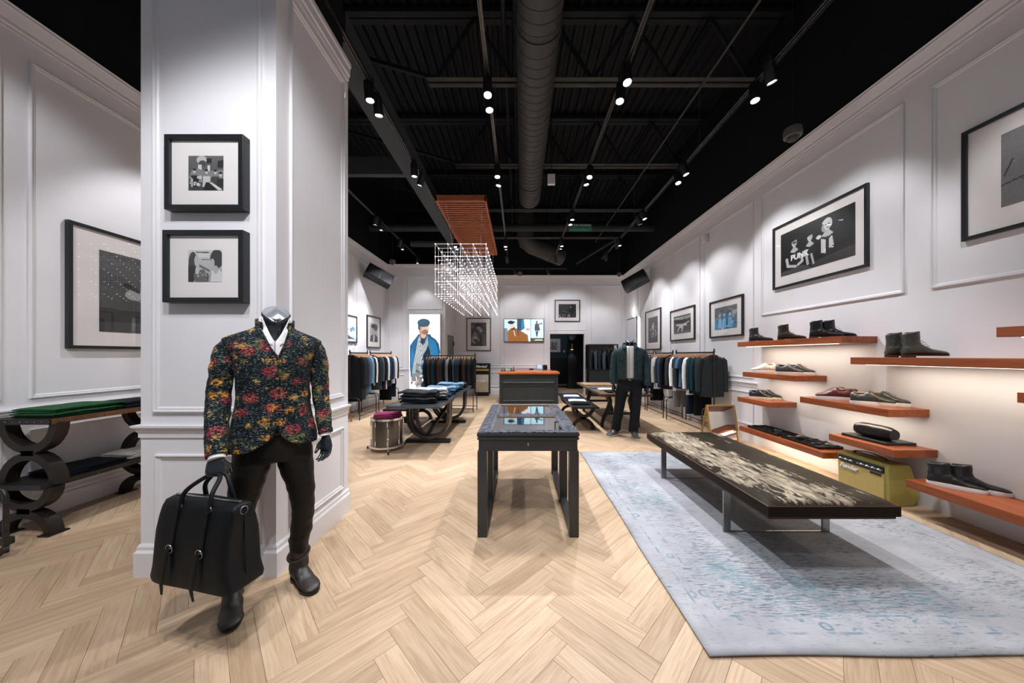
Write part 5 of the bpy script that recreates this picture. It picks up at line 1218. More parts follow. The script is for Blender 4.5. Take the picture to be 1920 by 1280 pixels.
def mkgarment(kind, col, W, L, seed, label, loc, rz, group, prot=True):
    cat = {'jacket': 'jacket', 'coat': 'coat', 'tee': 't-shirt', 'shirt': 'shirt', 'trousers': 'trousers'}[kind]
    nm = 'hanging_' + {'tee': 't_shirt'}.get(kind, kind)
    key = (kind, col, W, L, seed)
    if key in GP: return dup(GP[key], loc, rz, label, group)
    r = T(nm, label, cat, (0, 0, 0), group)
    b, sl = garment(kind, col, W, L, seed)
    m = cloth('cloth_' + col, CL[col])
    P('body', b, m, r, smooth=70)
    for s_ in sl: P('sleeve', s_, m, r, smooth=70)
    if kind in ('jacket', 'coat', 'shirt'):
        cb = B()
        for s_ in (-1, 1): cb.prism([(s_ * .015, .012), (s_ * .065, .018), (s_ * .075, -.03), (s_ * .045, -.06), (s_ * .008, -.12)], -.052, -.038)
        P('collar', cb, m, r, bevel=.004)
        P('placket', B().box((-.004, -.050, -L + .03), (.004, -.043, -.12)), m, r)
    hb = B().tube([(-.19, 0, -.045), (-.10, 0, -.005), (0, 0, .022), (.10, 0, -.005), (.19, 0, -.045)], [.010, .013, .015, .013, .010], 8, sq=(1.2, .8))
    P('hanger', hb, HW, r, smooth=60)
    P('hook', B().tube([(0, 0, .02), (0, 0, .045), (.012, 0, .055), (.016, 0, .070), (.008, 0, .082), (-.006, 0, .083), (-.014, 0, .072)], .0022, 6), CHROME, r)
    r.location = loc; r.rotation_euler = (0, 0, rz); GP[key] = r
    return r
PIPE = mat('black_pipe', (.05, .042, .038), .4, metal=.7, var=.3, scale=20)
def rack(p0, p1, zr, lab, side=None):
    """pipe clothes rack along p0-p1 (xy) with U feet across the ends"""
    p0 = Vector((p0[0], p0[1], 0)); p1 = Vector((p1[0], p1[1], 0)); d = (p1 - p0).normalized(); c_ = d.cross(Vector((0, 0, 1)))
    r = T('clothes_rack', lab, 'rack', (p0 + p1) / 2, 'black pipe clothes racks')
    up = Vector((0, 0, 1))
    P('rail', B().cyl(p0 + up * zr, p1 + up * zr, .013, n=10), PIPE, r, smooth=60)
    b = B(); k = 0; L = (p1 - p0).length; q = B()
    while k * .035 < L - .06:
        t = .03 + k * .035; q.tube([p0 + up * zr + d * (t - .006), p0 + up * zr + d * (t + .006)], .016, 8); k += 1
    P('rail_rings', q, PIPE, r, kind='stuff')
    for p in (p0, p1):
        P('post', B().cyl(p + up * .46, p + up * (zr + .02), .012, n=10), PIPE, r, smooth=60)
        P('finial', B().lathe([(.016, 0), (.022, .012), (.012, .025), (.015, .04), (.004, .06), (0, .062)], (p.x, p.y, zr + .012), 10), PIPE, r, smooth=60)
        u = [p - c_ * .21 + up * .0, p - c_ * .21 + up * .40, p - c_ * .19 + up * .45, p - c_ * .15 + up * .47, p + c_ * .15 + up * .47, p + c_ * .19 + up * .45, p + c_ * .21 + up * .40, p + c_ * .21]
        P('foot_frame', B().tube(u, .011, 8), PIPE, r, smooth=60)
        for s_ in (-1, 1): P('caster', B().cyl(p + c_ * (.21 * s_ - .008) + up * .012, p + c_ * (.21 * s_ + .008) + up * .012, .012, n=10), PIPE, r)
    for s_ in (-1, 1): P('bottom_rail', B().cyl(p0 + c_ * .21 * s_ + up * .09, p1 + c_ * .21 * s_ + up * .09, .009, n=8), PIPE, r, smooth=60)
    return r
def fill(p0, p1, zr, items, where, group, rz):
    n = len(items); cnt_ = {}
    for i, (kind, col, L) in enumerate(items):
        t = (i + .7) / (n + .4); x = p0[0] + (p1[0] - p0[0]) * t; y = p0[1] + (p1[1] - p0[1]) * t
        kk = {'tee': 't-shirt'}.get(kind, kind); ordw = ['nearest', 'second', 'third', 'fourth', 'fifth', 'sixth', 'seventh', 'eighth', 'ninth', 'tenth', 'eleventh', 'twelfth', 'thirteenth', 'fourteenth', 'fifteenth', 'sixteenth', 'seventeenth', 'eighteenth', 'nineteenth', 'twentieth'][i]
        mkgarment(kind, col, .46, L, (i * 7) % 3, '%s %s, %s piece on the %s' % (col, kk, ordw, where), (x, y, zr - .062), rz + random.uniform(-.05, .14), group)
zr = 1.44
rack((3.42, 5.50), (3.42, 6.82), zr, 'clothes rack at the right wall nearest the shoe shelves')
fill((3.42, 5.50), (3.42, 6.82), zr, [('jacket', 'charcoal', .72), ('jacket', 'teal', .70), ('jacket', 'teal', .68), ('trousers', 'black', 1.10), ('jacket', 'teal', .70), ('shirt', 'white', .74), ('trousers', 'navy', 1.12), ('tee', 'navy', .66), ('tee', 'blue', .62), ('jacket', 'charcoal', .66), ('tee', 'teal', .66), ('shirt', 'white', .72), ('trousers', 'grey', 1.08), ('jacket', 'charcoal', .70)],
     'right wall rack nearest the shelves', 'clothes on the near right rack', 0)
rack((3.42, 6.97), (3.42, 7.85), zr, 'second clothes rack at the right wall, behind the near one')
fill((3.42, 6.97), (3.42, 7.85), zr, [('jacket', 'black', .74), ('jacket', 'indigo', .74), ('jacket', 'charcoal', .72), ('tee', 'lightgrey', .70), ('shirt', 'lightgrey', .78), ('jacket', 'teal', .7), ('jacket', 'navy', .74), ('trousers', 'black', 1.1)], 'second right wall rack', 'clothes on the second right rack', 0)
rack((3.42, 7.97), (3.42, 8.8), zr, 'farthest clothes rack at the right wall')
fill((3.42, 7.97), (3.42, 8.8), zr, [('jacket', 'charcoal', .72), ('jacket', 'black', .72), ('jacket', 'navy', .72), ('jacket', 'charcoal', .72), ('coat', 'black', .9)], 'farthest right wall rack', 'clothes on the farthest right rack', 0)
rack((-3.6, 6.72), (-3.6, 7.5), zr, 'clothes rack at the left wall, nearer one')
fill((-3.6, 6.72), (-3.6, 7.5), zr, [('coat', 'black', .98), ('coat', 'charcoal', .96), ('jacket', 'charcoal', .96), ('jacket', 'slate', .9), ('jacket', 'blue', .84), ('shirt', 'lightblue', .8), ('jacket', 'black', .8), ('shirt', 'white', .7)], 'near left wall rack', 'clothes on the near left rack', 0)
rack((-3.6, 7.64), (-3.6, 8.9), zr, 'clothes rack at the left wall, farther one')
fill((-3.6, 7.64), (-3.6, 8.9), zr, [('jacket', 'charcoal', .8), ('jacket', 'slate', .84), ('jacket', 'black', .8), ('coat', 'charcoal', .86), ('shirt', 'white', .86), ('jacket', 'indigo', .8), ('jacket', 'navy', .8), ('jacket', 'indigo', .8), ('trousers', 'black', 1.2), ('shirt', 'white', .76), ('jacket', 'black', .8), ('trousers', 'navy', 1.15)], 'far left wall rack', 'clothes on the far left rack', 0)
rack((-2.35, 7.95), (-1.08, 7.85), 1.38, 'clothes rack facing the room behind the jeans table')
fill((-1.08, 7.85), (-2.35, 7.95), 1.38, [('jacket', c_, .74) for c_ in ('black', 'charcoal', 'black', 'brown', 'black', 'charcoal', 'teal', 'slate', 'black', 'grey', 'black', 'charcoal', 'brown', 'black', 'teal', 'black', 'charcoal', 'black')], 'rack behind the jeans table', 'jackets on the rack behind the jeans table', R(90))
# foot of a rack at the far left edge
r = T('clothes_rack', 'black pipe rack foot standing at the left edge by the iron shelf unit', 'rack', (-3.62, 2.18, 0), None)
P('foot_frame', B().tube([(-3.55, 2.18, .03), (-3.55, 2.18, .42), (-3.565, 2.18, .455), (-3.60, 2.18, .47), (-3.98, 2.18, .47)], .014, 8), PIPE, r, smooth=60)
P('cross_bar', B().cyl((-3.55, 2.18, .11), (-3.98, 2.18, .11), .012, n=8), PIPE, r, smooth=60)
P('clamp', B().box((-3.58, 2.155, .085), (-3.52, 2.205, .135)), PIPE, r, bevel=.008)
P('caster', B().tube([(-3.52, 2.16, .08), (-3.57, 2.16, .03), (-3.60, 2.16, .008)], [.018, .02, .008], 8), PIPE, r, smooth=60)
# leaning wooden board left
r = T('wooden_easel', 'reddish wooden A frame easel half hidden behind the white column', 'easel', (-3.8, 6.45, 0))
CHW = mat('easel_wood', (.23, .085, .035), .45, var=.25)
P('front_frame', B().bar((-3.52, 6.28, 0), (-3.66, 6.48, .98), .06, .03).bar((-4.0, 6.28, 0), (-3.92, 6.48, .98), .06, .03).bar((-4.0, 6.30, .12), (-3.54, 6.30, .12), .03, .08), CHW, r, bevel=.003)
P('back_frame', B().bar((-3.50, 6.60, 0), (-3.66, 6.51, .98), .05, .03).bar((-3.98, 6.60, 0), (-3.92, 6.51, .98), .05, .03), CHW, r, bevel=.003)
P('panel', B().bar((-3.77, 6.30, .16), (-3.77, 6.46, .94), .36, .012), FRAMEB, r)
# gold framed floor mirror by the shelves
GOLDF = mat('gold_frame', (.50, .33, .12), .35, metal=.6, var=.15)
r = T('floor_mirror', 'small gold framed shoe mirror standing on the floor behind the bench', 'mirror', (3.25, 4.98, 0))
mx0, mx1, yb, yt, zt_ = 3.01, 3.44, 4.90, 5.03, .60
for x in (mx0, mx1): P('frame_side', B().bar((x, yb, 0), (x, yt, zt_), .022, .03), GOLDF, r, bevel=.002)
P('frame_top', B().bar((mx0, yt, zt_ - .01), (mx1, yt, zt_ - .01), .03, .022), GOLDF, r, bevel=.002); P('frame_bottom', B().bar((mx0, yb + .02, .05), (mx1, yb + .02, .05), .03, .022), GOLDF, r)
P('mirror_glass', B().bar(((mx0 + mx1) / 2, yb + .02, .07), ((mx0 + mx1) / 2, yt, zt_ - .02), mx1 - mx0 - .02, .006), mat('shoe_mirror', (.75, .75, .75), .04, metal=1, var=0), r)
P('back_panel', B().bar((mx1 - .01, 5.22, 0), (mx1 - .01, yt + .01, zt_ - .01), .022, .03).bar((mx0 + .01, 5.22, 0), (mx0 + .01, yt + .01, zt_ - .01), .022, .03), GOLDF, r, bevel=.002)
P('side_board', B().add([(mx1, yb + .02, .02), (mx1, 5.20, .02), (mx1, yt + .02, zt_ - .03), (mx1, yt, zt_ - .03)], [(0, 1, 2, 3)]), GOLDF, r, solid=.006, fix=False)
# glazed cabinet at the back
r = T('display_cabinet', 'black glazed cabinet with hanging shirts against the back wall', 'cabinet', (2.86, 10.85, 0))
kx0, kx1, ky = 2.37, 3.37, 10.62
b = B().box((kx0, ky, 0), (kx1, YB - .03, .90)).box((kx0, YB - .06, .9), (kx1, YB - .03, 1.76)).box((kx0, ky, 1.73), (kx1, YB - .03, 1.76))
for x in (kx0, kx1 - .03): b.box((x, ky, .9), (x + .03, ky + .03, 1.73))
P('body', b, BLKMETAL, r, bevel=.003)
for k in range(2):
    a = kx0 + .03 + k * .47; dd = P('door', B().box((a, ky - .012, .90), (a + .025, ky, 1.75)).box((a + .445, ky - .012, .90), (a + .47, ky, 1.75)).box((a, ky - .012, .90), (a + .47, ky, .925)).box((a, ky - .012, 1.725), (a + .47, ky, 1.75)), BLKMETAL, r)
    P('door_glass', B().box((a + .025, ky - .008, .925), (a + .445, ky - .005, 1.725)), GLASS, dd)
    P('lower_door', B().box((a, ky - .012, .05), (a + .47, ky, .88)), COUNT, r, bevel=.003)
P('hanging_bar', B().cyl((kx0, ky + .2, 1.60), (kx1, ky + .2, 1.60), .01, n=8), CHROME, r)
for k in range(5):
    mkgarment('shirt', ['charcoal', 'slate', 'charcoal', 'slate', 'black'][k], .46, .62, k % 3, '%s shirt hanging in the glazed cabinet, %s from the left' % (['charcoal', 'slate', 'charcoal', 'slate', 'black'][k], ['first', 'second', 'third', 'fourth', 'fifth'][k]), (kx0 + .15 + .15 * k, ky + .2, 1.53), R(70), 'shirts in the glazed cabinet')
# sconce in the corridor
r = T('wall_sconce', 'brass and black cylinder wall sconce in the dark corridor', 'lamp', (2.20, 12.9, 1.6))
P('shade', B().cyl((2.20, 12.9, 1.62), (2.20, 12.9, 1.86), .07, n=20), mat('brass', (.55, .33, .08), .3, metal=.9), r, smooth=50)
P('glow_disc', B().cyl((2.20, 12.9, 1.612), (2.20, 12.9, 1.62), .05, n=16), mat('sconce_glow', (1, 1, 1), .5, emit=(1, .8, .5), estr=3), r)
P('wall_bracket', B().box((2.17, 12.96, 1.68), (2.23, 13.0, 1.8)), BLKMETAL, r)
spot((2.20, 12.88, 1.60), (2.20, 12.97, 0), 10, 80); spot((2.20, 12.88, 1.88), (2.20, 12.97, 3), 10, 80)
spot((1.4, 12.5, 2.5), (1.6, 15.1, 1.6), 40, 80)
# socket plates on the left wall of the back section
tag(P('wall_switch', B().box((2.04 + .12, YC - .012, 1.52), (2.04 + .20, YC, 1.62)), WHT, bevel=.004), 'white switch plate on the teal wall', 'switch')
# ---------------------------------------------------------------- shoes
def shoe_outline(L, W, n=24, toe=.5):
    """plan outline, x forward; returns list (x,y)"""
    out = []
    for k in range(n):
        a = 2 * PI * k / n; ca, sa = math.cos(a), math.sin(a)
        x = ca * L / 2; t = (x / L + .5)
        w = W / 2 * (.80 + .28 * t - .12 * (abs(t - .42) < .2)) * (1 if t < .75 else 1 - (t - .75) * toe)
        out.append((x, w * (abs(sa) ** .62) * (1 if sa > 0 else -1)))
    return out
SHM = {}
def shoe_parts(kind, L=.29):
    """kind: sneaker / boot / hightop"""
    if (kind, L) in SHM: return SHM[(kind, L)]
    W = .098; sole = B(); ol = shoe_outline(L, W, 28, (.3 if kind != 'boot' else .6))
    if kind == 'boot':
        sole.rings([[(x, y, z) for x, y in ol] for z in (.010, .020)])
        heel = [(x, y) for x, y in ol if x < -L * .22]; heel.sort(key=lambda p: math.atan2(p[1], p[0] + L * .35))
        sole.prism([(max(min(x, -L * .24), -L / 2), y) for x, y in ol if x < -L * .15], 0, .010, 'Z')
        zb = .018
    else:
        sole.rings([[(x * s_, y * s_, z) for x, y in ol] for z, s_ in ((0, .985), (.006, 1.01), (.026, 1.01), (.030, .985))]); zb = .024
    up = B(); rs = []
    prof = {'sneaker': [(0, .40, .075), (.02, .66, .094), (.08, .80, .100), (.20, .84, .090), (.32, .86, .096), (.42, .90, .115), (.52, .96, .102), (.64, 1.0, .080), (.78, 1.0, .062), (.90, .92, .054), (.97, .72, .046), (1.0, .4, .036)],
            'boot': [(0, .35, .05), (.02, .62, .075), (.10, .78, .10), (.25, .82, .115), (.40, .86, .10), (.52, .92, .078), (.64, .98, .060), (.78, .98, .052), (.90, .88, .045), (.97, .62, .038), (1.0, .32, .030)]}
    prof['hightop'] = prof['boot']
    for t, w, h in prof[kind]:
        x = (t - .5) * L * .985; ring = []
        for k in range(18):
            a = 2 * PI * k / 18; ca, sa = math.cos(a), math.sin(a)
            yy = W / 2 * .96 * w * (abs(ca) ** .8) * (1 if ca > 0 else -1)
            zz = zb + (h - zb) * .5 + (h - zb) * .5 * (abs(sa) ** .8) * (1 if sa > 0 else -1)
            if sa > 0: yy *= 1 - .35 * max(0, sa) ** 1.2
            ring.append((x, yy, max(zb - .002, zz)))
        rs.append(ring)
    up.rings(rs)
    H = {'boot': .175, 'hightop': .165}.get(kind)
    if H:
        rs = []
        for z, rx, ry, cx in ((.04, .065, .030, -.075), (.08, .062, .032, -.078), (.12, .055, .032, -.082), (H - .01, .056, .034, -.084), (H, .055, .033, -.084)):
            rs.append([(cx * L / .29 + rx * L / .29 * math.cos(a), ry * math.sin(a), z + (.010 * math.cos(a) if z > .12 else 0)) for a in [2 * PI * k / 20 for k in range(20)]])
        up.rings(rs)
    up = fuse(up, .0042, 3)
    up.v = [(x + .0022 * mnoise.noise((x * 40, y * 40, z * 40)) * (1 if z > .04 else 0), y + .0025 * mnoise.noise((x * 30 + 5, y * 30, z * 50)) * (1 if z > .04 else 0), z) for x, y, z in up.v]
    lin = B()  # cap laid over the closed upper; dark ones paint the opening's shade
    if kind == 'sneaker': lin.ball((-.078 * L / .29, 0, .094), .05, 16, sc=(.95, .46, .14))
    else: lin.ball((-.084 * L / .29, 0, H - .001), .047, 16, sc=(1.0, .56, .06))
    lace = B()
    if kind == 'sneaker':
        for k in range(5):
            x = (-.004 + .014 * k) * L / .29; z = .1135 - .0072 * k
            lace.tube([(x, -.020, z - .004), (x + .003, 0, z + .001), (x, .020, z - .004)], .0022, 6)
    elif kind == 'boot':
        for k in range(4):
            x = (-.018 + .013 * k) * L / .29; z = .118 - .0125 * k
            lace.tube([(x, -.018, z - .004), (x + .004, 0, z), (x, .018, z - .004)], .002, 6)
    else: lace.box((-.112, -.034, .085), (-.082, .034, .135))
    SHM[(kind, L)] = (sole, up, lin, lace); return SHM[(kind, L)]
LEA = {k: mat('leather_' + k, v, .32, var=.25, scale=30, bump=.15, bscale=90) for k, v in {'black': (.010, .011, .013), 'darkbrown': (.030, .018, .012), 'olive': (.055, .055, .045), 'burgundy': (.10, .018, .022), 'white': (.70, .68, .65), 'grey': (.060, .065, .075), 'charcoal': (.022, .024, .028), 'brownblack': (.040, .030, .022)}.items()}
RUB = mat('white_rubber', (.72, .70, .67), .6, var=.03); CRM = mat('cream_rubber', (.66, .58, .46), .6, var=.03); BRS = mat('brown_sole', (.06, .03, .018), .5); TANL = mat('tan_lining', (.38, .20, .09), .7); DKOPEN = mat('dark_opening', (.012, .010, .010), .8); TAPE = mat('white_tape', (.55, .55, .55), .6)  # the near-black cap colour paints the shade inside a shoe opening
SHP = {}
def shoe(kind, leather, solem, lining, label, loc, rz, group, L=.29, lace=None, name=None):
    key = (kind, leather, L)
    if key in SHP: return dup(SHP[key], loc, R(rz), label, group)
    r = T(name or {'sneaker': 'sneaker', 'boot': 'ankle_boot', 'hightop': 'high_top_shoe'}[kind], label, 'shoe' if kind != 'boot' else 'boot', (0, 0, 0), group)
    sole, up, lin, lc = shoe_parts(kind, L)
    P('upper', up, LEA[leather], r, smooth=180, fix=False); P('sole', sole, solem, r, smooth=50); P('lining', lin, lining, r, smooth=180)
    P('laces' if kind != 'hightop' else 'strap', lc, lace or (LEA[leather] if kind != 'hightop' else LEA['charcoal']), r, smooth=60)
    r.location = loc; r.rotation_euler = (0, 0, R(rz)); SHP[key] = r
    r.scale = (1, 1.08, {('boot', 'olive'): 1.28}.get((kind, leather), 1.25 if kind == 'sneaker' else 1.14))
    return r
A0 = -38
z1, z2, z3, z4, z5, z10 = 1.595, 1.145, .757, 1.375, .90, .317
shoe('boot', 'charcoal', BRS, DKOPEN, 'black ankle boot at the far end of the highest shoe shelf', (3.56, 4.62, z1), A0, None)
shoe('boot', 'brownblack', BRS, DKOPEN, 'brown ankle boot in the middle of the highest shoe shelf', (3.56, 4.10, z1), A0, None)
shoe('boot', 'black', BRS, DKOPEN, 'glossy black lace boot near the corner of the highest shelf, front one', (3.54, 3.62, z1), A0, 'pair of glossy black boots')
shoe('boot', 'black', BRS, DKOPEN, 'glossy black lace boot near the corner of the highest shelf, rear one', (3.65, 3.59, z1), A0 + 4, 'pair of glossy black boots')
shoe('boot', 'olive', BRS, DKOPEN, 'worn dark lace-up boot on the long eye level shelf, left of its pair', (3.575, 2.90, z4 + .001), A0 + 16, 'pair of worn lace-up boots')
shoe('boot', 'olive', BRS, DKOPEN, 'worn dark lace-up boot on the long eye level shelf, right of its pair', (3.60, 2.79, z4 + .001), A0 + 13, 'pair of worn lace-up boots')
shoe('sneaker', 'white', RUB, TANL, 'white low sneaker, front one of the pair on the short shelf', (3.50, 4.50, z2), 180 + A0, 'pair of white sneakers', lace=RUB)
shoe('sneaker', 'white', RUB, TANL, 'white low sneaker, rear one of the pair on the short shelf', (3.62, 4.50, z2), 180 + A0, 'pair of white sneakers')
shoe('sneaker', 'grey', RUB, DKOPEN, 'grey slip-on sneaker beside the white pair, front one', (3.50, 4.06, z2), A0, 'pair of grey sneakers')
shoe('sneaker', 'grey', RUB, DKOPEN, 'grey slip-on sneaker beside the white pair, rear one', (3.63, 4.05, z2), A0, 'pair of grey sneakers')
shoe('sneaker', 'charcoal', CRM, DKOPEN, 'dark sneaker on the shortest shelf, front one', (3.52, 4.57, z3), A0, 'pair of dark sneakers', L=.28)
shoe('sneaker', 'charcoal', CRM, DKOPEN, 'dark sneaker on the shortest shelf, rear one', (3.64, 4.56, z3), A0, 'pair of dark sneakers', L=.28)
shoe('sneaker', 'burgundy', RUB, TANL, 'burgundy sneaker beside the olive pair, front one', (3.52, 3.52, z5), 180 + A0 - 2, 'pair of burgundy sneakers', L=.30)
shoe('sneaker', 'burgundy', RUB, TANL, 'burgundy sneaker beside the olive pair, rear one', (3.63, 3.56, z5), 180 + A0 - 2, 'pair of burgundy sneakers', L=.30)
shoe('sneaker', 'olive', RUB, TANL, 'olive sneaker at the near corner of its shelf, front one', (3.52, 3.13, z5), A0 - 6, 'pair of olive sneakers', L=.31)
shoe('sneaker', 'olive', RUB, TANL, 'olive sneaker at the near corner of its shelf, rear one', (3.64, 3.11, z5), A0 - 6, 'pair of olive sneakers', L=.31)
shoe('hightop', 'black', RUB, DKOPEN, 'black high top shoe on the lowest right shelf, front one', (3.55, 2.55, z10), A0 - 8, 'pair of black high tops', L=.30)
shoe('hightop', 'black', RUB, DKOPEN, 'black high top shoe on the lowest right shelf, rear one', (3.66, 2.50, z10), A0 - 8, 'pair of black high tops', L=.30)
# trays, pouch, accessories
def tray(x0, x1, y0, y1, z, lab, h=.03):
    r = T('display_tray', lab, 'tray', ((x0 + x1) / 2, (y0 + y1) / 2, z), 'black display trays')
    b = B().box((x0, y0, z), (x1, y1, z + .008)).box((x0, y0, z), (x0 + .008, y1, z + h)).box((x1 - .008, y0, z), (x1, y1, z + h)).box((x0, y0, z), (x1, y0 + .008, z + h)).box((x0, y1 - .008, z), (x1, y1, z + h))
    P('box', b, BLKMETAL, r, bevel=.0015); P('lining', B().box((x0 + .01, y0 + .01, z + .008), (x1 - .01, y1 - .01, z + .014)), mat('felt_grey', (.035, .035, .038), .95), r)
tray(3.44, 3.72, 4.18, 4.72, .317, 'black tray of leather accessories at the far end of the low shelf')
tray(3.44, 3.72, 3.60, 4.12, .317, 'black tray of coiled belts near the front of the low shelf')
SILV = mat('silver_dark', (.35, .34, .33), .3, metal=.9, var=.3)
rn = random.Random(11)
for k in range(18):
    a = k < 9; y = (4.66 - .052 * k) if a else (4.07 - .050 * (k - 9)); x = 3.51 + .13 * (k % 2) + rn.uniform(-.01, .01)
    ang = rn.uniform(-30, 30) + 10; b = B(); m_ = [LEA['black'], SILV, LEA['darkbrown'], LEA['charcoal']][k % 4]
    rr_ = .026 if a else .034
    b.tube([(x + rr_ * 1.9 * math.cos(t) * math.cos(R(ang)) - rr_ * .6 * math.sin(t) * math.sin(R(ang)), y + rr_ * 1.9 * math.cos(t) * math.sin(R(ang)) * .5 + rr_ * .6 * math.sin(t), .334 + .018 * (1 + math.sin(t + k)) / 2 + (.006 if not a else 0)) for t in [2 * PI * j / 16 for j in range(16)]], .0055 if a else .008, 6, closed=True, sq=(1.6, .6))
    w_ = ['black leather', 'silver', 'dark brown', 'charcoal'][k % 4]
    rowp = ['farthest', 'second from the far end', 'third from the far end', 'fourth from the far end', 'middle', 'fourth from the near end', 'third from the near end', 'second from the near end', 'nearest'][k % 9]
    tag(P('bracelet' if a else 'coiled_belt', b, m_, smooth=60), '%s %s in the %s black tray, %s' % (w_, 'bracelet' if a else 'coiled belt', 'far' if a else 'near', rowp), 'bracelet' if a else 'belt', 'bracelets in the far tray' if a else 'belts in the near tray')
tag(P('flat_box', B().box((3.45, 2.95, .546), (3.735, 3.36, .572)), mat('black_box', (.012, .013, .016), .4), bevel=.003), 'flat black box under the leather wash bag', 'box')
r = T('wash_bag', 'black leather wash bag with a zip on the flat black box', 'bag', (3.57, 3.15, .572))
rs = []
for t in np.linspace(0, 1, 13):
    y = 3.315 - .325 * t; e_ = 1 - .28 * abs(2 * t - 1) ** 5; ring = []
    for k in range(20):
        a = 2 * PI * k / 20; ca, sa = math.cos(a), math.sin(a)
        w_ = .070 * e_ * (1 if sa < 0 else 1 - .38 * sa ** 1.5)
        x = 3.575 + w_ * abs(ca) ** .6 * (1 if ca > 0 else -1); z = .572 + .066 + .066 * e_ * abs(sa) ** .6 * (1 if sa > 0 else -1)
        q = .006 * mnoise.noise((x * 22, y * 14, z * 22))
        ring.append((x + q, y, max(.572, z + q * .6)))
    rs.append(ring)
P('body', B().rings(rs), LEA['black'], r, smooth=60); P('zip', B().tube([(3.575, 3.28, .700), (3.575, 3.22, .705), (3.575, 3.12, .704), (3.575, 3.04, .698), (3.575, 3.008, .66)], .004, 6, sq=(.6, 2)), SILV, r); P('pull_tab', B().box((3.565, 3.30, .64), (3.585, 3.325, .665)), LEA['black'], r, bevel=.003)

# ---------------------------------------------------------------- mannequins
MANQ = mat('mannequin_gloss', (.014, .018, .021), .18, var=.1, coat=.6)
CAPM = mat('mannequin_cap', (.42, .44, .46), .22, metal=.6, var=.1)
def hand(w, dirv, bend, row, curl, thumb_side=1, sc_=1.0, hold=False):
    """w wrist, dirv pointing to the fingers, bend = direction the fingers curl to, row = knuckle row axis"""
    w, d, bn, rw = Vector(w), Vector(dirv).normalized(), Vector(bend).normalized(), Vector(row).normalized()
    b = B(); s = sc_
    b.tube([w - d * .03, w, w + d * .03 * s, w + d * .065 * s, w + d * .088 * s], [.028 * s, .027 * s, .038 * s, .043 * s, .036 * s], 14, up=tuple(rw), sq=(1, .48))
    for i, (o, L) in enumerate(((-.030, .072), (-.010, .082), (.011, .077), (.030, .060))):
        p = w + d * .080 * s + rw * o * s; a = 0; pts = [p - d * .02 * s, p]; cd = d
        for j, sg in enumerate((.44, .32, .24)):
            a += R(curl[j]); cd = d * math.cos(a) + bn * math.sin(a); p = p + cd * L * sg * s; pts.append(p)
        b.tube(pts, [.0095 * s, .0098 * s, .0088 * s, .0080 * s, .0062 * s], 8)
    ts = rw * (-.034 * thumb_side) * s
    p = w + d * .028 * s + ts * .7; td = (d * .7 - rw * thumb_side * .55 + bn * .45).normalized()
    pts = [p - td * .01, p + td * .030 * s, p + td * .030 * s + (d * .9 + bn * .45).normalized() * .030 * s, p + td * .030 * s + (d * .9 + bn * .45).normalized() * .03 * s + (d * .7 + bn * .8 + rw * thumb_side * (.5 if hold else .1)).normalized() * .024 * s]
    b.tube(pts, [.014 * s, .0125 * s, .0105 * s, .0075 * s], 8)
    return fuse(b, .0032, 2)
def torso_shell(lv, wfun, nz=46, nt_=56, expo=2.35, wr=.004, seed=0, zlo=None):
    """open-front garment body. lv: (z, cx, cy, a, b). wfun(z) -> (left, right) half opening widths"""
    Z = [l[0] for l in lv]
    def at(z): return [float(np.interp(z, Z, [l[i] for l in lv])) for i in range(1, 5)]
    z0, z1_ = Z[0], Z[-1]
    def fn(u, v):
        z = z0 + (z1_ - z0) * v; cx, cy, a, b_ = at(z)
        wl_, wr_ = wfun(z); pl, pr_ = math.asin(min(.98, wl_ / a)), math.asin(min(.98, wr_ / a))
        th = pl + (2 * PI - pl - pr_) * u                       # from front-left going round the back
        sx, cz = -math.sin(th), -math.cos(th)
        k = (abs(sx) ** expo + abs(cz) ** expo) ** (-1 / expo)
        q = wr * mnoise.noise((sx * 2.4 + seed, cz * 2.4, z * 9)) + wr * .6 * mnoise.noise((sx * 6, cz * 6 + seed, z * 16))
        return (cx + sx * k * (a + q), cy + cz * k * (b_ + q), z + (zlo(sx) * max(0, 1 - v * 5) if zlo else 0))
    return B().grid(fn, nt_, nz)
def smoothpath(pts, n=5):
    """Catmull-Rom through points (any dim)"""
    P_ = [np.array(p, float) for p in pts]; P_ = [2 * P_[0] - P_[1]] + P_ + [2 * P_[-1] - P_[-2]]; out = []
    for i in range(1, len(P_) - 2):
        for k in range(n):
            t = k / n; a, b_, c_, d_ = P_[i - 1], P_[i], P_[i + 1], P_[i + 2]
            out.append(.5 * (2 * b_ + (c_ - a) * t + (2 * a - 5 * b_ + 4 * c_ - d_) * t * t + (3 * b_ - a - 3 * c_ + d_) * t ** 3))
    out.append(P_[-2]); return out
def limb(pts, n=20, wr=.004, seed=0, sq=(1, 1), k=6, up=(0, 1, 0)):
    q = smoothpath(pts, k); b = B().tube([tuple(p[:3]) for p in q], [float(p[3]) for p in q], n, up=up, sq=sq)
    if wr: b.v = [(x + wr * mnoise.noise((x * 14 + seed, y * 14, z * 26)), y + wr * mnoise.noise((x * 14, y * 14 + seed + 9, z * 26)), z + wr * .5 * mnoise.noise((x * 20, y * 20, z * 20 + seed))) for x, y, z in b.v]
    return b
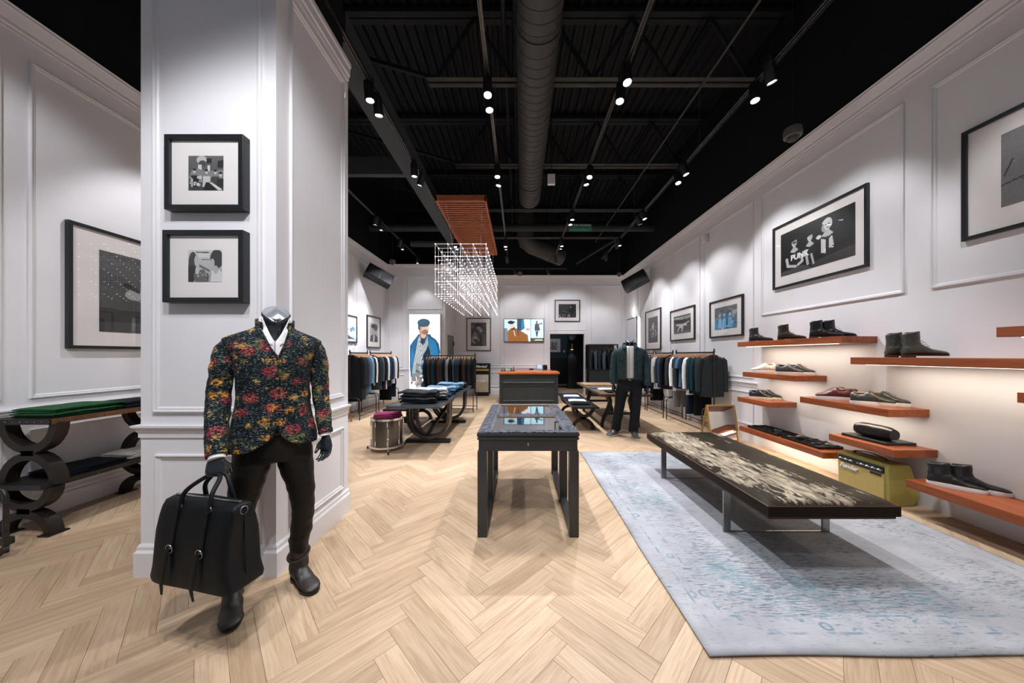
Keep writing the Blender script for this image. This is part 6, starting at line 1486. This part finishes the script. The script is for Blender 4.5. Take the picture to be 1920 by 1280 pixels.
def neck(c, zt, s=1.0):
    """slanted-cut mannequin neck; c = (x,y) centre, zt = top of the back edge"""
    b = B(); rs = []
    for z, a, b_, ofs in ((zt - .26, .11, .075, .0), (zt - .20, .075, .065, .0), (zt - .15, .056, .058, .0), (zt - .11, .054, .060, -.002)):
        rs.append([(c[0] + a * s * math.cos(t), c[1] + ofs + b_ * s * math.sin(t), z) for t in [2 * PI * k / 28 for k in range(28)]])
    for (sl, a, b_, zz) in ((.5, .064, .064, zt - .062), (.8, .078, .072, zt - .035), (.9, .083, .074, zt - .022), (.9, .078, .069, zt - .014)):
        ring = []
        for t in [2 * PI * k / 28 for k in range(28)]:
            x, y = math.cos(t), math.sin(t)
            px = x * (1 - .42 * max(0, -y)) ; ring.append((c[0] + a * s * px, c[1] - .006 + b_ * s * y, zz + .055 * sl * (y - .35)))
        rs.append(ring)
    b.rings(rs); cap = B()
    cap.rings([[(c[0] + .074 * s * math.cos(t) * (1 - .42 * max(0, -math.sin(t))), c[1] - .006 + .065 * s * math.sin(t), zt - .014 + o + .0495 * (math.sin(t) - .35)) for t in [2 * PI * k / 28 for k in range(28)]] for o in (-.004, .002)])
    return b, cap
def floral():
    m, p = mk('floral_brocade'); n, l = nt(m); tc = n.new('ShaderNodeTexCoord')
    def mapn(s, loc=(0, 0, 0)):
        mp = n.new('ShaderNodeMapping'); mp.inputs['Scale'].default_value = s; mp.inputs['Location'].default_value = loc; l.new(tc.outputs['Object'], mp.inputs[0]); return mp.outputs[0]
    wz = nod(m, 'ShaderNodeTexNoise', Scale=70.0, Detail=3.0); l.new(mapn((1, 1, 1.6)), wz.inputs['Vector'])
    def warp(vec, amt):
        s = nod(m, 'ShaderNodeVectorMath', operation='MULTIPLY_ADD'); l.new(wz.outputs['Color'], s.inputs[0]); s.inputs[1].default_value = (amt,) * 3; l.new(vec, s.inputs[2]); return s.outputs[0]
    base = nod(m, 'ShaderNodeTexNoise', Scale=85.0, Detail=5.0, Roughness=.75); l.new(mapn((1, 1, 2.8)), base.inputs['Vector'])
    br = ramp(m, [(.44, (.001, .003, .005)), (.53, (.004, .010, .015)), (.565, (.018, .036, .042)), (.595, (.09, .13, .135)), (.65, (.40, .41, .35)), (.74, (.6, .58, .46))]); l.new(base.outputs['Fac'], br.inputs[0]); cur = br.outputs[0]
    gr = nod(m, 'ShaderNodeTexNoise', Scale=34.0, Detail=5.0, Roughness=.75); l.new(mapn((1, 1, 2.2), (3, 1, 4)), gr.inputs['Vector'])
    area = nod(m, 'ShaderNodeTexNoise', Scale=11.0, Detail=2.0); l.new(mapn((1, 1, 1), (2, 5, 1)), area.inputs['Vector'])
    mu = nod(m, 'ShaderNodeMath', operation='MULTIPLY'); l.new(gr.outputs['Fac'], mu.inputs[0]); l.new(area.outputs['Fac'], mu.inputs[1])
    gm = ramp(m, [(.318, (0, 0, 0)), (.34, (1, 1, 1))]); l.new(mu.outputs[0], gm.inputs[0])
    gc = ramp(m, [(.42, (.02, .03, .012)), (.6, (.22, .23, .10))]); l.new(base.outputs['Fac'], gc.inputs[0])
    mx = nod(m, 'ShaderNodeMix', data_type='RGBA'); l.new(gm.outputs[0], mx.inputs[0]); l.new(cur, mx.inputs[6]); l.new(gc.outputs[0], mx.inputs[7]); cur = mx.outputs[2]
    for sc_, loc, rad, stops, thr in ((9.0, (.3, .2, .1), .32, [(.38, (.05, .005, .012)), (.52, (.22, .012, .03)), (.60, (.50, .07, .08)), (.68, (.75, .40, .35))], .50),
                                 (11.0, (1.7, .9, 2.3), .25, [(.38, (.10, .03, .005)), (.5, (.55, .19, .02)), (.62, (.75, .45, .09))], .49), (12.0, (4.1, 3.3, .6), .22, [(.4, (.14, .08, .01)), (.55, (.50, .33, .08)), (.65, (.60, .50, .22))], .50)):
        vo = nod(m, 'ShaderNodeTexVoronoi', Scale=sc_); vo.inputs['Randomness'].default_value = .75; l.new(warp(mapn((1, .8, 1.15), loc), .055), vo.inputs['Vector'])
        mk_ = ramp(m, [(rad - .05, (1, 1, 1)), (rad + .03, (0, 0, 0))]); l.new(vo.outputs['Distance'], mk_.inputs[0])
        fl = nod(m, 'ShaderNodeTexNoise', Scale=80.0, Detail=4.0, Roughness=.75); l.new(mapn((1, 1, 1.9), loc), fl.inputs['Vector'])
        fm = ramp(m, [(thr - .01, (0, 0, 0)), (thr + .015, (1, 1, 1))]); l.new(fl.outputs['Fac'], fm.inputs[0])
        mm = nod(m, 'ShaderNodeMath', operation='MULTIPLY'); l.new(mk_.outputs[0], mm.inputs[0]); l.new(fm.outputs[0], mm.inputs[1])
        cc = ramp(m, stops); l.new(fl.outputs['Fac'], cc.inputs[0])
        x = nod(m, 'ShaderNodeMix', data_type='RGBA'); l.new(mm.outputs[0], x.inputs[0]); l.new(cur, x.inputs[6]); l.new(cc.outputs[0], x.inputs[7]); cur = x.outputs[2]
    l.new(cur, p.inputs['Base Color']); p.inputs['Roughness'].default_value = .8; p.inputs['Specular IOR Level'].default_value = .2
    bp = nod(m, 'ShaderNodeBump', Strength=.5, Distance=.002); l.new(base.outputs['Fac'], bp.inputs['Height']); l.new(bp.outputs[0], p.inputs['Normal'])
    return m
FLOR = floral()
SHIRTW = mat('white_shirt', (.78, .77, .78), .7, var=.02, bump=.1, bscale=60)
TROU = mat('black_brown_trousers', (.009, .0075, .006), .55, var=.3, scale=8, bump=.12, bscale=200)
def PX(px, py, Y): return ((px - 972) * Y / 590, Y, 1.4 + (665 - py) * Y / 590)
# --- mannequin in the floral jacket, turned towards the lens
def posed(cx, cy, deg):
    M = Matrix.Translation((cx, cy, 0)) @ Matrix.Rotation(R(deg), 4, 'Z')
    def W_(b): b.v = [tuple(M @ Vector(p)) for p in b.v]; return b
    return M, W_
M1, W1 = posed(-1.403, 1.813, 38)
mr = T('mannequin', 'headless black mannequin in a floral jacket holding a black bag', 'mannequin', (-1.403, 1.813, 0))
nb, cap = neck((.006, .01), 1.668, .86)
body = B().rings([[(a * math.cos(t), .005 + b_ * math.sin(t), z) for t in [2 * PI * k / 24 for k in range(24)]] for z, a, b_ in ((.86, .13, .09), (1.0, .125, .09), (1.13, .12, .085), (1.30, .13, .09), (1.40, .135, .09), (1.47, .10, .07), (1.52, .06, .055), (1.55, .05, .05))])
body.add(nb.v, nb.f)
P('body', W1(fuse(body, .0075, 3)), MANQ, mr, smooth=180, fix=False); P('neck_cap', W1(cap), CAPM, mr, smooth=60, label='light grey slanted neck cap')
lv = [(.885, 0, .0, .204, .138), (.95, 0, .0, .196, .132), (1.02, 0, .0, .183, .125), (1.12, 0, .0, .168, .118), (1.20, 0, .0, .166, .116), (1.30, 0, .0, .174, .122), (1.38, 0, .0, .188, .121), (1.44, 0, .0, .212, .110), (1.473, 0, .0, .227, .098), (1.490, 0, .003, .220, .092), (1.506, 0, .006, .188, .092), (1.528, 0, .008, .135, .088), (1.548, 0, .01, .094, .082), (1.566, .002, .01, .078, .076)]
cshift = .015
def wf(z):
    if z > 1.39: t = (z - 1.39) / .17; w_ = .062 * min(1, t) ** .85 + .002; return (w_ - cshift * .8 * (1 - min(1, t)), w_ + cshift * .8 * (1 - min(1, t)))
    if z < 1.0: t = (1.0 - z) / .115; return (.115 * t ** 2.0 - cshift * .6 * (1 - t), .10 * t ** 1.8 + cshift * .6 * (1 - t) + .002)
    return (-cshift, cshift + .0015)
P('jacket_body', W1(torso_shell(lv, wf, 60, 76, wr=.006, seed=2, zlo=lambda sx: -.006 if sx < 0 else .004)), FLOR, mr, smooth=180, solid=.006, fix=False)
arms = {'l': [(-.165, 0, 1.470, .028), (-.200, 0, 1.442, .044), (-.218, 0, 1.37, .051), (-.228, 0, 1.27, .051), (-.236, -.005, 1.17, .051), (-.236, -.06, 1.05, .050), (-.230, -.135, .945, .044), (-.226, -.165, .902, .041)],
        'r': [(.165, 0, 1.470, .028), (.198, 0, 1.442, .043), (.213, 0, 1.37, .049), (.220, .0, 1.27, .048), (.226, .0, 1.15, .046), (.236, -.03, 1.03, .043), (.242, -.06, .925, .039)]}
for kx in 'lr': P('sleeve', W1(limb(arms[kx], 24, .007, 3)), FLOR, mr, smooth=180)
cb = B(); rs = []
for k in range(25):
    a = R(42 + (360 - 84) * k / 24); sx, cy_ = -math.sin(a), -math.cos(a); dz = -.035 * max(0, -cy_)
    rs.append([(.002 + sx * r_, .012 + cy_ * r_ * .95, z + dz) for r_, z in ((.076, 1.550), (.080, 1.585), (.086, 1.606), (.092, 1.600), (.090, 1.550))])
cb.rings(rs); P('jacket_collar', W1(cb), FLOR, mr, smooth=60)
for s_ in (-1, 1):
    q = smoothpath([(s_ * .070, -.035, 1.572), (s_ * .064, -.070, 1.535), (.003 + s_ * .046, -.097, 1.48), (.009 + s_ * .022, -.116, 1.425), (.015, -.124, 1.385)], 5)
    P('lapel_edge', W1(B().tube([tuple(p) for p in q], .008, 6, sq=(1, .6))), FLOR, mr, smooth=60)
for x, z in ((.0, 1.345), (.002, 1.312), (.010, 1.268), (.012, 1.215)): P('button', W1(B().ball((x, -.126, z), .0085, 10, sc=(1, .5, 1))), mat('brown_button', (.16, .085, .05), .35), mr, smooth=180)
sl = [(1.22, 0, .0, .135, .098), (1.40, 0, .003, .14, .100), (1.46, 0, .006, .118, .092), (1.51, .002, .008, .088, .080), (1.55, .004, .010, .068, .068), (1.612, .005, .012, .070, .068)]
def swf(z):
    if z > 1.475: t = (z - 1.475) / .14; return (.002 + .058 * t ** .8, .002 + .058 * t ** .8)
    return (.001, .001)
P('shirt', W1(torso_shell(sl, swf, 34, 48, wr=.003, seed=5)), SHIRTW, mr, smooth=180, solid=.003, fix=False)
for s_ in (-1, 1):      # folded collar leaf, a curved sheet from the neck side down to its point
    def leaf(u, v, s_=s_):
        ang = R(88 - 76 * u); r0 = .070 + .012 * v; zt_ = 1.622 - .135 * u; zb_ = 1.575 - .115 * u - .03 * (1 - abs(2 * u - 1.3))
        z = zt_ * (1 - v) + zb_ * v
        return (.005 + s_ * math.sin(ang) * r0, .010 - math.cos(ang) * (r0 + .018 * u + .006 * v), z)
    P('shirt_collar', W1(B().grid(leaf, 12, 4)), SHIRTW, mr, solid=.003, fix=False, smooth=180)
for kx in 'lr':
    a = arms[kx]; p, q = Vector(a[-1][:3]), Vector(a[-2][:3]); d = (p - q).normalized()
    P('shirt_cuff', W1(B().tube([p - d * .02, p + d * .016], a[-1][3] - .007, 20)), SHIRTW, mr, smooth=50)
HP = Vector((-1.469, 1.534, .822))       # where the bag handles meet the palm
hl = M1.inverted() @ HP
P('hand', W1(hand((hl.x - .004, hl.y + .012, hl.z + .080), (.02, -.12, -1), (.35, 1, .1), (1, -.35, 0), (72, 85, 45), -1, 1.05, True)), MANQ, mr, smooth=180, fix=False)
P('hand', W1(hand((.243, -.066, .908), (.02, -.25, -1), (-.75, -.6, 0), (.6, -.75, .1), (22, 30, 22), 1, .98)), MANQ, mr, smooth=180, fix=False)
tb = B()
tb.rings([[(a * math.cos(t), .004 + b_ * math.sin(t), z) for t in [2 * PI * k / 24 for k in range(24)]] for z, a, b_ in ((.80, .155, .098), (.85, .170, .110), (.92, .168, .112), (1.03, .150, .100))])
legL = [(-.088, .004, .87, .088), (-.108, .006, .76, .086), (-.135, .014, .62, .072), (-.152, .018, .49, .058), (-.168, .050, .34, .054), (-.180, .085, .22, .047), (-.184, .10, .13, .045)]
legR = [(.088, .0, .87, .088), (.100, -.006, .76, .086), (.125, -.012, .62, .070), (.135, -.010, .49, .058), (.128, .03, .34, .055), (.120, .08, .22, .046), (.118, .10, .13, .044)]
for q, sd in ((legL, 1), (legR, 4)):
    lb = limb(q, 20, .006, sd); tb.add(lb.v, lb.f)
tb = fuse(tb, .008, 3)
tb.v = [(x + .0045 * mnoise.noise((x * 9, y * 9, z * 26)), y + .0045 * mnoise.noise((x * 9 + 7, y * 9, z * 30)), z) for x, y, z in tb.v]
P('trousers', W1(tb), TROU, mr, smooth=180, fix=False)
P('belt', W1(B().tube([(.168 * math.cos(t), .004 + .114 * math.sin(t), .965) for t in [2 * PI * k / 32 for k in range(32)]], .016, 6, closed=True, sq=(.4, 1))), LEA['darkbrown'], mr, smooth=60)
BOOTL = mat('boot_leather', (.018, .012, .010), .46, var=.4, scale=14, bump=.4, bscale=60)
def tallboot(heel, toe, ank, mr_, Lx=1.12):
    h, t = M1 @ Vector(heel), M1 @ Vector(toe); ank = M1 @ Vector(ank); ang = math.atan2(t.y - h.y, t.x - h.x); L = (t - h).length
    sole, up, lin, lc = shoe_parts('boot', .29)
    M = Matrix.Translation(((h.x + t.x) / 2, (h.y + t.y) / 2, 0)) @ Matrix.Rotation(ang, 4, 'Z') @ Matrix.Diagonal((L / .29, Lx, 1.0, 1))
    u = B(); u.add([M @ Vector(p) for p in up.v if True], up.f); shaft = limb([(ank[0] * .5 + (h.x + (t.x - h.x) * .22) * .5, ank[1] * .5 + (h.y + (t.y - h.y) * .22) * .5, .05, .046), (ank[0], ank[1], .13, .049), (ank[0], ank[1] + .0, .20, .051), (ank[0] + .004, ank[1], .27, .055)], 20, .008, 2)
    u.add(shaft.v, shaft.f); u = fuse(u, .0055, 2)
    u.v = [(x + .004 * mnoise.noise((x * 18, y * 18, z * 34)), y + .004 * mnoise.noise((x * 18 + 3, y * 18, z * 34)), z) for x, y, z in u.v]
    P('boot', u, BOOTL, mr_, smooth=180, fix=False)
    s_ = B(); s_.add([M @ Vector(p) for p in sole.v], sole.f); P('boot_sole', s_, BLKMETAL, mr_, smooth=50)
    P('boot_strap', B().tube([(ank[0] + .054 * math.cos(q), ank[1] + .054 * math.sin(q), .165 + .02 * math.sin(q * 1)) for q in [2 * PI * k / 20 for k in range(20)]], .010, 6, closed=True, sq=(.35, 1)), BOOTL, mr_, smooth=60)
tallboot((-.190, .150, 0), (-.178, -.155, 0), (-.185, .09, 0), mr)
tallboot((.098, .155, 0), (.185, -.115, 0), (.118, .095, 0), mr)
# --- bag in the hand
bg = T('leather_bag', 'black leather holdall with two buckled straps held by the floral jacket mannequin', 'bag', (-1.485, 1.505, .335))
ba = R(-12.5); Mb = Matrix.Translation((-1.485, 1.505, .335)) @ Matrix.Rotation(ba, 4, 'Z') @ Matrix.Scale(.9, 4)
def bl(b): b.v = [tuple(Mb @ Vector(p)) for p in b.v]; return b
rs = []
for z, hl, hd in ((0, .235, .075), (.006, .268, .094), (.03, .272, .098), (.09, .252, .096), (.18, .244, .092), (.27, .246, .084), (.34, .247, .070), (.385, .246, .058), (.414, .240, .044), (.424, .228, .016)):
    ring = []
    for k in range(56):
        a = 2 * PI * k / 56; ca, sa = math.cos(a), math.sin(a); e_ = .17
        x = hl * abs(ca) ** e_ * (1 if ca > 0 else -1); y = hd * abs(sa) ** e_ * (1 if sa > 0 else -1)
        q = .007 * mnoise.noise((x * 9, y * 9, z * 9 + 4)); ring.append((x, y + q * (1 if abs(y) > .02 else 0), z + .006 * math.cos(x * 9) * (z > .3)))
    rs.append(ring)
BAGL = mat('bag_leather', (.004, .0058, .0075), .50, var=.25, scale=8, bump=.25, bscale=70)
P('body', bl(B().rings(rs)), BAGL, bg, smooth=50)
for u_, tag_ in ((-.10, 0), (.10, 1)):
    f = lambda z: -(float(np.interp(z, [0, .03, .09, .18, .28, .36, .41, .44], [.088, .092, .094, .092, .083, .070, .045, .02])) + .004)
    sp_ = [(u_ + .0, f(z), z) for z in (.40, .36, .30, .24, .18, .12, .06, .02)]
    P('strap', bl(B().tube(sp_, .013, 6, up=(0, 1, 0), sq=(.22, 1))), BAGL, bg, smooth=40)
    bk = P('buckle', bl(B().tube([(u_ + .021 * math.cos(t), f(.20) - .008 - .002 * math.sin(t), .20 + .022 * math.sin(t)) for t in [2 * PI * k / 16 for k in range(16)]], .0028, 6, closed=True).cyl((u_ - .018, f(.2) - .008, .203), (u_ + .018, f(.2) - .008, .203), .0022, n=6)), SILV, bg, smooth=60)
    fe = [(u_ - .004, f(.20) - .010, .205), (u_ - .012, f(.16) - .014, .16), (u_ - .020, f(.10) - .018, .09), (u_ - .026, f(.06) - .022, .03), (u_ - .028 + .012 * tag_, f(.03) - .020, -.025)]
    P('strap_end', bl(B().tube(fe, [.013, .013, .013, .013, .008], 6, up=(0, 1, 0), sq=(.2, 1))), BAGL, bg, smooth=40)
    P('handle_ring', bl(B().tube([(u_ + .013 * math.cos(t), f(.40) - .004, .398 + .015 * math.sin(t)) for t in [2 * PI * k / 14 for k in range(14)]], .0028, 6, closed=True)), SILV, bg, smooth=60)
    P('ring_tab', bl(B().box((u_ - .011, f(.37) - .006, .345), (u_ + .011, f(.37) + .006, .388))), BAGL, bg, bevel=.003)
Mi = Mb.inverted()
hc = Mi @ HP
for s_ in (-1, 1):
    y0_ = s_ * .048
    q = smoothpath([(-.10, y0_ * 1.25, .385), (-.085, y0_ * .9, .47), (hc.x - .045, hc.y + s_ * .016 - .0, hc.z - .012), (hc.x, hc.y + s_ * .010, hc.z + .0), (hc.x + .045, hc.y + s_ * .016, hc.z - .012), (.095, y0_ * .9, .47), (.10, y0_ * 1.25, .385)], 6)
    P('handle', bl(B().tube([tuple(p) for p in q], .0105, 10)), BAGL, bg, smooth=60)
P('zip', bl(B().tube([(-.22, 0, .427), (-.1, 0, .424), (0, 0, .427), (.1, 0, .424), (.22, 0, .427)], .005, 6, sq=(.6, 1.6))), SILV, bg, smooth=60)
for s_ in (-1, 1): P('side_ring', bl(B().tube([(s_ * .244, .018 * math.cos(t), .385 + .020 * math.sin(t)) for t in [2 * PI * k / 14 for k in range(14)]], .003, 6, closed=True)), SILV, bg, smooth=60)
P('gusset_seam', bl(B().tube([(.238, -.052, .40), (.243, -.070, .30), (.247, -.086, .18), (.256, -.09, .08), (.262, -.088, .02)], .0035, 6).tube([(.244, .0, .40), (.250, 0, .28), (.254, 0, .15), (.262, 0, .04)], .003, 6)), BAGL, bg, smooth=60)

# --- mannequin in the denim jacket
X2 = Y2 = 0
M2, W2 = posed(1.905, 5.40, -17)
m2 = T('mannequin', 'headless black mannequin in a dark denim jacket and white t-shirt', 'mannequin', (1.905, 5.40, 0))
nb, cap = neck((X2 + .005, Y2), 1.69, .95)
body = B().rings([[(X2 + a * math.cos(t), Y2 + b_ * math.sin(t), z) for t in [2 * PI * k / 24 for k in range(24)]] for z, a, b_ in ((.95, .15, .10), (1.13, .14, .095), (1.30, .16, .10), (1.42, .16, .095), (1.49, .12, .08), (1.54, .07, .06), (1.57, .055, .055))])
body.add(nb.v, nb.f)
P('body', W2(fuse(body, .01, 3)), MANQ, m2, smooth=180, fix=False); P('neck_cap', W2(cap), CAPM, m2, smooth=60, label='light grey slanted neck cap')
DEN = mat('dark_denim', (.026, .050, .060), .75, var=.3, scale=18, bump=.4, bscale=160); TEE = mat('white_tee', (.74, .72, .70), .8, var=.03, bump=.2, bscale=30); JNS = mat('black_jeans', (.006, .009, .014), .7, var=.3, bump=.2, bscale=120)
dx_ = X2 - (-1.392); lv2 = [(.985, X2, Y2, .200, .125), (1.03, X2, Y2, .205, .13), (1.15, X2, Y2, .205, .13), (1.30, X2, Y2, .222, .135), (1.38, X2, Y2, .235, .132), (1.44, X2, Y2, .255, .12), (1.475, X2, Y2, .262, .108), (1.50, X2, Y2, .215, .10), (1.53, X2, Y2, .145, .09), (1.555, X2, Y2, .105, .082), (1.575, X2, Y2, .09, .08), (1.61, X2, Y2, .095, .085)]
P('jacket_body', W2(torso_shell(lv2, lambda z: (.05 if z < 1.5 else .05 + (z - 1.5) * .2, .062 if z < 1.5 else .062 + (z - 1.5) * .2), 36, 52, wr=.008, seed=7)), DEN, m2, smooth=180, solid=.008, fix=False)
A2 = [[(-.195, .0, 1.475, .030), (-.228, 0, 1.44, .052), (-.242, 0, 1.36, .060), (-.258, -.005, 1.22, .058), (-.268, -.02, 1.08, .055), (-.265, -.04, .96, .050), (-.262, -.05, .90, .046)],
      [(.195, .0, 1.475, .030), (.228, 0, 1.44, .052), (.244, 0, 1.36, .060), (.264, 0, 1.22, .058), (.276, -.02, 1.08, .055), (.276, -.04, .95, .050), (.274, -.05, .885, .046)]]
for k, a in enumerate(A2):
    a = [(X2 + x, Y2 + y, z, r_) for x, y, z, r_ in a]; P('sleeve', W2(limb(a, 20, .009, 5 + k)), DEN, m2, smooth=180)
    w_ = a[-1]; P('hand', W2(hand((w_[0], w_[1] - .005, w_[2] - .015), (.0, -.15, -1), (.6 if k == 0 else -.6, -.7, 0), (.6 if k == 0 else .6, .8 if k == 0 else -.8, 0), (20, 28, 20), 1 if k else -1, 1.0)), MANQ, m2, smooth=180, fix=False)
sl2 = [(.95, X2, Y2, .165, .108), (1.15, X2, Y2, .165, .108), (1.40, X2, Y2, .18, .112), (1.47, X2, Y2, .14, .098), (1.53, X2, Y2, .095, .08), (1.55, X2, Y2, .08, .07)]
P('t_shirt', W2(torso_shell(sl2, lambda z: (.0, .001), 24, 40, wr=.006, seed=9)), TEE, m2, smooth=180, fix=False, solid=.003)
for s_ in (-1, 1):
    P('jacket_collar', W2(B().add([(X2 + s_ * .085, Y2 - .05, 1.615), (X2 + s_ * .05, Y2 - .10, 1.56), (X2 + s_ * .085, Y2 - .135, 1.50), (X2 + s_ * .125, Y2 - .10, 1.53), (X2 + s_ * .11, Y2 - .02, 1.59)], [(0, 1, 2, 3, 4)])), DEN, m2, solid=.008, fix=False)
    P('pocket_flap', W2(B().prism([(X2 + s_ * .085, 1.37), (X2 + s_ * .175, 1.37), (X2 + s_ * .175, 1.34), (X2 + s_ * .13, 1.32), (X2 + s_ * .085, 1.34)], Y2 - .142, Y2 - .128)), DEN, m2, bevel=.003)
    P('pocket_button', W2(B().ball((X2 + s_ * .13, Y2 - .143, 1.335), .006, 8)), SILV, m2)
tb = B().rings([[(X2 + a * math.cos(t), Y2 + b_ * math.sin(t), z) for t in [2 * PI * k / 24 for k in range(24)]] for z, a, b_ in ((.78, .185, .11), (.84, .195, .12), (.92, .19, .12), (1.01, .175, .115))])
for q, sd in (([(X2 - .10, Y2, .86, .105), (X2 - .13, Y2 - .01, .74, .100), (X2 - .165, Y2 - .02, .50, .085), (X2 - .205, Y2, .25, .078), (X2 - .225, Y2 + .02, .09, .078)], 1), ([(X2 + .10, Y2, .86, .105), (X2 + .105, Y2 - .01, .74, .100), (X2 + .095, Y2 - .03, .50, .085), (X2 + .075, Y2 - .04, .25, .080), (X2 + .06, Y2 - .05, .09, .080)], 3)):
    lb = limb(q, 18, .008, sd); tb.add(lb.v, lb.f)
P('trousers', W2(fuse(tb, .011, 3)), JNS, m2, smooth=180, fix=False)
P('belt', W2(B().tube([(X2 + .183 * math.cos(t), Y2 + .122 * math.sin(t), .985) for t in [2 * PI * k / 32 for k in range(32)]], .018, 6, closed=True, sq=(.4, 1))), LEA['darkbrown'], m2, smooth=60)
P('belt_buckle', W2(B().box((X2 - .02, Y2 - .136, .968), (X2 + .02, Y2 - .126, 1.002))), SILV, m2, bevel=.004)
for (x, y, a) in ((X2 - .275, Y2 - .055, -125), (X2 + .085, Y2 - .135, -80)):
    sole, up, lin, lc = shoe_parts('sneaker', .28)
    M = Matrix.Translation((x, y, 0)) @ Matrix.Rotation(R(a), 4, 'Z') @ Matrix.Diagonal((1, 1.1, 1.05, 1))
    for nm, bb, mm in (('shoe', up, LEA['grey']), ('shoe_sole', sole, CRM), ('shoe_laces', lc, BLKMETAL)):
        q = B(); q.add([M @ Vector(p) for p in bb.v], bb.f); P(nm, W2(q), mm, m2, smooth=60)
# magenta garment on the drum
for k in range(3):
    folded('folded_trousers', 'magenta folded trousers on the floor tom, %s layer' % ['bottom', 'middle', 'top'][k], 'trousers', (-1.93, 4.66, .482 + .022 * k), .36, .24, .022, 'magenta', 8 + 5 * k, 'magenta trousers on the drum', k)
